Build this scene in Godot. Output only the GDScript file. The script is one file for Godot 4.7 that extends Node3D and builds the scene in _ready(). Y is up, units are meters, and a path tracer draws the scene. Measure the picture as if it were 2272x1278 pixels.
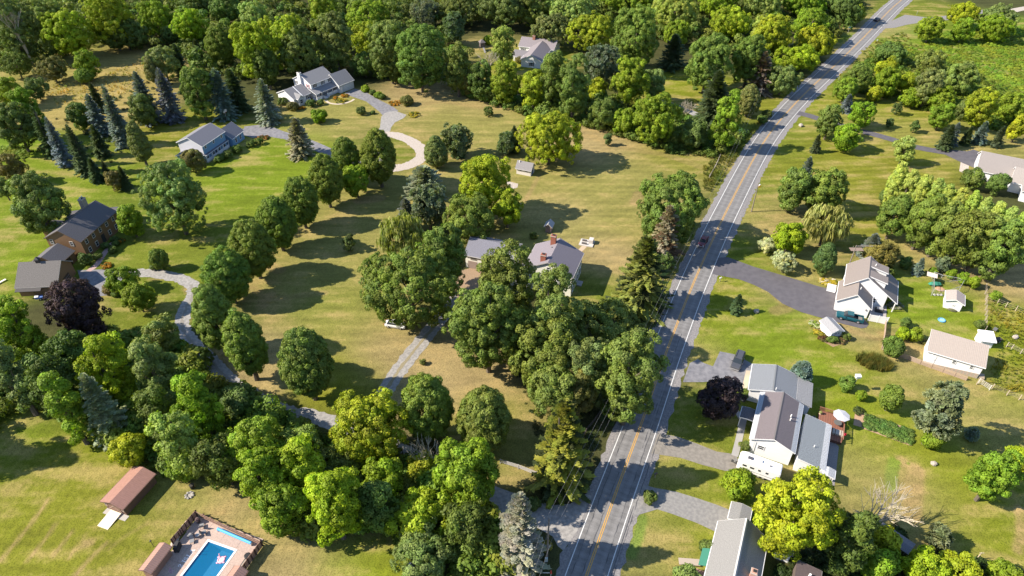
extends Node3D
# An aerial view over a country road: houses, lawns, drives, hedgerows and woods, all in metres (x east, z south, y up).

var M := {}
var taken := {}
var rng := RandomNumberGenerator.new()

# ---------------------------------------------------------------- naming
func numbered(called: String) -> String:
	if not taken.has(called):
		taken[called] = 0
		return called
	taken[called] += 1
	return "%s_%03d" % [called, taken[called]]

func tag(o: Node, label: String, category: String, group := "") -> void:
	o.set_meta("label", label)
	o.set_meta("category", category)
	if group:
		o.set_meta("group", group)

func thing(called: String, label: String, category: String, at: Vector3, turn := 0.0, group := "") -> Node3D:
	var o := Node3D.new()
	o.name = numbered(called)
	add_child(o, true)
	o.position = at
	o.rotation.y = deg_to_rad(turn)
	tag(o, label, category, group)
	return o

func obj(called: String, mesh: Mesh, m: Material, parent: Node = null, at := Transform3D()) -> MeshInstance3D:
	var o := MeshInstance3D.new()
	o.mesh = mesh
	o.material_override = m
	o.transform = at
	if parent == null:
		o.name = numbered(called)
		add_child(o, true)
	else:
		var n := called
		var k := 0
		while parent.has_node(NodePath(n)):
			k += 1
			n = "%s_%03d" % [called, k]
		o.name = n
		parent.add_child(o, true)
	return o

func struct(called: String, mesh: Mesh, m: Material) -> MeshInstance3D:
	var o := obj(called, mesh, m)
	o.set_meta("kind", "structure")
	return o

func stuff(o: Node) -> void:
	o.set_meta("kind", "stuff")

# ---------------------------------------------------------------- shapes
func begin() -> SurfaceTool:
	var st := SurfaceTool.new()
	st.begin(Mesh.PRIMITIVE_TRIANGLES)
	st.set_smooth_group(-1)
	return st

func done(st: SurfaceTool) -> ArrayMesh:
	st.generate_normals()
	return st.commit()

func face(st: SurfaceTool, p: Array, c: Vector3) -> void:
	# a flat convex face, wound so that it looks away from c
	var n: Vector3 = (p[1] - p[0]).cross(p[2] - p[0])
	var mid := Vector3.ZERO
	for q in p:
		mid += q
	mid /= p.size()
	var flip := n.dot(mid - c) > 0.0
	for i in range(1, p.size() - 1):
		st.add_vertex(p[0])
		st.add_vertex(p[i + 1] if flip else p[i])
		st.add_vertex(p[i] if flip else p[i + 1])

func box(st: SurfaceTool, at: Vector3, size: Vector3, b := Basis()) -> void:
	var h := size * 0.5
	var c := []
	for i in 8:
		c.append(at + b * Vector3(h.x if i & 1 else -h.x, h.y if i & 2 else -h.y, h.z if i & 4 else -h.z))
	for q in [[0, 1, 3, 2], [4, 5, 7, 6], [0, 1, 5, 4], [2, 3, 7, 6], [0, 2, 6, 4], [1, 3, 7, 5]]:
		face(st, [c[q[0]], c[q[1]], c[q[2]], c[q[3]]], at)

func loft(st: SurfaceTool, rings: Array, caps := true) -> void:
	# closed rings of the same count, joined one to the next
	for k in rings.size() - 1:
		var a: Array = rings[k]
		var b: Array = rings[k + 1]
		var mid := Vector3.ZERO
		for q in a:
			mid += q
		for q in b:
			mid += q
		mid /= a.size() + b.size()
		for i in a.size():
			var j := (i + 1) % a.size()
			face(st, [a[i], a[j], b[j]], mid)
			face(st, [a[i], b[j], b[i]], mid)
	if caps:
		var first: Array = rings[0]
		var last: Array = rings[-1]
		face(st, first, first[0] + (last[0] - first[0]))
		face(st, last, last[0] + (first[0] - last[0]))

func extrude(st: SurfaceTool, poly: Array, x0: float, x1: float) -> void:
	# poly: Vector2(z, y) convex or not; runs along x
	var a := []
	var b := []
	var pv := PackedVector2Array()
	for p in poly:
		a.append(Vector3(x0, p.y, p.x))
		b.append(Vector3(x1, p.y, p.x))
		pv.append(p)
	var cw := Geometry2D.is_polygon_clockwise(pv)
	for i in poly.size():
		var j := (i + 1) % poly.size()
		var e: Vector2 = poly[j] - poly[i]
		var out := Vector2(e.y, -e.x) * (-1.0 if cw else 1.0)
		var m := Vector3(x0, poly[i].y, poly[i].x) - Vector3(0, out.y, out.x)
		face(st, [a[i], a[j], b[j], b[i]], m)
	var tri := Geometry2D.triangulate_polygon(pv)
	for t in range(0, tri.size(), 3):
		face(st, [a[tri[t]], a[tri[t + 1]], a[tri[t + 2]]], Vector3((x0 + x1) * 0.5, a[tri[t]].y, a[tri[t]].z))
		face(st, [b[tri[t]], b[tri[t + 1]], b[tri[t + 2]]], Vector3((x0 + x1) * 0.5, b[tri[t]].y, b[tri[t]].z))

func tube(st: SurfaceTool, a: Vector3, b: Vector3, ra: float, rb: float, n := 7, caps := true) -> void:
	var d := (b - a).normalized()
	var s := d.cross(Vector3.RIGHT if absf(d.x) < 0.9 else Vector3.UP).normalized()
	var t := d.cross(s)
	var r0 := []
	var r1 := []
	for i in n:
		var w := s * cos(TAU * i / n) + t * sin(TAU * i / n)
		r0.append(a + w * ra)
		r1.append(b + w * rb)
	loft(st, [r0, r1], caps)

func box_mesh(size: Vector3, at := Vector3.ZERO, b := Basis()) -> ArrayMesh:
	var st := begin()
	box(st, at, size, b)
	return done(st)

func tube_mesh(a: Vector3, b: Vector3, ra: float, rb: float, n := 8) -> ArrayMesh:
	var st := begin()
	tube(st, a, b, ra, rb, n)
	return done(st)

func ball_mesh(r: Vector3, at := Vector3.ZERO, rough := 0.0) -> ArrayMesh:
	var st := begin()
	var rings := []
	for k in 7:
		var e := lerpf(-1.45, 1.45, k / 6.0)
		var ring := []
		for i in 10:
			var j := 1.0 + rng.randf_range(-rough, rough)
			ring.append(at + Vector3(cos(TAU * i / 10) * cos(e) * r.x, sin(e) * r.y, sin(TAU * i / 10) * cos(e) * r.z) * j)
		rings.append(ring)
	loft(st, rings)
	return done(st)

func sheet(pts: Array, y: float) -> ArrayMesh:
	# a flat sheet over a polygon on the ground, looking up
	var pv := PackedVector2Array(pts)
	var tri := Geometry2D.triangulate_polygon(pv)
	var st := begin()
	for t in range(0, tri.size(), 3):
		var p := []
		for k in 3:
			p.append(Vector3(pv[tri[t + k]].x, y, pv[tri[t + k]].y))
		face(st, p, p[0] - Vector3(0, 1, 0))
	return done(st)

func smooth_line(pts: Array, step := 2.0) -> Array:
	var c := Curve2D.new()
	for i in pts.size():
		var a: Vector2 = pts[maxi(i - 1, 0)]
		var b: Vector2 = pts[mini(i + 1, pts.size() - 1)]
		var t := (b - a).normalized() / 3.0
		c.add_point(pts[i], -t * pts[i].distance_to(a), t * pts[i].distance_to(b))
	c.bake_interval = step
	return Array(c.get_baked_points())

func ribbon(line: Array, left: float, right: float, y: float, wobble := 0.0) -> ArrayMesh:
	# a strip along a line, from «left» metres to «right» metres beside it
	var st := begin()
	var n := FastNoiseLite.new()
	n.seed = 5
	n.frequency = 0.3
	var rows := []
	for i in line.size():
		var d: Vector2 = (line[mini(i + 1, line.size() - 1)] - line[maxi(i - 1, 0)]).normalized()
		var s := Vector2(-d.y, d.x)
		var a: Vector2 = line[i] + s * (left + wobble * n.get_noise_2d(i * 2.0, 0))
		var b: Vector2 = line[i] + s * (right + wobble * n.get_noise_2d(i * 2.0, 90))
		rows.append([Vector3(a.x, y, a.y), Vector3(b.x, y, b.y)])
	var run := 0.0
	for i in rows.size() - 1:
		var step: float = (rows[i + 1][0] - rows[i][0]).length()
		var p := [rows[i][0], rows[i][1], rows[i + 1][1], rows[i + 1][0]]
		var uv := [Vector2(0, run), Vector2(1, run), Vector2(1, run + step / 24.0), Vector2(0, run + step / 24.0)]
		for k in [0, 2, 1, 0, 3, 2]:
			st.set_uv(uv[k])
			st.add_vertex(p[k])
		run += step / 24.0
	return done(st)

# ---------------------------------------------------------------- materials
func srgb(r: float, g: float, b: float) -> Color:
	return Color(r, g, b).linear_to_srgb()

func mat(r: float, g: float, b: float, rough := 0.8, metal := 0.0) -> StandardMaterial3D:
	var key := "%.3f %.3f %.3f %.2f %.2f" % [r, g, b, rough, metal]
	if not M.has(key):
		var m := StandardMaterial3D.new()
		m.albedo_color = srgb(r, g, b)
		m.roughness = rough
		m.metallic = metal
		M[key] = m
	return M[key]

func noisy(called: String, stops: Array, freq: float, span: Vector3, rough := 0.85, bump := 0.0, octaves := 4, seed_ := 1) -> StandardMaterial3D:
	# a material whose colour wanders between the stops; span: metres that one tile covers
	if M.has(called):
		return M[called]
	var m := StandardMaterial3D.new()
	var n := FastNoiseLite.new()
	n.noise_type = FastNoiseLite.TYPE_SIMPLEX_SMOOTH
	n.frequency = freq
	n.fractal_octaves = octaves
	n.fractal_gain = 0.52
	n.seed = seed_
	var gr := Gradient.new()
	var off := PackedFloat32Array()
	var col := PackedColorArray()
	for i in stops.size():
		off.append(lerpf(0.18, 0.82, i / maxf(1.0, stops.size() - 1.0)))
		col.append(srgb(stops[i][0], stops[i][1], stops[i][2]))
	gr.offsets = off
	gr.colors = col
	var t := NoiseTexture2D.new()
	t.width = 512
	t.height = 512
	t.seamless = true
	t.noise = n
	t.color_ramp = gr
	m.albedo_texture = t
	m.uv1_triplanar = true
	m.uv1_world_triplanar = true
	m.uv1_scale = Vector3(1.0 / span.x, 1.0 / span.y, 1.0 / span.z)
	m.roughness = rough
	if bump > 0.0:
		var h := NoiseTexture2D.new()
		h.width = 512
		h.height = 512
		h.seamless = true
		h.noise = n
		m.heightmap_enabled = true
		m.heightmap_texture = h
		m.heightmap_scale = bump
	M[called] = m
	return m

func glass() -> StandardMaterial3D:
	var m := mat(0.025, 0.032, 0.04, 0.06)
	return m

func road_material() -> StandardMaterial3D:
	# worn asphalt: paler between the wheel tracks, darker in them, patched along its length
	var w := 64
	var h := 1024
	var grain := noise_bytes(w, h, 0.35, 21)
	var patch := noise_bytes(w, h, 0.02, 22)
	var im := Image.create(w, h, false, Image.FORMAT_RGB8)
	for y in h:
		for x in w:
			var u := (x + 0.5) / w
			var lane := fmod(u * 2.0, 1.0)
			var track := exp(-pow((lane - 0.27) / 0.1, 2)) + exp(-pow((lane - 0.73) / 0.1, 2))
			var v := 0.168 - 0.02 * track + (grain[y * w + x] - 128) / 128.0 * 0.05 + (patch[y * w + x] - 128) / 128.0 * 0.035
			v += 0.012 if absf(lane - 0.5) < 0.06 else 0.0
			im.set_pixel(x, y, srgb(v, v * 0.975, v * 0.985))
	var m := StandardMaterial3D.new()
	m.albedo_texture = ImageTexture.create_from_image(im)
	m.roughness = 0.9
	return m

# ---------------------------------------------------------------- ground
const X0 := -420.0
const Z0 := -520.0
const SPAN := Vector2(840.0, 560.0)
const TW := 1680
const TH := 1120

func noise_bytes(w: int, h: int, freq: float, seed_: int, stretch := 1) -> PackedByteArray:
	var n := FastNoiseLite.new()
	n.noise_type = FastNoiseLite.TYPE_SIMPLEX_SMOOTH
	n.frequency = freq
	n.fractal_octaves = 4
	n.fractal_gain = 0.6
	n.seed = seed_
	var im := n.get_image(w / stretch, h)
	if stretch > 1:
		im.resize(w, h, Image.INTERPOLATE_CUBIC)
	return im.get_data()

func ground_picture(points: Array, strokes: Array) -> ImageTexture:
	var cls := {
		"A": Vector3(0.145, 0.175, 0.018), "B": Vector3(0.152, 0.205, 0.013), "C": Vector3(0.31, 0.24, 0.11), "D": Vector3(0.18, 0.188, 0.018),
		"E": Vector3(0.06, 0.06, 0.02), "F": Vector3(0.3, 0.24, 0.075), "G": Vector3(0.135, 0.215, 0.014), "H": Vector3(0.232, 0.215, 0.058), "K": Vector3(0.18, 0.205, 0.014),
	}
	# broad colours first, on a coarse grid
	var cw := 168
	var ch := 112
	var coarse := Image.create(cw, ch, false, Image.FORMAT_RGBF)
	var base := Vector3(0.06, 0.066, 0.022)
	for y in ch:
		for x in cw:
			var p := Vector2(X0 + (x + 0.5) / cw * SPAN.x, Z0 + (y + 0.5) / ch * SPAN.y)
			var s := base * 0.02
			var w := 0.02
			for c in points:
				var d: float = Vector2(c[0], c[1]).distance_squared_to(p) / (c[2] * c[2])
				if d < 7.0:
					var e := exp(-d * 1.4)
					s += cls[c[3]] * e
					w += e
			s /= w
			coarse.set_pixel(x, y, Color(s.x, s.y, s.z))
	coarse.resize(TW, TH, Image.INTERPOLATE_CUBIC)
	var base_px := coarse.get_data().to_float32_array()
	var big := noise_bytes(TW, TH, 0.012, 3)
	var mid := noise_bytes(TW, TH, 0.07, 4, 2)
	var fine := noise_bytes(TW, TH, 0.5, 8)
	var streak := noise_bytes(TW, TH, 0.16, 6, 8)
	var extra := PackedFloat32Array()
	extra.resize(TW * TH)
	for k in strokes:
		var line := smooth_line(k[0], 0.5)
		var rr: float = k[1] / SPAN.x * TW
		for p in line:
			var cx: float = (p.x - X0) / SPAN.x * TW
			var cy: float = (p.y - Z0) / SPAN.y * TH
			for y in range(int(cy - rr - 1), int(cy + rr + 2)):
				for x in range(int(cx - rr - 1), int(cx + rr + 2)):
					if x < 0 or y < 0 or x >= TW or y >= TH:
						continue
					var d := Vector2(x + 0.5 - cx, y + 0.5 - cy).length()
					var e: float = clampf(rr + 0.5 - d, 0.0, 1.0) * k[2]
					if absf(e) > absf(extra[y * TW + x]):
						extra[y * TW + x] = e
	var out := PackedByteArray()
	out.resize(TW * TH * 3)
	for i in TW * TH:
		var a := (big[i] - 128) / 128.0
		var b := (mid[i] - 128) / 128.0
		var f := (fine[i] - 128) / 128.0
		var t := (streak[i] - 128) / 128.0
		var dry := clampf(0.08 + a * 0.4 + b * 0.75 + f * 0.3 + t * 0.4, 0.0, 0.62)
		dry = clampf(dry + extra[i], 0.0, 1.0)
		var g := base_px[i * 3 + 1]
		var lawn := clampf((g - 0.08) / 0.05, 0.0, 1.0)
		dry *= lawn
		var v := 1.0 + b * 0.2 + f * 0.26 + t * 0.25
		var r := lerpf(base_px[i * 3], maxf(base_px[i * 3], 0.31), dry) * v
		var gg := lerpf(g, maxf(g * 0.95, 0.225), dry) * v
		var bb := lerpf(base_px[i * 3 + 2], 0.095, dry) * v
		var row := i / TW
		var zz := Z0 + row * SPAN.y / TH
		var xx := X0 + (i - row * TW) * SPAN.x / TW
		if zz < -105.0 and zz > -235.0 and xx > 10.0 and lawn > 0.5:
			# mowing bands
			var st := 1.0 + (0.09 if xx > 60.0 else 0.055) * sin((zz + (0.12 * xx if xx > 60.0 else 0.9 * xx)) * (2.4 if xx > 60.0 else 1.8) + b * 0.8)
			r *= st
			gg *= st
			bb *= st
		elif zz > -95.0 and xx < -18.0 and lawn > 0.5:
			var st := 1.0 + 0.06 * sin((0.989 * xx + 0.146 * zz) * 3.6 + b * 1.0)
			r *= st
			gg *= st
			bb *= st
		elif zz > -135.0 and xx > 45.0 and lawn > 0.5:
			var st := 1.0 + 0.045 * sin((0.42 * xx + 0.9 * zz) * 3.2 + b * 1.2)
			r *= st
			gg *= st
			bb *= st
		if extra[i] < 0.0:
			r *= 1.0 + extra[i] * 0.35
			bb *= 1.0 + extra[i] * 0.3
		out[i * 3] = int(clampf(pow(maxf(r, 0.0), 1.0 / 2.2), 0.0, 1.0) * 255.0)
		out[i * 3 + 1] = int(clampf(pow(maxf(gg, 0.0), 1.0 / 2.2), 0.0, 1.0) * 255.0)
		out[i * 3 + 2] = int(clampf(pow(maxf(bb, 0.0), 1.0 / 2.2), 0.0, 1.0) * 255.0)
	return ImageTexture.create_from_image(Image.create_from_data(TW, TH, false, Image.FORMAT_RGB8, out))

func ground_mesh(hole: Array) -> ArrayMesh:
	# one sheet to the horizon with an opening for the swimming pool
	var st := begin()
	var o := [Vector2(-2500, -3500), Vector2(2500, -3500), Vector2(2500, 1500), Vector2(-2500, 1500)]
	var q := []
	var inner := [Vector2(X0, Z0), Vector2(X0 + SPAN.x, Z0), Vector2(X0 + SPAN.x, Z0 + SPAN.y), Vector2(X0, Z0 + SPAN.y)]
	for i in 4:
		var j := (i + 1) % 4
		q.append([o[i], o[j], inner[j], inner[i]])
		q.append([inner[i], inner[j], hole[j], hole[i]])
	for p in q:
		for k in [0, 1, 2, 0, 2, 3]:
			var v: Vector2 = p[k]
			st.set_uv(Vector2((v.x - X0) / SPAN.x, (v.y - Z0) / SPAN.y))
			st.set_uv2(v / 21.0)
			st.set_normal(Vector3.UP)
			st.add_vertex(Vector3(v.x, 0, v.y))
	return st.commit()

# ---------------------------------------------------------------- houses
func block_at(root: Node3D, p: Array) -> Transform3D:
	return Transform3D(Basis(Vector3.UP, deg_to_rad(p[2])), Vector3(p[0], 0, p[1]) - root.position)

func block(root: Node3D, p: Array, wall: Material, roof: Material, trim: Material, opt := {}) -> Transform3D:
	# p: x, z, turn, length, depth behind the ridge, depth before it, eave behind, eave before, ridge
	var tr := block_at(root, p)
	var l: float = p[3] * 0.5
	var wb: float = p[4]
	var wf: float = p[5]
	var eb: float = p[6]
	var ef: float = p[7]
	var hr: float = p[8]
	var o := 0.3
	var of: float = opt.get("inset_f", 0.3)
	var y0: float = opt.get("from", 0.0)
	var sb := (hr - eb) / maxf(wb, 0.01)
	var sf := (hr - ef) / maxf(wf, 0.01)
	var drop := 0.17
	if not opt.has("open"):
		var poly := []
		if wb > 0.1:
			poly = [Vector2(-wb + o, y0), Vector2(-wb + o, eb + sb * o - drop), Vector2(0, hr - drop), Vector2(wf - of, ef + sf * of - drop), Vector2(wf - of, y0)]
			if wf < 0.1:
				poly = [Vector2(-wb + o, y0), Vector2(-wb + o, eb + sb * o - drop), Vector2(-0.05, hr - drop - 0.02), Vector2(-0.05, y0)]
		else:
			poly = [Vector2(0.02, y0), Vector2(0.02, hr - drop - 0.02), Vector2(wf - of, ef + sf * of - drop), Vector2(wf - of, y0)]
		var st := begin()
		extrude(st, poly, -l + o, l - o)
		obj("wall", done(st), wall, root, tr)
	var top := []
	var low := []
	if wb > 0.1:
		top.append(Vector2(-wb, eb))
		low.append(Vector2(-wb, eb - 0.16))
	top.append(Vector2(0, hr))
	low.append(Vector2(0, hr - 0.16))
	if wf > 0.1:
		top.append(Vector2(wf, ef))
		low.append(Vector2(wf, ef - 0.16))
	low.reverse()
	var sr := begin()
	extrude(sr, top + low, -l, l)
	obj("roof", done(sr), roof, root, tr)
	if opt.has("border"):
		# paler strips of roofing along the eaves
		for s in [[-1, wb, eb, sb], [1, wf, ef, sf]]:
			if s[1] < 0.1:
				continue
			var bw: float = opt.border
			var c := Vector3(0, s[2] + s[3] * bw * 0.5 + 0.012, s[0] * (s[1] - bw * 0.5))
			var bs := Basis(Vector3.RIGHT, s[0] * atan(s[3]))
			obj("eave_strip", box_mesh(Vector3(l * 2 - 0.02, 0.03, bw / cos(atan(s[3]))), c, bs), opt.border_mat, root, tr)
	if opt.has("cap"):
		var sc := begin()
		extrude(sc, [Vector2(-0.22, hr - 0.22 * sb + 0.03), Vector2(0, hr + 0.06), Vector2(0.22, hr - 0.22 * sf + 0.03), Vector2(0, hr - 0.01)], -l + 0.02, l - 0.02)
		obj("ridge_cap", done(sc), opt.cap, root, tr)
	if trim:
		for e in [-1, 1]:
			var x0: float = e * l - (0.02 if e < 0 else -0.003)
			var sk := begin()
			var t2 := []
			for q in top:
				t2.append(q + Vector2(0, 0.012))
			var l2 := []
			for q in low:
				l2.append(q - Vector2(0, 0.06))
			extrude(sk, t2 + l2, x0, x0 + 0.017)
			obj("rake_board", done(sk), trim, root, tr)
		if wb > 0.1:
			obj("gutter", box_mesh(Vector3(l * 2, 0.14, 0.1), Vector3(0, eb - 0.1, -wb - 0.053)), trim, root, tr)
		if wf > 0.1:
			obj("gutter", box_mesh(Vector3(l * 2, 0.14, 0.1), Vector3(0, ef - 0.1, wf + 0.053)), trim, root, tr)
	return tr

func side_at(p: Array, side: String, along: float, y: float) -> Transform3D:
	# a place on one wall of a block, looking out of it
	if side == "f":
		return Transform3D(Basis(), Vector3(along, y, p[5] - 0.3))
	if side == "b":
		return Transform3D(Basis(Vector3.UP, PI), Vector3(along, y, -p[4] + 0.3))
	if side == "l":
		return Transform3D(Basis(Vector3.UP, -PI / 2), Vector3(-p[3] * 0.5 + 0.3, y, along))
	return Transform3D(Basis(Vector3.UP, PI / 2), Vector3(p[3] * 0.5 - 0.3, y, along))

func window(root: Node3D, at: Transform3D, w: float, h: float, trim: Material, shutter: Material = null) -> void:
	var st := begin()
	var f := 0.11
	for s in [-1, 1]:
		box(st, Vector3(s * (w - f) * 0.5, 0, 0.03), Vector3(f, h, 0.1))
		box(st, Vector3(0, s * (h - f) * 0.5, 0.03), Vector3(w - 2 * f, f, 0.098))
	box(st, Vector3(0, 0, 0.02), Vector3(w - 2 * f, 0.07, 0.09))
	var frame := obj("window", done(st), trim, root, at)
	obj("pane", box_mesh(Vector3(w - f, h - f, 0.05)), glass(), frame)
	if shutter:
		for s in [-1, 1]:
			obj("shutter", box_mesh(Vector3(0.34, h, 0.06), Vector3(s * (w * 0.5 + 0.2), 0, 0.034)), shutter, root, at)

func door(root: Node3D, at: Transform3D, w: float, h: float, m: Material, called := "door") -> void:
	var d := obj(called, box_mesh(Vector3(w, h, 0.08), Vector3(0, h * 0.5, 0.03)), m, root, at)
	if called == "garage_door":
		for k in 3:
			obj("panel_groove", box_mesh(Vector3(w - 0.1, 0.04, 0.02), Vector3(0, h * (k + 1) / 4.0, 0.077)), mat(0.3, 0.3, 0.32), d)
	else:
		obj("handle", box_mesh(Vector3(0.06, 0.12, 0.08), Vector3(w * 0.38, h * 0.48, 0.1)), mat(0.2, 0.18, 0.12, 0.3, 0.8), d)

func chimney(root: Node3D, at: Vector3, turn: float, size: Vector3, m: Material) -> void:
	var t := Transform3D(Basis(Vector3.UP, deg_to_rad(turn)), at - root.position)
	var st := begin()
	box(st, Vector3(0, size.y * 0.5, 0), size)
	var c := obj("chimney", done(st), m, root, t)
	obj("cap", box_mesh(Vector3(size.x + 0.16, 0.14, size.z + 0.16), Vector3(0, size.y - 0.15, 0)), mat(0.42, 0.38, 0.34), c)
	obj("flue", box_mesh(Vector3(size.x * 0.5, 0.2, size.z * 0.5), Vector3(0, size.y + 0.06, 0)), mat(0.02, 0.018, 0.018), c)

func vent(root: Node3D, at: Vector3, h := 0.5, r := 0.07, m: Material = null) -> void:
	obj("vent_pipe", tube_mesh(at - root.position, at - root.position + Vector3(0, h, 0), r, r), m if m else mat(0.75, 0.75, 0.75), root)

func on_block(p: Array, x: float, y: float, z: float) -> Vector3:
	return Transform3D(Basis(Vector3.UP, deg_to_rad(p[2])), Vector3(p[0], 0, p[1])) * Vector3(x, y, z)

func house(called: String, label: String, category: String, p: Array) -> Node3D:
	return thing(called, label, category, Vector3(p[0], 0, p[1]))

# ---------------------------------------------------------------- vehicles
func ring(x: float, w: float, yb: float, yt: float, tuck := 0.86) -> Array:
	var ym := lerpf(yb, yt, 0.62)
	return [Vector3(x, yb, -w * 0.94), Vector3(x, ym, -w), Vector3(x, yt, -w * tuck), Vector3(x, yt, w * tuck), Vector3(x, ym, w), Vector3(x, yb, w * 0.94)]

func wheel(root: Node3D, at: Vector3, r: float) -> void:
	var s := signf(at.z)
	var w := obj("wheel", tube_mesh(at - Vector3(0, 0, 0.11 * s), at + Vector3(0, 0, 0.11 * s), r, r, 14), mat(0.02, 0.02, 0.02, 0.9), root)
	obj("rim", tube_mesh(at + Vector3(0, 0, 0.1 * s), at + Vector3(0, 0, 0.125 * s), r * 0.62, r * 0.58, 10), mat(0.6, 0.6, 0.62, 0.3, 0.7), w)

func car(called: String, label: String, category: String, at: Vector3, turn: float, paint: Material, kind: String) -> Node3D:
	# forward is +x
	var o := thing(called, label, category, at, turn)
	var dark := mat(0.025, 0.025, 0.028, 0.6)
	var st := begin()
	var cabin := begin()
	var roof := begin()
	var half := 2.35
	var wb := 1.4
	var r := 0.34
	if kind == "pickup":
		half = 2.75
		wb = 1.75
		r = 0.39
		loft(st, [ring(2.75, 0.8, 0.5, 0.95), ring(2.6, 0.92, 0.42, 1.08), ring(1.35, 0.97, 0.4, 1.16), ring(-0.75, 0.97, 0.4, 1.12)])
		loft(cabin, [ring(1.38, 0.86, 1.1, 1.12, 0.95), ring(0.72, 0.84, 1.1, 1.72, 0.84), ring(-0.6, 0.84, 1.1, 1.74, 0.84), ring(-0.74, 0.84, 1.1, 1.2, 0.95)])
		loft(roof, [ring(0.7, 0.74, 1.7, 1.78, 0.92), ring(-0.6, 0.74, 1.7, 1.8, 0.92)])
		for s in [-1, 1]:
			obj("bed_side", box_mesh(Vector3(2.0, 0.7, 0.13), Vector3(-1.75, 0.78, s * 0.9)), paint, o)
		obj("tailgate", box_mesh(Vector3(0.1, 0.62, 1.66), Vector3(-2.7, 0.8, 0)), paint, o)
		obj("bed_liner", box_mesh(Vector3(1.9, 0.12, 1.66), Vector3(-1.72, 0.55, 0)), dark, o)
		obj("tool_bag", box_mesh(Vector3(0.8, 0.25, 1.0), Vector3(-2.1, 0.75, 0.1)), mat(0.16, 0.15, 0.14), o)
	elif kind == "suv":
		half = 2.55
		wb = 1.5
		r = 0.38
		loft(st, [ring(2.55, 0.78, 0.45, 0.85), ring(2.4, 0.93, 0.36, 1.02), ring(1.25, 0.98, 0.34, 1.12), ring(-2.35, 0.97, 0.34, 1.14), ring(-2.5, 0.9, 0.42, 1.05)])
		loft(cabin, [ring(1.3, 0.88, 1.08, 1.1, 0.95), ring(0.5, 0.87, 1.08, 1.74, 0.82), ring(-2.2, 0.87, 1.08, 1.76, 0.82), ring(-2.42, 0.86, 1.08, 1.12, 0.95)])
		loft(roof, [ring(0.48, 0.74, 1.72, 1.8, 0.93), ring(-2.2, 0.74, 1.72, 1.83, 0.93)])
		for s in [-1, 1]:
			obj("roof_rail", box_mesh(Vector3(2.2, 0.06, 0.05), Vector3(-0.9, 1.88, s * 0.6)), dark, o)
	else:
		loft(st, [ring(2.3, 0.7, 0.4, 0.66), ring(2.1, 0.87, 0.3, 0.82), ring(0.95, 0.91, 0.28, 0.95), ring(-1.75, 0.91, 0.28, 0.98), ring(-2.25, 0.82, 0.36, 0.92)])
		loft(cabin, [ring(1.05, 0.82, 0.9, 0.93, 0.95), ring(0.25, 0.8, 0.9, 1.4, 0.8), ring(-1.0, 0.8, 0.9, 1.42, 0.8), ring(-1.75, 0.8, 0.9, 0.98, 0.95)])
		loft(roof, [ring(0.22, 0.66, 1.38, 1.45, 0.93), ring(-1.0, 0.66, 1.38, 1.46, 0.93)])
	obj("body", done(st), paint, o)
	obj("windows", done(cabin), glass(), o)
	obj("roof", done(roof), paint, o)
	for s in [-1, 1]:
		wheel(o, Vector3(wb, r, s * 0.86), r)
		wheel(o, Vector3(-wb, r, s * 0.86), r)
		obj("headlight", box_mesh(Vector3(0.12, 0.16, 0.3), Vector3(half - 0.12, 0.74, s * 0.6)), mat(0.75, 0.75, 0.75, 0.15), o)
		obj("taillight", box_mesh(Vector3(0.1, 0.22, 0.2), Vector3(-half + 0.02, 0.84, s * 0.74)), mat(0.35, 0.01, 0.01, 0.3), o)
		obj("mirror", box_mesh(Vector3(0.14, 0.16, 0.22), Vector3(1.0 if kind != "car" else 0.7, 1.16 if kind != "car" else 0.98, s * 1.04)), paint, o)
	obj("bumper", box_mesh(Vector3(0.14, 0.18, 1.6), Vector3(half + 0.01, 0.5, 0)), mat(0.5, 0.5, 0.52, 0.3, 0.6), o)
	return o

# ---------------------------------------------------------------- plants
var clump := {}

func quad(st: SurfaceTool, c: Vector3, n: Vector3, spin: float, a: float, b: float, tone: float) -> void:
	var s := n.cross(Vector3.UP if absf(n.y) < 0.9 else Vector3.RIGHT).normalized().rotated(n, spin)
	var t := n.cross(s)
	st.set_color(Color(tone, tone, tone))
	var p := [c - s * a, c + t * b - n * 0.12 * a, c + s * a, c - t * b - n * 0.12 * a]
	for k in [0, 1, 2, 0, 2, 3]:
		st.add_vertex(p[k])

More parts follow.
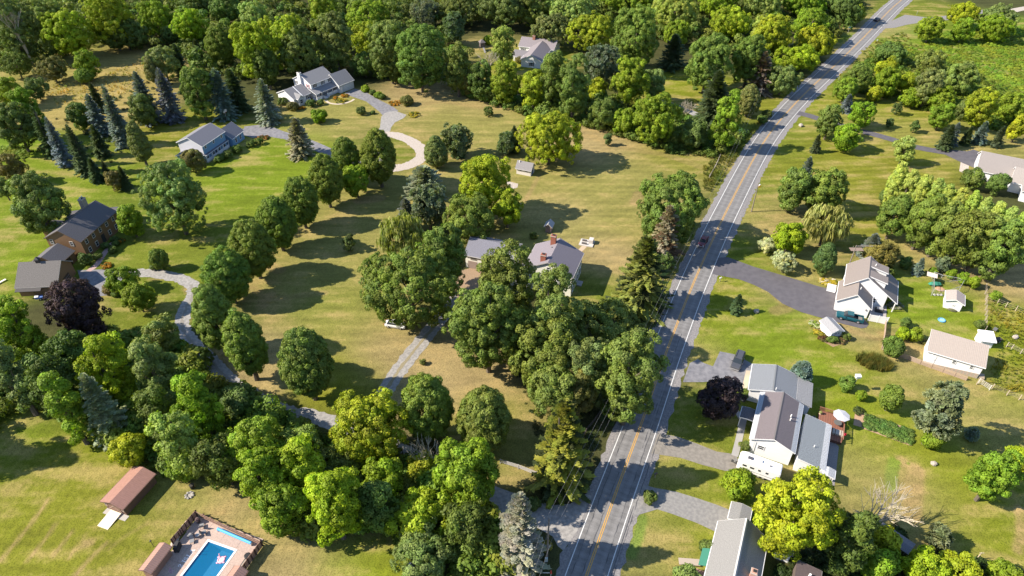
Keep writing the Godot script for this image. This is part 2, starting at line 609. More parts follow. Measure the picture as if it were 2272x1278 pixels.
func make_clumps() -> void:
	for v in 3:
		var st := begin()
		for i in 100:
			var d := Vector3(rng.randfn(), rng.randfn() * 0.9 + 0.35, rng.randfn()).normalized()
			if d.y < -0.45:
				d.y = -d.y
			var c := d * Vector3(1.0, 0.82, 1.0) * rng.randf_range(0.62, 1.06)
			var n := (d + Vector3(rng.randfn(), rng.randfn(), rng.randfn()) * 0.42 + Vector3(0, 0.25, 0)).normalized()
			quad(st, c, n, rng.randf() * TAU, rng.randf_range(0.12, 0.28), rng.randf_range(0.1, 0.2), rng.randf_range(0.65, 1.35))
		st.generate_normals()
		clump["leaf%d" % v] = st.commit()
	for v in 2:
		# a drooping conifer branch along +z, one unit long
		var st := begin()
		for i in 46:
			var z := sqrt(rng.randf())
			var w := (1.0 - z) * 0.55 + 0.12
			var x := rng.randf_range(-w, w)
			var c := Vector3(x, 0.06 - 0.22 * z * z + absf(x) * -0.15 + rng.randfn() * 0.05, z)
			var n := Vector3(rng.randfn() * 0.3, 1.0, rng.randfn() * 0.3 - 0.1).normalized()
			quad(st, c, n, atan2(x, 0.5) + rng.randfn() * 0.3, rng.randf_range(0.05, 0.09), rng.randf_range(0.12, 0.2), rng.randf_range(0.7, 1.25))
		st.generate_normals()
		clump["spray%d" % v] = st.commit()
	for v in 2:
		# a pine puff: long needles pointing outwards
		var st := begin()
		for i in 80:
			var d := Vector3(rng.randfn(), rng.randfn() * 0.7 + 0.4, rng.randfn()).normalized()
			var s := d.cross(Vector3(rng.randfn(), rng.randfn(), rng.randfn())).normalized()
			var a := d * 0.25
			var b := d * rng.randf_range(0.8, 1.15)
			var tone := rng.randf_range(0.75, 1.25)
			st.set_color(Color(tone, tone, tone))
			for p in [a - s * 0.05, b - s * 0.11, b + s * 0.11, a - s * 0.05, b + s * 0.11, a + s * 0.05]:
				st.add_vertex(p)
		st.generate_normals()
		clump["needle%d" % v] = st.commit()
	for v in 2:
		# hanging willow strands
		var st := begin()
		for i in 26:
			var x := rng.randfn() * 0.4
			var z := rng.randfn() * 0.4
			var len := rng.randf_range(1.0, 2.4)
			var tone := rng.randf_range(0.7, 1.25)
			st.set_color(Color(tone, tone, tone))
			var s := Vector3(rng.randfn(), 0, rng.randfn()).normalized() * 0.09
			var a := Vector3(x, 0.3, z)
			var b := Vector3(x * 1.35, 0.3 - len * 0.5, z * 1.35)
			var c := Vector3(x * 1.45, 0.3 - len, z * 1.45)
			for p in [a - s, a + s, b + s * 1.6, a - s, b + s * 1.6, b - s * 1.6, b - s * 1.6, b + s * 1.6, c]:
				st.add_vertex(p)
		st.generate_normals()
		clump["strand%d" % v] = st.commit()
	for v in 2:
		# upright grass or weed tuft
		var st := begin()
		for i in 22:
			var w := rng.randf() * TAU
			var d := Vector3(cos(w), 0, sin(w))
			var s := Vector3(-d.z, 0, d.x) * 0.07
			var tone := rng.randf_range(0.7, 1.25)
			st.set_color(Color(tone, tone, tone))
			var a := d * rng.randf() * 0.5
			var b := a + d * rng.randf_range(0.1, 0.4) + Vector3(0, rng.randf_range(0.6, 1.1), 0)
			for p in [a - s, b, a + s]:
				st.add_vertex(p)
		st.generate_normals()
		clump["tuft%d" % v] = st.commit()

func leaf_mat() -> StandardMaterial3D:
	if not M.has("leaf"):
		var m := StandardMaterial3D.new()
		m.vertex_color_use_as_albedo = true
		m.albedo_color = Color.WHITE
		m.roughness = 0.62
		m.metallic_specular = 0.35
		m.cull_mode = BaseMaterial3D.CULL_DISABLED
		m.backlight_enabled = true
		m.backlight = Color(0.76, 0.8, 0.3)
		M["leaf"] = m
	return M["leaf"]

func scatter(parent: Node, called: String, kind: String, spots: Array, tints: Array) -> MultiMeshInstance3D:
	var mm := MultiMesh.new()
	mm.transform_format = MultiMesh.TRANSFORM_3D
	mm.use_colors = true
	mm.mesh = clump[kind]
	mm.instance_count = spots.size()
	for i in spots.size():
		mm.set_instance_transform(i, spots[i])
		mm.set_instance_color(i, tints[i])
	var o := MultiMeshInstance3D.new()
	o.multimesh = mm
	o.material_override = leaf_mat()
	if parent == self:
		o.name = numbered(called)
	else:
		var n := called
		var k := 0
		while parent.has_node(NodePath(n)):
			k += 1
			n = "%s_%03d" % [called, k]
		o.name = n
	parent.add_child(o, true)
	stuff(o)
	return o

func aim(d: Vector3, at: Vector3, s: Vector3) -> Transform3D:
	# +y of the clump looks along d, with a free turn about it
	var y := d.normalized()
	var x := y.cross(Vector3(rng.randfn(), rng.randfn(), rng.randfn())).normalized()
	var z := x.cross(y)
	return Transform3D(Basis(x * s.x, y * s.y, z * s.z), at)

const KINDS := {
	# leaf colour (linear), lobes, lobe size, clump size, looseness, name, category
	"mp": [[0.178, 0.242, 0.042], 15, 0.40, 0.95, 0.14, "maple_tree", "tree"],
	"bg": [[0.225, 0.32, 0.02], 15, 0.36, 0.9, 0.33, "deciduous_tree", "tree"],
	"ol": [[0.22, 0.275, 0.068], 15, 0.36, 0.85, 0.34, "deciduous_tree", "tree"],
	"pg": [[0.33, 0.4, 0.085], 12, 0.40, 0.85, 0.30, "deciduous_tree", "tree"],
	"yg": [[0.33, 0.39, 0.018], 16, 0.34, 0.9, 0.38, "deciduous_tree", "tree"],
	"yl": [[0.31, 0.385, 0.018], 16, 0.34, 0.85, 0.40, "deciduous_tree", "tree"],
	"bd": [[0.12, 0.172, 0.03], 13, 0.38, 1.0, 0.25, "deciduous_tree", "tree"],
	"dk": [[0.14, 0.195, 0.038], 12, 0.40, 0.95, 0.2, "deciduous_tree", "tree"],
	"rw": [[0.19, 0.26, 0.04], 0, 0.0, 0.7, 0.17, "linden_tree", "tree"],
	"bl": [[0.2, 0.26, 0.04], 0, 0.0, 0.5, 0.02, "ball_tree", "tree"],
	"rn": [[0.22, 0.31, 0.025], 14, 0.36, 0.7, 0.2, "deciduous_tree", "tree"],
	"pu": [[0.066, 0.042, 0.046], 16, 0.36, 0.85, 0.2, "beech_tree", "tree"],
	"pp": [[0.4, 0.48, 0.09], 0, 0.0, 0.62, 0.3, "poplar_tree", "tree"],
	"cy": [[0.28, 0.36, 0.06], 12, 0.42, 0.75, 0.2, "deciduous_tree", "tree"],
	"tn": [[0.11, 0.18, 0.05], 0, 0.0, 0.6, 0.06, "conical_tree", "tree"],
	"bw": [[0.5, 0.48, 0.24], 9, 0.42, 0.5, 0.2, "shrub", "shrub"],
	"sh": [[0.14, 0.19, 0.04], 8, 0.45, 0.42, 0.15, "shrub", "shrub"],
	"or": [[0.21, 0.185, 0.05], 12, 0.40, 0.8, 0.25, "deciduous_tree", "tree"],
	"sp": [[0.12, 0.17, 0.045], 7, 0.4, 0.45, 0.4, "sapling", "sapling"],
	"cd": [[0.2, 0.23, 0.055], 0, 0.0, 0.65, 0.14, "cedar_tree", "tree"],
	"pn": [[0.2, 0.245, 0.125], 14, 0.36, 0.85, 0.3, "pine_tree", "tree"],
	"wl": [[0.36, 0.35, 0.11], 11, 0.42, 0.9, 0.15, "willow_tree", "tree"],
	"br": [[0.24, 0.3, 0.29], 0, 0.0, 0.55, 0.12, "spruce_tree", "tree"],
	"sb": [[0.25, 0.3, 0.28], 0, 0, 1.0, 0.24, "spruce_tree", "tree"],
	"sd": [[0.115, 0.16, 0.065], 0, 0, 1.0, 0.22, "spruce_tree", "tree"],
	"sg": [[0.38, 0.39, 0.26], 0, 0, 1.0, 0.24, "spruce_tree", "tree"],
	"ye": [[0.3, 0.31, 0.06], 0, 0, 1.0, 0.25, "spruce_tree", "tree"],
	"de": [[0.42, 0.35, 0.24], 0, 0, 1.0, 0.35, "spruce_tree", "tree"],
	"dd": [[0.4, 0.36, 0.3], 0, 0, 1.0, 0.3, "bare_tree", "tree"],
}

func plant(k: String, x: float, z: float, r: float, h: float, label: String, group := "") -> Node3D:
	var s: Array = KINDS[k]
	var o := thing(s[5], label, s[6], Vector3(x, 0, z), 0.0, group)
	var col := Color(s[0][0], s[0][1], s[0][2])
	col = Color(col.r * rng.randf_range(0.86, 1.05), col.g * rng.randf_range(0.93, 1.07), col.b * rng.randf_range(0.85, 1.2))
	if k == "dd":
		bare(o, r, h)
		return o
	var bark := mat(0.11, 0.09, 0.07, 0.95)
	var lean := Vector3(rng.randf_range(-0.06, 0.06), 1, rng.randf_range(-0.06, 0.06)) * h
	var st := begin()
	var tr := clampf(h * 0.022, 0.03, 0.42)
	tube(st, Vector3(0, -0.1, 0), lean * 0.45, tr * 1.25, tr * 0.75, 7)
	tube(st, lean * 0.45, lean * 0.86, tr * 0.75, tr * 0.25, 6)
	if h > 4.0 and s[1] > 0:
		for i in 5:
			var w := rng.randf() * TAU
			var a := lean * rng.randf_range(0.22, 0.5)
			tube(st, a, a + Vector3(cos(w) * r * 0.6, h * 0.25, sin(w) * r * 0.6), tr * 0.45, tr * 0.12, 5)
	obj("trunk", done(st), bark, o)
	var spots := []
	var tints := []
	if k in ["sb", "sd", "sg", "ye", "de"]:
		conifer(k, r, h, col, s[4], spots, tints)
		scatter(o, "crown", "spray%d" % rng.randi_range(0, 1), spots, tints)
	else:
		broad(k, s, r, h, col, spots, tints)
		var kind := "leaf%d" % rng.randi_range(0, 2)
		if k in ["pn", "br"]:
			kind = "needle%d" % rng.randi_range(0, 1)
		elif k == "wl":
			kind = "strand%d" % rng.randi_range(0, 1)
		scatter(o, "crown", kind, spots, tints)
	return o

func tinted(col: Color, v: float) -> Color:
	var j := rng.randf_range(0.82, 1.22) * v
	return Color(col.r * j * rng.randf_range(0.92, 1.1), col.g * j, col.b * j * rng.randf_range(0.8, 1.2))

func broad(k: String, s: Array, r: float, h: float, col: Color, spots: Array, tints: Array) -> void:
	var c0 := 0.05 if k != "bl" else 0.12
	if k == "wl":
		c0 = 0.2
	var mid := Vector3(0, h * (1 + c0) * 0.5, 0)
	var ax := Vector3(r, h * (1 - c0) * 0.5, r)
	var size: float = s[3]
	size = minf(size, r * 0.42)
	var loose: float = s[4]
	if s[1] == 0:
		# one dense egg, ball or cone with an uneven skin
		var n := FastNoiseLite.new()
		n.seed = rng.randi()
		n.frequency = 0.22
		var area := 4.0 * PI * pow((pow(ax.x * ax.y, 1.6) * 2.0 + pow(ax.x * ax.z, 1.6)) / 3.0, 1.0 / 1.6)
		var count := int(area / (PI * size * size) * 2.3) + 12
		for i in count:
			var d := Vector3(rng.randfn(), rng.randfn(), rng.randfn()).normalized()
			var q := d * ax
			var taper := 1.0
			if k in ["tn", "cd", "br"]:
				taper = clampf(1.12 - 0.62 * (q.y / ax.y * 0.5 + 0.5), 0.2, 1.0) * 1.1
			elif k == "rw":
				taper = 1.0 - 0.16 * maxf(q.y / ax.y, 0.0) + 0.05
			q *= Vector3(taper, 1, taper)
			var deep := 0.72 if i % 5 == 0 else 1.0
			var bump := 1.0 + n.get_noise_3d(q.x * 3, q.y * 3, q.z * 3) * 0.3 * (1.1 if k == "rw" else 1.0) * 0.6
			q *= (0.86 if k == "rw" else 0.93) * deep * bump * rng.randf_range(1.0 - loose * 0.7, 1.0 + loose * 0.35) * (1.0 - size * 0.5 / r)
			var up := (d / ax).normalized() * 0.8 + Vector3(0, 0.5, 0)
			var sc := size * rng.randf_range(0.7, 1.2)
			spots.append(aim(up, mid + q, Vector3(sc, sc * 1.15, sc)))
			tints.append(tinted(col, 1.0))
		return
	var lobes := []
	var skew := Vector3(rng.randf_range(0.86, 1.06), 1.0, rng.randf_range(0.86, 1.06))
	var n_l: int = s[1]
	for i in n_l:
		var f := (i + 0.5) / n_l
		var y := 1.0 - 2.0 * f * 0.98
		var w := i * 2.39996 + rng.randf() * 1.1
		var rad := sqrt(maxf(0.0, 1.0 - y * y))
		var d := Vector3(cos(w) * rad, y, sin(w) * rad)
		var reach := rng.randf_range(0.5, 0.68) + loose * rng.randf_range(-0.2, 0.2)
		var lr: float = r * s[2] * rng.randf_range(0.75, 1.2)
		lr = minf(lr, ax.y * 0.75)
		lobes.append([mid + d * (ax * skew - Vector3.ONE * minf(lr, minf(ax.x, ax.y))) * (reach + 0.34), lr, rng.randf_range(0.78, 1.22)])
	lobes.append([mid, minf(r, ax.y) * 0.55, 0.9])
	for l in lobes:
		var lr: float = l[1]
		var count := int(4.0 * lr * lr / (size * size) * (1.25 - loose * 0.6)) + 5
		for i in count:
			var d := Vector3(rng.randfn(), rng.randfn() + 0.25, rng.randfn()).normalized()
			var p: Vector3 = l[0] + d * lr * Vector3(1, 0.85, 1) * (rng.randf_range(0.7, 1.1 + loose * 0.3) if rng.randf() < 0.85 else rng.randf_range(1.1, 1.3 + loose * 0.6))
			var inside := false
			for m in lobes:
				if m != l and (p - m[0]).length() < m[1] * 0.72:
					inside = true
					break
			if inside or p.y < 0.15:
				continue
			var sc := size * rng.randf_range(0.42, 1.28)
			if k == "wl":
				spots.append(Transform3D(Basis(Vector3.UP, rng.randf() * TAU).scaled(Vector3(sc, sc * 1.1, sc)), p))
			else:
				var up := d + (p - mid).normalized() * 0.6 + Vector3(0, 0.35, 0)
				spots.append(aim(up, p, Vector3(sc, sc * (0.8 if k == "pn" else 1.0), sc)))
			tints.append(tinted(col, l[2]))

func conifer(k: String, r: float, h: float, col: Color, loose: float, spots: Array, tints: Array) -> void:
	var y := h * 0.03 + 0.1
	var gap := clampf(h / 26.0, 0.16, 0.6)
	while y < h * 0.985:
		var t := 1.0 - y / h
		var rr := r * 1.28 * pow(t, 0.68) * rng.randf_range(0.85, 1.1) + 0.1
		var n := int(clampf(TAU * rr / (0.42 * maxf(rr, 0.6)) * 0.78, 6, 13))
		var w0 := rng.randf() * TAU
		for i in n:
			if rng.randf() < loose * 0.5:
				continue
			var w := w0 + TAU * i / n + rng.randfn() * 0.16
			var len := rr * rng.randf_range(0.85 - loose, 1.12)
			var tilt := lerpf(0.12, -0.75, pow(1.0 - t, 1.6)) + rng.randfn() * 0.1
			var b := Basis(Vector3.UP, w) * Basis(Vector3.RIGHT, tilt)
			var wide := clampf(len * 0.8, 0.25, 1.9)
			spots.append(Transform3D(b * Basis.from_scale(Vector3(wide, wide * 0.9, len)), Vector3(0, y, 0)))
			var c := tinted(col, 1.0)
			if k == "de" and rng.randf() < 0.35:
				c = Color(0.2, 0.13, 0.08)
			if k == "ye" and rng.randf() < 0.25:
				c = tinted(Color(0.07, 0.09, 0.03), 1.0)
			tints.append(c)
		y += gap * rng.randf_range(0.75, 1.15) * clampf(t + 0.35, 0.45, 1.0)

func bare(o: Node3D, r: float, h: float) -> void:
	var st := begin()
	var todo := [[Vector3(0, -0.1, 0), Vector3(0.05, 1, 0.05).normalized(), h * 0.36, h * 0.03, 0]]
	while todo.size() > 0:
		var b: Array = todo.pop_back()
		var e: Vector3 = b[0] + b[1] * b[2]
		tube(st, b[0], e, b[3], b[3] * 0.6, 5 if b[4] < 2 else 3, false)
		if b[4] >= 4:
			continue
		for i in (6 if b[4] == 0 else 3):
			var w := rng.randf() * TAU
			var out := Vector3(cos(w) * r / h * 2.2, 0.28, sin(w) * r / h * 2.2)
			var d: Vector3 = (b[1] * 0.9 + out * rng.randf_range(0.5, 1.2)).normalized()
			todo.append([b[0].lerp(e, rng.randf_range(0.55, 1.0)), d, b[2] * rng.randf_range(0.7, 0.95), maxf(b[3] * 0.56, 0.035), b[4] + 1])
	obj("branches", done(st), mat(0.46, 0.4, 0.31, 0.9), o)

func inside_poly(p: Vector2, poly: Array) -> bool:
	return Geometry2D.is_point_in_polygon(p, PackedVector2Array(poly))

func cover(called: String, kind: String, poly: Array, count: int, low: float, high: float, col: Array, flat := 1.0, lift := 0.0) -> void:
	# growth that nobody could count, over a piece of ground
	var lo := Vector2(1e9, 1e9)
	var hi := -lo
	for p in poly:
		lo = lo.min(p)
		hi = hi.max(p)
	var spots := []
	var tints := []
	var n := FastNoiseLite.new()
	n.seed = rng.randi()
	n.frequency = 0.06
	var tries := 0
	while spots.size() < count and tries < count * 12:
		tries += 1
		var p := Vector2(rng.randf_range(lo.x, hi.x), rng.randf_range(lo.y, hi.y))
		if not inside_poly(p, poly):
			continue
		var v := n.get_noise_2d(p.x, p.y)
		var s := rng.randf_range(low, high) * (1.0 + v * 0.7)
		spots.append(aim(Vector3(rng.randfn() * 0.2, 1, rng.randfn() * 0.2), Vector3(p.x, s * 0.3 * flat + lift * rng.randf() * clampf(0.6 + v, 0.1, 1.0), p.y), Vector3(s, s * flat, s)))
		tints.append(tinted(Color(col[0] * (1.0 + n.get_noise_2d(p.y * 2.0, p.x * 2.0) * 0.5), col[1], col[2]), 1.0 + v * 0.6))
	scatter(self, called, kind, spots, tints)

func flowers(called: String, label: String, category: String, at: Vector3, r: float, col: Array, n := 26) -> void:
	var o := thing(called, label, category, at)
	var spots := []
	var tints := []
	for i in n:
		var w := rng.randf() * TAU
		var q := sqrt(rng.randf()) * r
		var s := rng.randf_range(0.28, 0.45)
		spots.append(aim(Vector3(0, 1, 0), Vector3(cos(w) * q, 0.25 + 0.3 * (1 - q / r), sin(w) * q), Vector3(s, s, s)))
		var pick: Array = col[0] if rng.randf() < 0.62 else col[1]
		tints.append(tinted(Color(pick[0], pick[1], pick[2]), 1.0))
	scatter(o, "blossoms", "leaf0", spots, tints)

# ---------------------------------------------------------------- the place
func _ready() -> void:
	rng.seed = 11
	var cam := Camera3D.new()
	cam.name = "camera"
	cam.position = Vector3(0, 98, 0)
	cam.rotation_degrees = Vector3(-38.3, 0, 0)
	cam.fov = 46.14
	cam.near = 0.5
	cam.far = 6000.0
	cam.current = true
	add_child(cam)
	var env := Environment.new()
	var sky := Sky.new()
	var sm := ProceduralSkyMaterial.new()
	sm.sky_top_color = srgb(0.13, 0.215, 0.39)
	sm.sky_horizon_color = srgb(0.42, 0.5, 0.6)
	sm.ground_bottom_color = srgb(0.06, 0.07, 0.04)
	sm.ground_horizon_color = srgb(0.3, 0.34, 0.38)
	sm.sky_energy_multiplier = 0.98
	sky.sky_material = sm
	env.background_mode = Environment.BG_SKY
	env.sky = sky
	env.tonemap_mode = Environment.TONE_MAPPER_LINEAR
	env.tonemap_exposure = 2.12
	env.sdfgi_enabled = true
	env.ssao_enabled = true
	env.ssil_enabled = true
	var we := WorldEnvironment.new()
	we.name = "environment"
	we.environment = env
	add_child(we)
	var sun := DirectionalLight3D.new()
	sun.name = "sun"
	sun.light_energy = 1.6
	sun.light_color = Color(1.0, 0.955, 0.88)
	sun.light_angular_distance = 0.5
	sun.shadow_enabled = true
	add_child(sun)
	sun.look_at_from_position(Vector3.ZERO, Vector3(cos(deg_to_rad(-5)) * cos(deg_to_rad(38)), -sin(deg_to_rad(38)), sin(deg_to_rad(-5)) * cos(deg_to_rad(38))))
	make_clumps()
	setting()
	houses_left()
	houses_right()
	small_things()
	growth()

func setting() -> void:
	var pool := [Vector2(-48.09, -59.18), Vector2(-43.38, -57.64), Vector2(-44.05, -53.56), Vector2(-50.02, -53.56)]
	var nw: Vector2 = pool[0]
	var ne: Vector2 = pool[1]
	var along := (Vector2(pool[3]) - nw).normalized() * 9.5
	pool = [nw, ne, ne + along, nw + along]
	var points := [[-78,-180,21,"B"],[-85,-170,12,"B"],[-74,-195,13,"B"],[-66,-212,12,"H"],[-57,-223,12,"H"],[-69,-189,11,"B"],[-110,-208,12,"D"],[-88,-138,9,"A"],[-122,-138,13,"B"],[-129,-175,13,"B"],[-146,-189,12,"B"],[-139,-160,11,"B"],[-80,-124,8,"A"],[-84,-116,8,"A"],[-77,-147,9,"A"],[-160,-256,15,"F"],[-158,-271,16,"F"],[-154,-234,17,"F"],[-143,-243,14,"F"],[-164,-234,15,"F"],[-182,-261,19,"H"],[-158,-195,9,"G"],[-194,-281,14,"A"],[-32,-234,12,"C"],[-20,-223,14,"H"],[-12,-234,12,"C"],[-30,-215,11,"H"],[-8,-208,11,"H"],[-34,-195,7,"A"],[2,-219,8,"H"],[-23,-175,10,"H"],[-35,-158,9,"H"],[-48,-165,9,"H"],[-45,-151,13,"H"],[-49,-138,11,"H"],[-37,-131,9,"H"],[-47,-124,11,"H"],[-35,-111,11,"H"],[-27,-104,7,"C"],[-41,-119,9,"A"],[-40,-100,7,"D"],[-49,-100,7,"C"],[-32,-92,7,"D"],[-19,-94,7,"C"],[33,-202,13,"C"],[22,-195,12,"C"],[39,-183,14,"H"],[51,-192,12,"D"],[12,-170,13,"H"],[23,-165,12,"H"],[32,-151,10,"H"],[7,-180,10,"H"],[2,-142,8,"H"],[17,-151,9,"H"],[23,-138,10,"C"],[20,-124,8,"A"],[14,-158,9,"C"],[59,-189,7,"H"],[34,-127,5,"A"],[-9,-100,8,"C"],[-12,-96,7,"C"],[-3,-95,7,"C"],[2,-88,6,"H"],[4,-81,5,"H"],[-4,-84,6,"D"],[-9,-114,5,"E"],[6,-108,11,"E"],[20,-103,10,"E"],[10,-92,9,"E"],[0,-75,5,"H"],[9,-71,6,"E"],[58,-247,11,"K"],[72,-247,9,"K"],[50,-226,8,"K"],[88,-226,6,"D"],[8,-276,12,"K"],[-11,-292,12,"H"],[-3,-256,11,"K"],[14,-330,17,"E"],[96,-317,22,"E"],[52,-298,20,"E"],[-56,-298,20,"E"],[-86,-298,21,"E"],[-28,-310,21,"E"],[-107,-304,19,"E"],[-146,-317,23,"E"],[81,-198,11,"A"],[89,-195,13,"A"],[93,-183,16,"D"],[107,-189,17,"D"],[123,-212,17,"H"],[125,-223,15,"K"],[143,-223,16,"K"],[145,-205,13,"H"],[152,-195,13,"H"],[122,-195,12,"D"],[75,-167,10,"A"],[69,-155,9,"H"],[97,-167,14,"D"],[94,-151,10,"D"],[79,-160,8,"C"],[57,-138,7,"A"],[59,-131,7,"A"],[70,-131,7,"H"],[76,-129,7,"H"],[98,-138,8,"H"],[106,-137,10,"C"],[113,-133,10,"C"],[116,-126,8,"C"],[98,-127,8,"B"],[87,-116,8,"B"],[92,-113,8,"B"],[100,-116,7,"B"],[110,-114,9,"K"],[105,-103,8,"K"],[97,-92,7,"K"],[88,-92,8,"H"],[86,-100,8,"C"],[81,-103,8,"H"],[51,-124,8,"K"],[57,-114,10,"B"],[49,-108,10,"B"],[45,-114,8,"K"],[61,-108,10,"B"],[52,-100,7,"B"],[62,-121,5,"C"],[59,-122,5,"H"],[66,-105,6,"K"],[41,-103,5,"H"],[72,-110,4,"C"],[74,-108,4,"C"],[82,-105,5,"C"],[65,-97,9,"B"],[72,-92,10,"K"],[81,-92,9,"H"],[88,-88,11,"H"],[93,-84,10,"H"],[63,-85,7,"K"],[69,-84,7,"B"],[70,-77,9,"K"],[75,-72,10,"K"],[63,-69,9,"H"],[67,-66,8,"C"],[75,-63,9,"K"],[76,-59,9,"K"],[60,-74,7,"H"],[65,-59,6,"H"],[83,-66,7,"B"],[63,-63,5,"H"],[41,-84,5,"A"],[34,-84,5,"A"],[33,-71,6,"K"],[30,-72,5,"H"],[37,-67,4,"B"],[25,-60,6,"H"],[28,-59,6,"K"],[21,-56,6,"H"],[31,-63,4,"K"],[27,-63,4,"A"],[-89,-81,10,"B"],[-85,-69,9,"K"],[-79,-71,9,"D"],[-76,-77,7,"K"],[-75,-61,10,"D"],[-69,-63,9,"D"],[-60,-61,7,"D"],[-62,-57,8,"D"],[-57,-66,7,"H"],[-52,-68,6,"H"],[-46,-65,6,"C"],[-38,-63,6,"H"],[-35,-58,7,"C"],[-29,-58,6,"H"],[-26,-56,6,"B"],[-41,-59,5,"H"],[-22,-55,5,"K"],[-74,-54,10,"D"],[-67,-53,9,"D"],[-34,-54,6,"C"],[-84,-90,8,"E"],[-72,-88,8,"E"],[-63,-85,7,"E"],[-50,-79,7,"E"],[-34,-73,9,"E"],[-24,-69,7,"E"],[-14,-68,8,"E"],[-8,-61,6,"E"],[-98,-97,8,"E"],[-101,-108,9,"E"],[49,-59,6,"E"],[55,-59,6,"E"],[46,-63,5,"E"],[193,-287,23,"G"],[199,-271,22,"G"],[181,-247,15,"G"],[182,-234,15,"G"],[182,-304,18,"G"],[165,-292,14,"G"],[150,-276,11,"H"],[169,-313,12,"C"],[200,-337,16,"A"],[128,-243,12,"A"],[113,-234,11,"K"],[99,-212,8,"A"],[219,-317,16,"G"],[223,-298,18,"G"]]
	var strokes := [
		[[Vector2(-77.63, -66.94), Vector2(-77.86, -64.20), Vector2(-78.36, -60.52), Vector2(-79.22, -55.90)], 0.35, 0.8], [[Vector2(-74.01, -62.38), Vector2(-74.18, -60.13), Vector2(-75.04, -55.90)], 0.3, 0.7], [[Vector2(-70.63, -60.92), Vector2(-71.05, -58.95), Vector2(-71.51, -56.88)], 0.3, 0.7], [[Vector2(-68.08, -60.44), Vector2(-68.36, -58.56), Vector2(-68.82, -56.27)], 0.3, 0.6], [[Vector2(-64.20, -58.95), Vector2(-65.46, -56.27), Vector2(-66.49, -53.49)], 0.4, 0.7], [[Vector2(-59.01, -62.54), Vector2(-62.13, -59.73), Vector2(-63.37, -57.79)], 0.3, 0.4],
		[[Vector2(-66.81, -59.02), Vector2(-67.30, -58.87)], 0.8, 0.6], [[Vector2(-51.20, -63.20), Vector2(-47.26, -64.63)], 0.4, 0.4],
		[[Vector2(70.19, -72.66), Vector2(67.95, -68.53), Vector2(65.44, -63.79)], 1.6, 0.75], [[Vector2(68.91, -75.06), Vector2(66.06, -69.43), Vector2(64.61, -65.05)], 0.9, 0.5], [[Vector2(67.50, -74.57), Vector2(65.49, -71.26), Vector2(64.83, -69.43)], 1.1, -0.6], [[Vector2(69.74, -74.09), Vector2(67.75, -69.43), Vector2(65.13, -65.05)], 0.5, -0.6],
		[[Vector2(8.03, -178.26), Vector2(5.69, -169.79), Vector2(3.66, -163.55)], 0.7, 0.6], [[Vector2(35.84, -167.25), Vector2(34.12, -162.34)], 1.4, 0.6], [[Vector2(61.26, -121.40), Vector2(62.05, -117.35), Vector2(59.02, -115.77)], 1.5, 0.55], [[Vector2(79.55, -108.26), Vector2(82.18, -106.54), Vector2(85.95, -103.34), Vector2(89.20, -101.31)], 1.0, 0.6], [[Vector2(72.31, -110.90), Vector2(74.32, -108.55), Vector2(77.97, -106.83)], 0.9, 0.6],
		[[Vector2(21.28, -63.37), Vector2(20.07, -60.13), Vector2(18.57, -57.03)], 0.9, -0.8], [[Vector2(83.92, -65.05), Vector2(81.77, -60.92), Vector2(79.35, -57.79)], 0.8, 0.6], [[Vector2(7.94, -68.53), Vector2(12.61, -79.05), Vector2(21.99, -94.86)], 1.5, 0.4],
		[[Vector2(-32.95, -228.36), Vector2(-25.28, -232.33), Vector2(-15.36, -228.36), Vector2(-4.13, -226.42)], 1.5, 0.4], [[Vector2(24.22, -204.86), Vector2(37.65, -195.19), Vector2(48.23, -190.60), Vector2(57.70, -182.72)], 1.6, 0.35], [[Vector2(-44.31, -80.61), Vector2(-37.95, -81.66), Vector2(-33.29, -83.27)], 2.0, 0.6], [[Vector2(-73.46, -117.35), Vector2(-72.29, -113.46)], 0.6, 0.7], [[Vector2(-63.78, -102.93), Vector2(-59.24, -100.64)], 1.2, 0.7], [[Vector2(-86.35, -127.37), Vector2(-78.71, -127.02), Vector2(-75.41, -122.24)], 0.5, 0.6], [[Vector2(-60.67, -123.92), Vector2(-55.52, -120.58), Vector2(-43.45, -122.24)], 1.0, 0.4],
		[[Vector2(-42.36, -163.55), Vector2(-37.50, -164.77)], 2.0, 0.7], [[Vector2(-63.93, -138.49), Vector2(-58.94, -132.78), Vector2(-56.25, -130.95)], 1.6, 0.6], [[Vector2(-55.75, -121.40), Vector2(-56.65, -117.35)], 1.4, 0.5],
	]
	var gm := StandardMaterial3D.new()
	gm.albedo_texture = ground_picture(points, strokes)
	gm.texture_repeat = true
	gm.roughness = 0.95
	gm.metallic_specular = 0.15
	gm.cull_mode = BaseMaterial3D.CULL_DISABLED
	var dn := FastNoiseLite.new()
	dn.frequency = 0.11
	dn.fractal_octaves = 5
	dn.fractal_gain = 0.75
	var dg := Gradient.new()
	dg.offsets = PackedFloat32Array([0.2, 0.5, 0.85])
	dg.colors = PackedColorArray([srgb(0.5, 0.52, 0.5), srgb(0.95, 0.95, 0.95), srgb(1.0, 1.0, 1.0)])
	var dt := NoiseTexture2D.new()
	dt.width = 512
	dt.height = 512
	dt.seamless = true
	dt.noise = dn
	dt.color_ramp = dg
	gm.detail_enabled = true
	gm.detail_albedo = dt
	gm.detail_uv_layer = BaseMaterial3D.DETAIL_UV_2
	gm.detail_blend_mode = BaseMaterial3D.BLEND_MODE_MUL
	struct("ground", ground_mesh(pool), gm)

	# roads and drives
	var shoulder := noisy("shoulder", [[0.14, 0.134, 0.137], [0.19, 0.18, 0.182], [0.24, 0.225, 0.22]], 0.03, Vector3(7, 7, 7), 0.95, 0.0, 5, 5)
